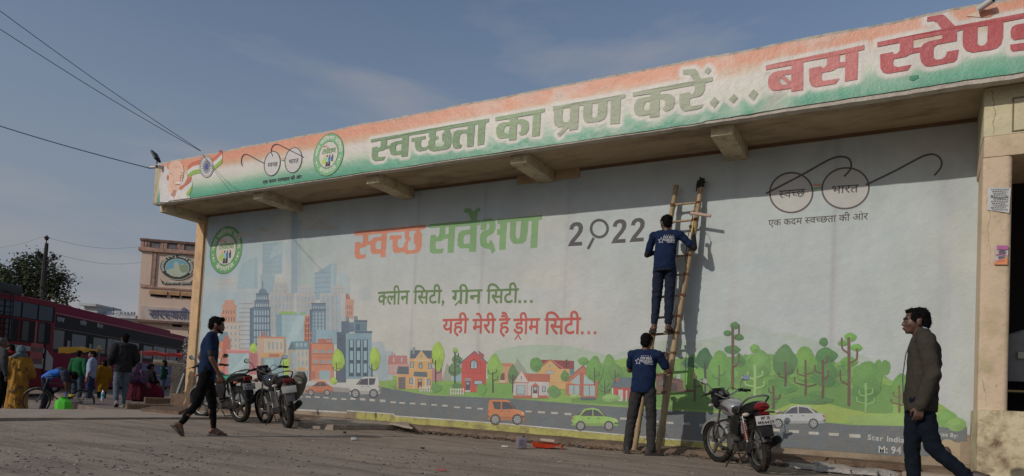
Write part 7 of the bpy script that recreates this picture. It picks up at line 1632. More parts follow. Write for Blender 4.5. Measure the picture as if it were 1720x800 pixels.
# ---------------- concrete block with leaning pipe
cp = atZ(303, 682, 0.0); az = azim(303)
CB = thing('concrete_post', 'rough concrete block standing between the platform and the orange column', 'block', cp, az-R(90))
b = MB(); n = 12; rr = []
for z, w, d_ in ((-.05, .27, .20), (.2, .26, .19), (.6, .255, .185), (.95, .25, .18), (1.08, .24, .17), (1.11, .20, .14)): rr.append([(sx*w+.02*noise.noise(V((sx, z*3, sy))), sy*d_+.02*noise.noise(V((sy, z*4, sx))), z) for sx, sy in ((-1, -1), (-.3, -1.05), (.4, -1), (1, -1), (1, 0), (1, 1), (0, 1), (-1, 1), (-1, 0))])
b.loft(rr); b.build('block', mat('grey_brown_concrete', (.20, .17, .14), .95, dirt=(.07, .06, .05), da=.8, ds=3, bump=1, bs=14), CB, smooth=20)
b = MB(); b.ell((.23, -.02, 1.06), (.17, .17, .13), 16, 10); b.v = [tuple(V(v)+V((1, 1, 1))*.05*noise.noise(V(v)*9)) for v in b.v]; b.build('rubble_cap', mat('brown_sack', (.17, .13, .10), .95, bump=1, bs=30), CB)
p0 = atD(318, 607, cp.dot(_F)*0+ (cp-CAM).dot(_F)-.25); p1 = atD(292, 679, (cp-CAM).dot(_F)-.75); p1.z = max(p1.z, .03)
b = MB(); b.tube([p0, p1], .042, 14); o = b.build('steel_pipe', mat('grey_blue_pipe', (.17, .205, .215), .55, dirt=(.12, .09, .07), da=.5, ds=6), smooth=50); tag(o, 'grey blue steel pipe leaning against the concrete block', 'pipe')
b = MB(); b.tube([p1-V((.35, .1, .02)), p1+V((.1, .0, .02)), p1+V((.45, .2, .0))], .03, 6); o = b.build('rubber_hose', mat('black_hose', (.025, .022, .02), .8), smooth=50); tag(o, 'black rubber strip lying at the foot of the leaning pipe', 'strip')
random.seed(9)
b = MB()
for i in range(90): rock(b, cp.x+random.uniform(-.7, 2.2), cp.y+random.uniform(-1.2, .3), .01, random.choice((.02, .04, .07)), 0, .7)
tag(b.build('rubble', BRN, smooth=0), kind='stuff')
for i, (px, py, w, d_, h_, lab) in enumerate(((250, 688, .9, .35, .12, 'long dark broken slab left of the leaning pipe'), (272, 682, .8, .3, .2, 'upper dark slab in the pile behind the pipe'), (385, 694, .3, .16, .10, 'dark brick end between the two left motorcycles'))):
    p = atZ(px, py, .0); b = MB(); b.box((-w/2, -d_/2, -.02), (w/2, d_/2, h_)); o = b.build('broken_slab', BRN, smooth=0, bevel=.02); o.location = p; o.rotation_euler = (0, 0, azim(px)-R(84)); tag(o, lab, 'slab')
# ---------------- awnings
def awning(pts, m, label, cat, poles, sag=.1):
    t = thing('stall_awning', label, cat, (0, 0, 0)); b = MB(); n = 14; rows = []
    (x0, y0, h0, s0), (x1, y1, h1, s1) = pts
    for i in range(n+1):
        u = i/n; x = x0+(x1-x0)*u; y = y0+(y1-y0)*u; h_ = h0+(h1-h0)*u; d_ = 1163/(s0+(s1-s0)*u); a = atD(x, y, d_); c = atD(x, y+h_, d_)
        back = V((_F.x, _F.y, 0)).normalized()*1.3; wv = V((0, 0, 1))*.03*math.sin(u*19)
        rows.append([c+wv*.6, a+wv, a+back+V((0, 0, .12-sag*math.sin(u*math.pi)))])
    b.loft(rows, False, closed=False); b.build('cloth', m, t, smooth=60)
    for px, s in poles:
        p = atD(px, 600, 1163/s); b = MB(); y = y0+(y1-y0)*((px-x0)/(x1-x0)); top = atD(px, y, 1163/s); b.tube([(p.x, p.y, -.27), (p.x, p.y, top.z+.05)], .03, 8); b.build('pole', mat('grey_pole', (.14, .13, .12), .7), t)
    return t
awning(((98, 584, 10, 50), (166, 588, 3, 47)), mat('yellow_tarpaulin', (.62, .32, .012), .6, var=.15), 'sagging yellow tarpaulin awning stretched along the maroon bus', 'awning', ((166, 47),))
b = MB(); c = atD(166, 587, 1163/46.5)
for i in range(5): b.ell(c+V((.06*math.cos(i*1.3), .0, .09*math.sin(i*1.3))), (.06, .05, .06), 8, 6)
o = b.build('knotted_cloth', C_('cream_cloth', (.5, .42, .25))); tag(o, 'cream cloth knot at the end of the yellow awning', 'cloth')
awning(((228, 591, 5, 46), (311, 595, 6, 42)), mat('red_tarpaulin', (.55, .035, .02), .6, var=.15), 'straight red tarpaulin strip over the stall by the column', 'awning', ((238, 46), (304, 42)))
tb = thing('stall_table', 'stall table with pale cloths stacked on it under the red awning', 'table', put(292, 50, 0), azim(292)-R(90))
b = MB(); b.box((-.7, -.3, 1.10), (.7, .3, 1.16)); b.build('top', mat('stall_wood', (.22, .15, .09), .8), tb)
for sx in (-.65, .65):
    for sy in (-.25, .25): b = MB(); b.box((sx-.03, sy-.03, 0), (sx+.03, sy+.03, 1.10)); b.build('leg', mat('stall_wood', (.22, .15, .09), .8), tb)
b = MB(); b.box((-.65, -.28, 1.16), (.1, .25, 1.27)); b.box((.12, -.25, 1.16), (.6, .2, 1.22)); o = b.build('folded_cloth', C_('pale_folded_cloth', (.38, .34, .28)), bevel=.02); o.matrix_world = Matrix.Translation(tb.location)@Matrix.Rotation(tb.rotation_euler.z, 4, 'Z'); tag(o, 'pale folded cloths stacked on the stall table', 'cloth')
# ---------------- buses
MAR = mat('maroon_bus_paint', (.18, .014, .022), .6, var=.1, vs=1, dirt=(.06, .03, .028), da=.35, ds=1.5, spec=.15); MAR2 = mat('plum_bus_paint', (.21, .012, .042), .65, var=.1, vs=1, dirt=(.08, .03, .032), da=.3, ds=1.2, spec=.15)
BWH = mat('bus_white', (.34, .33, .31), .5, dirt=(.2, .17, .15), da=.5, ds=2); BBL = mat('bus_blue', (.012, .03, .15), .45, var=.15); GLS = mat('tinted_glass', (.012, .018, .028), .15, var=.1, spec=.35); GLB = mat('blue_film_glass', (.022, .042, .075), .25, var=.1, spec=.35); BDK = mat('bus_black', (.008, .009, .013), .6, var=.1, dirt=(.018, .016, .018), da=.4, ds=1, spec=.15)
DKI = mat('bus_inside', (.012, .011, .012), .9)
def bus(p0, p1, label, spec):
    """p0 near end, p1 far end of the visible side, ground level"""
    d = (p1-p0); Ln = d.length; rz = math.atan2(d.y, d.x); t = thing('bus', label, 'bus', (p0.x, p0.y, -.27), rz)
    side = 1 if (V((-d.y, d.x, 0)).dot(p0-CAM) > 0) else -1      # body lies away from the lens
    W = 2.5*side; spec(t, Ln, side, W)
    for x in (1.6, Ln-2.6):
        for y in (.14*side, W-.14*side):
            b = MB(); b.ring((x, y, .48), .36, .12, 'y', 28, 8, w=1.0); w = b.build('wheel', TYR, t); b = MB(); b.tube([(x, y-.06, .48), (x, y+.06, .48)], .27, 18); b.build('rim', ALU, w)
    return t
def bx(t, name, m, a, c, bev=0): b = MB(); b.box([min(a[i], c[i]) for i in range(3)], [max(a[i], c[i]) for i in range(3)]); return b.build(name, m, t, bevel=bev)
H1 = 3.55
e0 = atZ(-60, 478.5, H1-.27); e1 = atZ(97, 508, H1-.27)
def spec1(t, Ln, s, W):
    bx(t, 'body', MAR, (0, 0, .35), (Ln, W, H1), .10)
    y0, y1 = -s*.012, s*.01
    zs = lambda z: z
    bx(t, 'upper_glass_band', BDK, (.05, y0, 2.78), (Ln-.12, y1, 3.34))
    n = 5; w = (Ln-.3)/n
    for i in range(n):
        x = .1+i*w; bx(t, 'upper_window', GLB, (x+.04, y0*2, 2.80), (x+w-.04, y0, 3.32))
        f = bx(t, 'window', DKI, (x+.04, y0*1.5, 1.95), (x+w-.06, y0*.4, 2.72)); bx(t, 'pane', GLS, (x+.10, y0*2, 2.0), (x+w*.5, y0*1.5, 2.68)).parent = f
    bx(t, 'door_panel', mat('red_brown_panel', (.34, .05, .05), .5), (Ln-1.15, y0*1.2, 1.2), (Ln-.55, y0*.2, 2.72)); bx(t, 'door_gap', DKI, (Ln-.5, y0*1.4, .6), (Ln-.42, y0*.2, 2.75))
    b = MB(); b.prism([(0, 1.62), (Ln*.42, 1.68), (Ln-.5, 1.62), (Ln-.5, 1.80), (0, 1.88)], 'y', y0*1.2, y0*.1); b.prism([(Ln*.50, 1.10), (Ln-.5, 1.05), (Ln-.5, 1.42), (Ln*.7, 1.36), (Ln*.5, 1.26)], 'y', y0*1.2, y0*.1); b.prism([(Ln-.38, 1.0), (Ln-.02, .95), (Ln-.02, 1.45), (Ln-.38, 1.75)], 'y', y0*1.2, y0*.1); b.build('white_stripe', BWH, t)
    bx(t, 'roof_carrier', mat('dark_tarpaulin', (.03, .034, .035), .7), (0, s*.25, H1+.02), (Ln-1.4, W-s*.25, H1+.36), .05)
    b = MB()
    for x in (Ln-2.15, Ln-2.75): b.tube([(x, y0*6, 1.9), (x, y0*6, H1+.02), (x, s*.3, H1+.1)], .02, 6)
    for i in range(9): b.tube([(Ln-2.15, y0*6, 1.95+i*.19), (Ln-2.75, y0*6, 1.95+i*.19)], .014, 5)
    b.build('ladder', FRM, t)
bus(V((e0.x, e0.y, 0)), V((e1.x, e1.y, 0)), 'maroon and white coach with roof ladder at the left edge, nearest the camera', spec1)
H2 = 3.45
e0 = atZ(70, 508.5, H2-.27); e1 = atZ(316, 566, H2-.27)
def spec2(t, Ln, s, W):
    bx(t, 'body', MAR2, (0, 0, .35), (Ln, W, H2), .08); y0 = -s*.015
    bx(t, 'window_band', BDK, (.02, y0, 1.72), (Ln-.05, -y0, 3.13)); bx(t, 'blue_panel', BBL, (Ln*.42, y0, .45), (Ln-.1, -y0, 1.60)); bx(t, 'yellow_line', mat('bus_yellow_line', (.4, .25, .03), .5), (Ln*.42, y0*1.6, 1.0), (Ln-.1, y0, 1.05)); bx(t, 'roof_edge', mat('tan_trim', (.30, .16, .12), .5), (0, y0*1.2, 3.17), (Ln-.1, -y0, 3.20))
    bx(t, 'roof_box', MAR2, (0, s*.3, H2-.02), (Ln-2.2, W-s*.3, H2+.17), .04)
    b = MB(); b.prism([(Ln*.55, .5), (Ln*.62, 1.3), (Ln*.66, .9), (Ln*.8, .5)], 'y', y0*1.8, y0*1.1); b.build('green_star', mat('bus_green_mark', (.10, .30, .16), .5), t)
    n = 9; w = Ln/n
    for i in range(n):
        x = i*w; f = bx(t, 'window', DKI if i in (1, 2, 5, 8) else GLS, (x+.10, y0*1.4, 1.82), (x+w-.08, y0*.5, 2.55))
        g_ = bx(t, 'pane', GLB if i % 2 else GLS, (x+.55, y0*2.0, 1.86), (x+w-.14, y0*1.41, 2.5)); g_.parent = f
        if i in (1, 2, 8): g_ = bx(t, 'curtain', mat('pale_curtain', (.30, .30, .26), .9), (x+.22, y0*1.9, 1.86+.05*(i % 3)), (x+.42, y0*1.41, 2.2)); g_.parent = f
    b = MB(); b.tube([(0, y0*1.6, 2.62), (Ln-.2, y0*1.6, 2.62)], .012, 4); b.build('gutter', mat('tan_trim', (.30, .16, .12), .5), t)
    for txt, px, py in (('राजीव', 139, 543), ('बैगमन', 167, 548), ('राम', 101, 537)):
        # lettering sits on the dark band
        M_ = t.matrix_basis if False else None
        P0 = V((e0.x, e0.y, 0)); dd = (V((e1.x, e1.y, 0))-P0); Ld = dd.length; dd = dd/Ld; nrm = V((-dd.y, dd.x, 0)); r_ = ray(px, py); tt = (P0-CAM).dot(nrm)/r_.dot(nrm); q = CAM+r_*tt; xl = (q-P0).dot(dd)
        flat_text(txt, Matrix.Translation((xl, y0*1.6, q.z+.27)), .17, mat('bus_lettering', (.4, .4, .4), .6), 'lettering', t, .02, w=.55)
bus(V((e0.x, e0.y, 0)), V((e1.x, e1.y, 0)), 'long plum and black coach parked beyond the crowd, tail towards the peach tower', spec2)
# ================================================================ PEACH TOWER
PW = mat('peach_tower_wash', (.66, .50, .40), .92, var=.1, vs=1.2, dirt=(.52, .38, .30), da=.6, ds=1.2, bump=.3, bs=6); PK = mat('pink_tower_trim', (.42, .26, .20), .92, dirt=(.09, .06, .05), da=.8, ds=2.5); STN = mat('stained_tower_edge', (.16, .10, .08), .95, dirt=(.04, .03, .028), da=.9, ds=4)
DT = 47.0; TO = atD(236, 540, DT); TO.z = 0; ua = math.atan2(_R0.y, _R0.x)+R(9)
ux = V((math.cos(ua), math.sin(ua), 0)); nn = V((-math.sin(ua), math.cos(ua), 0))
TW = thing('school_tower', 'peach school tower with round emblem, slit windows and Hindi sign behind the coaches', 'building', TO, ua)
def tl(px, py): r_ = ray(px, py); q = CAM+r_*((TO-CAM).dot(nn)/r_.dot(nn)); return ((q-TO).dot(ux), q.z)
xr = tl(352, 500)[0]+1.5
ZT = tl(270, 403)[1]
def tb_(name, x0, x1, z0, z1, m, y0=-.06, y1=.0, bev=0, par=None):
    b = MB(); b.box((x0, y0, z0), (x1, y1, z1)); return b.build(name, m, par or TW, bevel=bev)
zs_ = lambda px, py: tl(px, py)[1]; xs_ = lambda px, py: tl(px, py)[0]
z_par = zs_(238, 421); z_sb0 = zs_(235, 537); z_sb1 = zs_(235, 514)
tb_('wall', xs_(239, 430), xr, -.3, z_par, PW, 0, 7)
tb_('parapet_ledge', xs_(234, 415), xr, z_par-.05, z_par+.22, PK, -.22, 7.1, .04)
tb_('parapet_rail', xs_(236, 402), xr, ZT-.18, ZT, STN, -.12, .14, .03)
for px in (237, 244, 247, 270, 276, 299, 305, 328): tb_('parapet_post', xs_(px, 410), xs_(px, 410)+.20, z_par+.22, ZT-.18, PK, -.06, .1)
for px in (249, 278, 307): tb_('jali_panel', xs_(px, 410), xs_(px+20, 410), z_par+.26, ZT-.2, mat('jali_grey', (.16, .15, .15), .9, var=.6, vs=7), -.0, .06)
tb_('pilaster', xs_(258, 450), xs_(262, 450), zs_(260, 480), z_par-.05, PK, -.10, -.0); tb_('string_course', xs_(236, 481), xr, zs_(236, 481)-.07, zs_(236, 481)+.03, PK, -.09, 0)
tb_('pilaster', xs_(239, 420), xs_(257, 420), zs_(236, 478), z_par-.05, PW, -.05, -.001)
for x0, x1, py in ((253, 281, 489), (287, 302, 491), (306, 322, 492)):
    w = tb_('window', xs_(x0, py), xs_(x1, py+1), zs_(x0, py+9), zs_(x0, py+2), DKI, -.02, .01); a = tb_('awning', xs_(x0-1, py), xs_(x1+1, py), zs_(x0, py+3), zs_(x0, py-2), mat('rust_tin', (.46, .27, .14), .7, dirt=(.12, .06, .03)), -.20, -.005, 0, w)
    a.data.transform(Matrix.Identity(4))
    for v in a.data.vertices:
        if v.co.y < -.1: v.co.z -= .10
tb_('window', xs_(290, 541), xs_(306, 541), zs_(290, 549), zs_(290, 542), DKI, -.02, .01)
tb_('sign_ledge', xs_(230, 539), xr, z_sb0-.18, z_sb0, STN, -.35, 0, .03); tb_('sign_board', xs_(236, 520), xr, z_sb0, z_sb1, mat('faded_sign_board', (.52, .46, .42), .9, var=.2, vs=4, dirt=(.36, .20, .15), da=.8, ds=2), -.09, -.0)
class PrintT(Print):
    def P(s, u, v): return tl(s.T[0]+u/s.T[2], s.T[1]+v/s.T[2])
pr = PrintT(-.10, (225, 395, 4.85), .004); UN = .004/.0003
def big(p):     # far plane: thicker layers
    p.v = [(x, -.10-(abs(y+.10)*12), z) for x, y, z in p.v]; return p
line_text(pr, 'सरस~वती िव', (128, 675), (560, 690), (130, 612), S(66, 70, 96), .02, l=1); o = big(pr).mesh_obj('sign_lettering', PTW, TW)
pr = PrintT(-.0, (225, 395, 4.85), .004)
bk, pg, bl_, iv = S(56,54,50), S(160,166,150), S(92,140,156), S(150,158,140)
pr.ellipse(354, 262, 142, 104, pg, l=0, tilt=.04); pr.ellipse(354, 262, 138, 100, bk, l=.5, tilt=.04); pr.ellipse(355, 268, 98, 74, pg, l=1, tilt=.04); pr.ellipse(355, 268, 94, 70, bl_, l=1.5, tilt=.04)
pr.poly([(265,290),(300,275),(330,270),(325,235),(345,212),(362,228),(372,250),(400,235),(430,240),(440,290),(420,325),(370,345),(310,330),(270,310)], iv, l=2); pr.poly([(370,250),(420,238),(438,262),(436,300),(400,310),(376,290)], S(120,130,100), l=2.4)
pr.poly([(215,350),(235,378),(360,388),(470,378),(486,362),(470,402),(360,402),(235,402)], bk, l=2.6)
q = tl(225+354/4.85, 395+262/4.85); e1_ = tl(225+492/4.85, 395+262/4.85)[0]-q[0]; e2_ = q[1]-tl(225+354/4.85, 395+366/4.85)[1]
pr.l = 3; arc_text(pr, 'सरस~वती िशशु मंिदर बेगमगंज', q, e2_*.78, -118, 118, e2_*.15, S(170,172,158), bold=.02, sx=e1_/e2_)
line_text(pr, 'उजवागंज पुरातन', (245, 397), (465, 397), (245, 380), S(170,172,158), .02, l=6)
pr.v = [(x, -.02-abs(y)*10, z) for x, y, z in pr.v]; pr.mesh_obj('round_emblem', PTW, TW)
# ---------------- pale far building
WB_ = mat('far_white_wash', (.44, .45, .46), .95, var=.15, vs=.5, dirt=(.2, .2, .2), da=.6, ds=1); fo = atD(180, 540, 75); fo.z = 0
FBd = thing('far_building', 'pale flat roofed building with a low dome, seen over the plum coach', 'building', fo, math.atan2(_R0.y, _R0.x))
def fl(px, py): r_ = ray(px, py); n_ = V((-math.sin(FBd.rotation_euler.z), math.cos(FBd.rotation_euler.z), 0)); q = CAM+r_*((fo-CAM).dot(n_)/r_.dot(n_)); return ((q-fo).dot(V((math.cos(FBd.rotation_euler.z), math.sin(FBd.rotation_euler.z), 0))), q.z)
def fb(name, a, c, y0=0, y1=6, m=WB_): (x0, z0), (x1, z1) = fl(*a), fl(*c); b = MB(); b.box((x0, y0, min(z0, z1)), (x1, y1, max(z0, z1))); return b.build(name, m, FBd)
fb('wall', (120, 640), (240, 533), .5, 8); fb('stair_room', (140, 533), (164, 513), 0, 4); fb('roof_slab', (136, 514), (166, 511.5), -.5, 4.4); fb('parapet', (196, 534), (228, 530), 0, 3)
for px in (199, 206, 211, 217, 222): fb('parapet_post', (px, 531), (px+3, 524), 0, .3)
x, z = fl(182, 534); b = MB(); b.ell((x, 2, z), (1.7, 1.7, 1.0), 24, 12); b.build('dome', WB_, FBd)
for px, t_ in ((185, 515), (215, 524)): x, z0 = fl(px, 534); _, z1 = fl(px, t_); b = MB(); b.tube([(x, .5, z0), (x, .5, z1)], .05, 6); b.build('mast', BK_, FBd)
# low far roofline and trees that close the horizon
fo2 = atD(60, 600, 95); b = MB()
random.seed(4); x = -34
ws = thing('far_wall', 'long low boundary wall with roofs far beyond the coaches', 'wall', (fo2.x, fo2.y, 0), math.atan2(_R0.y, _R0.x))
b = MB(); b.box((-60, 0, -.5), (60, .4, 3.0)); b.build('wall', WB_, ws)
# ---------------- tree and utility pole
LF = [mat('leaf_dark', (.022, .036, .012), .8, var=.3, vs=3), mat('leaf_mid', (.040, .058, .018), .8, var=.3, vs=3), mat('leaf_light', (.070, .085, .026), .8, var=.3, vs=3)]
BRK = mat('bark', (.07, .05, .035), .95, bump=.5, bs=12)
def tree3(name, label, px, py_base, dist, blobs, nleaf, ls=.16, seed=1):
    random.seed(seed); base = atD(px, py_base, dist); base.z = -.27; t = thing(name, label, 'tree', base)
    tops = [(atD(x, y, dist+dz)-base, r_, ry) for x, y, r_, ry, dz in blobs]
    b = MB(); c0 = V((0, 0, (tops[0][0].z)*.45)); b.tube(spline([(0, 0, 0), tuple(c0*.5+V((.1, 0, 0))), tuple(c0)], 4), [.26]*4+[.2]*4+[.17], 10)
    for c, r_, ry in tops: b.tube(spline([tuple(c0), tuple(c0.lerp(c, .5)+V((random.uniform(-.3, .3), 0, .2))), tuple(c)], 4), [.13-.011*i for i in range(9)], 7)
    b.build('trunk', BRK, t)
    b = MB()
    for c, r_, ry in tops:
        n = int(nleaf*r_*ry/2.2)
        for i in range(max(6, n//14)):      # leaf sprays round twigs
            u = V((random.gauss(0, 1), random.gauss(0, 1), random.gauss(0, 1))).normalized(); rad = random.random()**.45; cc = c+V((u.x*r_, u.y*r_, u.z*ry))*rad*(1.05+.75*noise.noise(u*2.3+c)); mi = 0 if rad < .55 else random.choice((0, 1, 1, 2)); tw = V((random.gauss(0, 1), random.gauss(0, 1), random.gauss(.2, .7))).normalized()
            for j in range(14):
                p = cc+tw*random.uniform(-.28, .28)+V((random.gauss(0, .13), random.gauss(0, .13), random.gauss(0, .12))); a = V((random.gauss(0, 1), random.gauss(0, 1), random.gauss(0, .6))).normalized(); w = a.cross(V((random.random(), random.random(), random.random()))).normalized(); L_ = ls*random.uniform(.6, 1.25)
                b.add([p, p+a*L_*.5+w*L_*.26, p+a*L_, p+a*L_*.5-w*L_*.26], [(0, 1, 2, 3)], mi)
    o = b.build('crown', LF, t, smooth=0, fix=False); o['kind'] = 'stuff'; return t
tree3('broadleaf_tree', 'dark leafy tree rising behind the maroon coach at the far left', 52, 600, 36, [(20,470,1.5,.8,0),(45,462,1.4,.9,.5),(70,462,1.2,1.0,0),(88,478,.8,.75,0),(60,478,1.6,.8,-.5),(5,478,1.1,.6,0),(28,447,.5,.45,0),(44,437,.45,.35,0),(78,445,.6,.5,0),(66,432,.5,.4,.6),(96,470,.45,.3,0),(-20,480,1.3,.8,0),(75,490,.9,.6,0),(92,488,.5,.4,0)], 2000, .18, 2)
tree3('bush', 'small dark leafy branch between the two coaches, right of the big tree', 104, 600, 33, [(104,504,.45,.28,0),(112,502,.25,.16,0),(96,508,.4,.25,0)], 900, .15, 5)
ub = atD(71, 600, 34); ub.z = -.27; UP = thing('utility_pole', 'dark utility pole with three insulators standing in front of the leafy tree', 'pole', ub, math.atan2(_R0.y, _R0.x))
def ul(px, py): q = atD(px, py, 34)-ub; return (q.dot(V((math.cos(UP.rotation_euler.z), math.sin(UP.rotation_euler.z), 0))), 0, q.z)
PIR = mat('dark_iron', (.022, .020, .020), .8, dirt=(.06, .04, .03)); b = MB(); a = ul(68.5, 478); c = ul(73, 407); b.tube([(0, 0, 0), a, ul(70.5, 440), c], [.14, .12, .10, .08], 8); b.build('post', PIR, UP)
b = MB(); b.tube([ul(69, 442), ul(59, 431)], .06, 6); b.tube([ul(71, 438), ul(79, 437), ul(85, 433)], .05, 6); b.build('cross_arm', PIR, UP)
for px, py in ((72.5, 397), (59, 423), (85, 428)):
    x, y, z = ul(px, py+2); b = MB(); b.tube([(x, y, z-.22), (x, y, z)], .03, 6); b.ell((x, y, z+.05), (.13, .13, .06), 12, 6); b.ell((x, y, z-.04), (.09, .09, .05), 12, 6); b.ell((x, y, z+.12), (.05, .05, .05), 8, 6); b.build('insulator', mat('insulator_glaze', (.05, .04, .035), .3), UP)
# ---------------- wires
CAB = mat('black_cable', (.012, .013, .018), .7)
def wire(a, c, r_, label, sag=.0, m=CAB, n=24):
    b = MB(); b.tube([a.lerp(c, i/n)-V((0, 0, sag*math.sin(math.pi*i/n))) for i in range(n+1)], r_, 6); o = b.build('cable', m); return tag(o, label, 'cable')
anc = atY(337, 254, FY+.02)
wire(anc, atD(-60, 10, 11), .0065, 'black cable from the roof edge to the top left, lower of the close pair', .06) ; wire(anc+V((0, 0, .01)), atD(-60, -26, 11.5), .0065, 'black cable from the roof edge to the top left, upper of the close pair', .06)
wire(atY(252, 283, FY-.02), atD(-60, 193, 15), .010, 'single black cable running from the corner security camera to the left edge', .04)
thin = mat('thin_wire', (.22, .24, .26), .7)
for a, c, lab in (((74, 398), (232, 415), 'faint thin wire from the pole top to the peach tower'), ((86, 425), (238, 441), 'faint thin wire from the pole arm to the peach tower')): wire(atD(*a, 34), atD(*c, DT-.2), .007, lab, .3, thin)
for a, c, lab in (((71, 398), (-40, 417), 'faint thin wire leaving the pole top to the left'), ((58, 425), (-40, 445), 'faint thin wire leaving the left insulator to the left')): wire(atD(*a, 34), atD(*c, 36), .007, lab, .2, thin)
wire(atD(83, 494, 33.5), atD(130, 520, 33), .02, 'short slack wire below the tree, above the coach roof', .05)
# ---------------- security cameras, floodlight
CW = mat('camera_white', (.52, .50, .47), .4, dirt=(.3, .25, .2), da=.4)
def cctv(px, py, Y, d, label, L_=.16, r_=.038, foot=None):
    c = atY(px, py, Y); t = thing('security_camera', label, 'camera', c); d = V(d).normalized(); b = MB(); b.tube([-d*L_/2, d*L_/2], r_, 18); b.build('housing', CW, t, smooth=40)
    b = MB(); b.tube([d*L_/2, d*(L_/2+.012)], r_*.98, 18); b.build('lens', BLK, t); b = MB(); b.tube([d*(-L_*.3), (foot-c) if foot else V((0, .12, -.06))], .012, 8)
    f = (foot-c) if foot else V((0, .12, -.06)); b.tube([f-V((0, .005, 0)), f+V((0, .02, 0))], .034, 14); b.build('bracket', CW, t); return t
cctv(1655, 8, FY-.10, (.75, -.35, .30), 'white bullet security camera on the saffron band above the red lettering', .15, .036, atY(1646, 15, FY-.006))
cctv(257, 281, FY+.06, (-.9, -.3, -.05), 'white bullet security camera at the left tip of the fascia, where the cable ends', .15, .034, atY(266, 280, FY+.07))
cctv(268, 280.5, FY-.07, (-.25, -.95, -.15), 'dark faced security camera at the banner corner, beside the white one', .11, .04, atY(270, 279, FY-.008))
c = atY(264, 268, FY+.08); fd = thing('floodlight', 'small black slanted floodlight perched on the left roof corner', 'light', c)
b = MB(); M_ = Matrix.Rotation(R(-38), 4, 'Y')@Matrix.Rotation(R(20), 4, 'Z'); b.cbox((0, 0, .10), (.05, .20, .26), 0, M_); b.build('head', BLK, fd, bevel=.012); b = MB(); b.tube([(0, 0, -.10), (.0, 0, .02)], .016, 8); b.tube([(0, 0, .0), (.10, -.03, .02), (.16, -.05, -.01)], .012, 6); b.build('bracket', FRM, fd)
# ---------------- papers on the pillar
def paper(name, label, pts, Y, col, draw):
    t = thing(name, label, 'poster', (0, 0, 0)); P_ = [atY(x, y, Y) for x, y in pts]; b = MB(); n = 6; rows = []
    for i in range(n+1):
        a = P_[0].lerp(P_[3], i/n); c = P_[1].lerp(P_[2], i/n); rows.append([a.lerp(c, j/4)+V((0, .006*math.sin(i*2.1+j*1.7)-.004, 0)) for j in range(5)])
    b.loft(rows, False, closed=False); b.build('sheet', col, t, smooth=60)
    pr = Print(Y, (0, 0, 1), .016); draw(pr); pr.mesh_obj('print', PM, t)
def d1(pr):
    for i in range(11):
        if i == 4: pr.stroke([(1664,331),(1680,333),(1693,331)], 1.2, S(50,50,54), l=1); continue
        y = 318+i*3.4; x0 = 1664+(i % 3)*2; x1 = 1694-(i*2 % 5)
        x = x0
        while x < x1-1: w = 2+((i*7+int(x)*3) % 4); pr.rect(x, y, min(x+w, x1), y+1.1, S(70,70,74), l=1); x += w+1.2
paper('notice_sheet', 'torn white printed notice pasted high on the peach pillar', ((1659, 315), (1698, 316), (1695, 358), (1658, 353)), PY-.008, mat('white_paper', (.52, .52, .51), .8), d1)
def d2(pr):
    pr.rect(1674,413,1693,420,S(150,60,120),l=1); pr.poly([(1670,440),(1692,432),(1692,445),(1669,445)], S(200,110,40), l=1); pr.ellipse(1683,424,6,3,S(60,56,70),l=2); pr.ellipse(1682,433,6,3,S(80,70,84),l=2); pr.stroke([(1673,429),(1680,427),(1690,430)],1.5,S(150,50,110),l=2.2); pr.rect(1674,438,1688,440,S(180,50,60),l=2)
paper('poster_sheet', 'small torn purple and orange poster below the white notice on the pillar', ((1672, 412), (1694, 413), (1692, 446), (1669, 444)), PY-.008, mat('pink_paper', (.5, .42, .42), .8), d2)
# ---------------- paint tray, tin, litter
q = atZ(917, 752); TR = thing('paint_tray', 'orange red paint tray with a used roller sleeve resting on its rim', 'tray', (q.x, q.y, .0), azim(917)-R(98))
b = MB(); TRM = mat('red_tray', (.52, .05, .015), .4, dirt=(.3, .1, .06), da=.4, ds=9); W_, Dp = .20, .13
b.loft([[(-W_, -Dp, .075), (W_+.03, -Dp, .055), (W_+.03, Dp, .055), (-W_, Dp, .075)], [(-W_+.015, -Dp+.015, .075), (W_+.015, -Dp+.015, .055), (W_+.015, Dp-.015, .055), (-W_+.015, Dp-.015, .075)], [(-W_+.04, -Dp+.03, .012), (W_-.10, -Dp+.03, .018), (W_-.10, Dp-.03, .018), (-W_+.04, Dp-.03, .012)]], False)
b.loft([[(-W_, -Dp, .075), (W_+.03, -Dp, .055), (W_+.03, Dp, .055), (-W_, Dp, .075)], [(-W_+.03, -Dp+.02, .004), (W_-.11, -Dp+.02, .008), (W_-.11, Dp-.02, .008), (-W_+.03, Dp-.02, .004)]], False)
b.prism([(-W_+.03, .004), (W_-.11, .004), (W_-.11, .012), (-W_+.03, .012)], 'y', -Dp+.02, Dp-.02)
b.build('tray', TRM, TR, smooth=25); b = MB()
for s_ in (-1, 1): b.prism([(W_+.0, .055), (W_+.03, .055), (W_+.045, .0), (W_+.035, .0)], 'y', s_*Dp-.012, s_*Dp+.012)
b.build('leg', TRM, TR)
b = MB(); b.tube([(-.10, .07, .10), (.12, .05, .095)], .026, 16); o = b.build('roller_sleeve', mat('pale_roller_sleeve', (.55, .44, .36), .95, bump=.8, bs=150)); o.location = TR.location; o.rotation_euler = TR.rotation_euler; tag(o, 'pale roller sleeve lying across the red tray', 'roller')
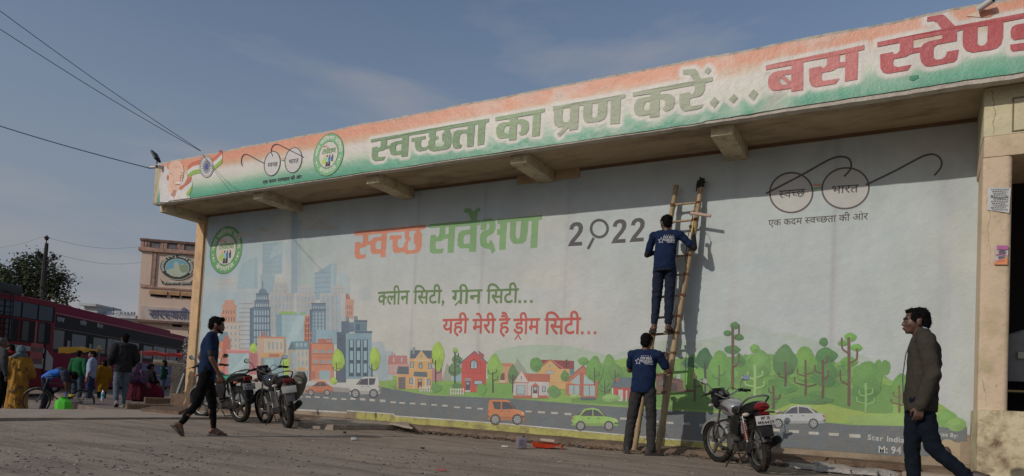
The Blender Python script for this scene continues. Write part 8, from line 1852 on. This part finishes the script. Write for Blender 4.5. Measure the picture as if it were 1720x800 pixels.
b = MB(); b.ell((0, 0, 0), (.06, .03, .022), 12, 8); b.v = [tuple(V(v)*(1+.5*noise.noise(V(v)*40))) for v in b.v]; o = b.build('brown_rag', mat('brown_rag', (.12, .05, .02), .95)); o.location = TR.location+V((-.06, -.07, .075)); tag(o, 'small brown rag on the near rim of the red tray', 'rag')
q = atZ(875.5, 753); TN = thing('paint_tin', 'tall grey square paint tin standing left of the red tray', 'tin', (q.x, q.y, 0), azim(875)-R(75)); TN.scale = (1.25, 1.25, 1.25)
b = MB(); b.box((-.055, -.035, 0), (.055, .035, .125)); b.build('body', mat('lilac_grey_tin', (.30, .26, .31), .45, metal=.3, var=.2, dirt=(.2, .16, .14), da=.6, ds=14), TN, bevel=.006); b = MB(); b.tube([(.02, 0, .125), (.02, 0, .137)], .014, 12); b.build('cap', BLK, TN)
b = MB()
for i in range(9): b.box((-.045+.01*(i % 3), -.0365, .03+i*.008), (.0+.012*(i % 4), -.0355, .034+i*.008))
b.build('label_print', mat('tin_ink', (.12, .10, .13), .6), TN)['kind'] = 'stuff'
def litter(px, py, d_, m, label, name='litter', cat='litter', rz=0):
    p = atZ(px, py); b = MB(); b.cbox((0, 0, d_[2]/2), d_); b.v = [tuple(V(v)+V((.3, .3, .3))*d_[2]*noise.noise(V(v)*60)) for v in b.v]; o = b.build(name, m, bevel=min(d_)*.2); o.location = (p.x, p.y, max(gz(p.x, p.y), 0)); o.rotation_euler = (0, 0, rz); return tag(o, label, cat)
PW_ = mat('litter_white', (.5, .49, .46), .6)
litter(848, 751, (.09, .05, .02), PW_, 'flat white scrap on the road left of the paint tin', rz=.4); litter(594, 739, (.07, .06, .035), PW_, 'small crumpled white cup on the road below the painted cars', 'paper_cup', 'cup', .8)
litter(877, 722.5, (.10, .06, .06), mat('brick_red', (.22, .07, .045), .9), 'broken red brick piece on the ledge above the paint tin', 'brick_piece', 'brick'); litter(742, 790, (.10, .04, .01), mat('wrapper_red', (.4, .05, .05), .5), 'flat red wrapper lying on the near road', 'wrapper', 'wrapper', .2)
litter(710, 754, (.05, .03, .02), BLK, 'small dark scrap alone on the middle of the road', rz=.3); litter(579, 728, (.04, .03, .03), BLK, 'tiny dark stone on the road left of the white cup', 'stone', 'stone')
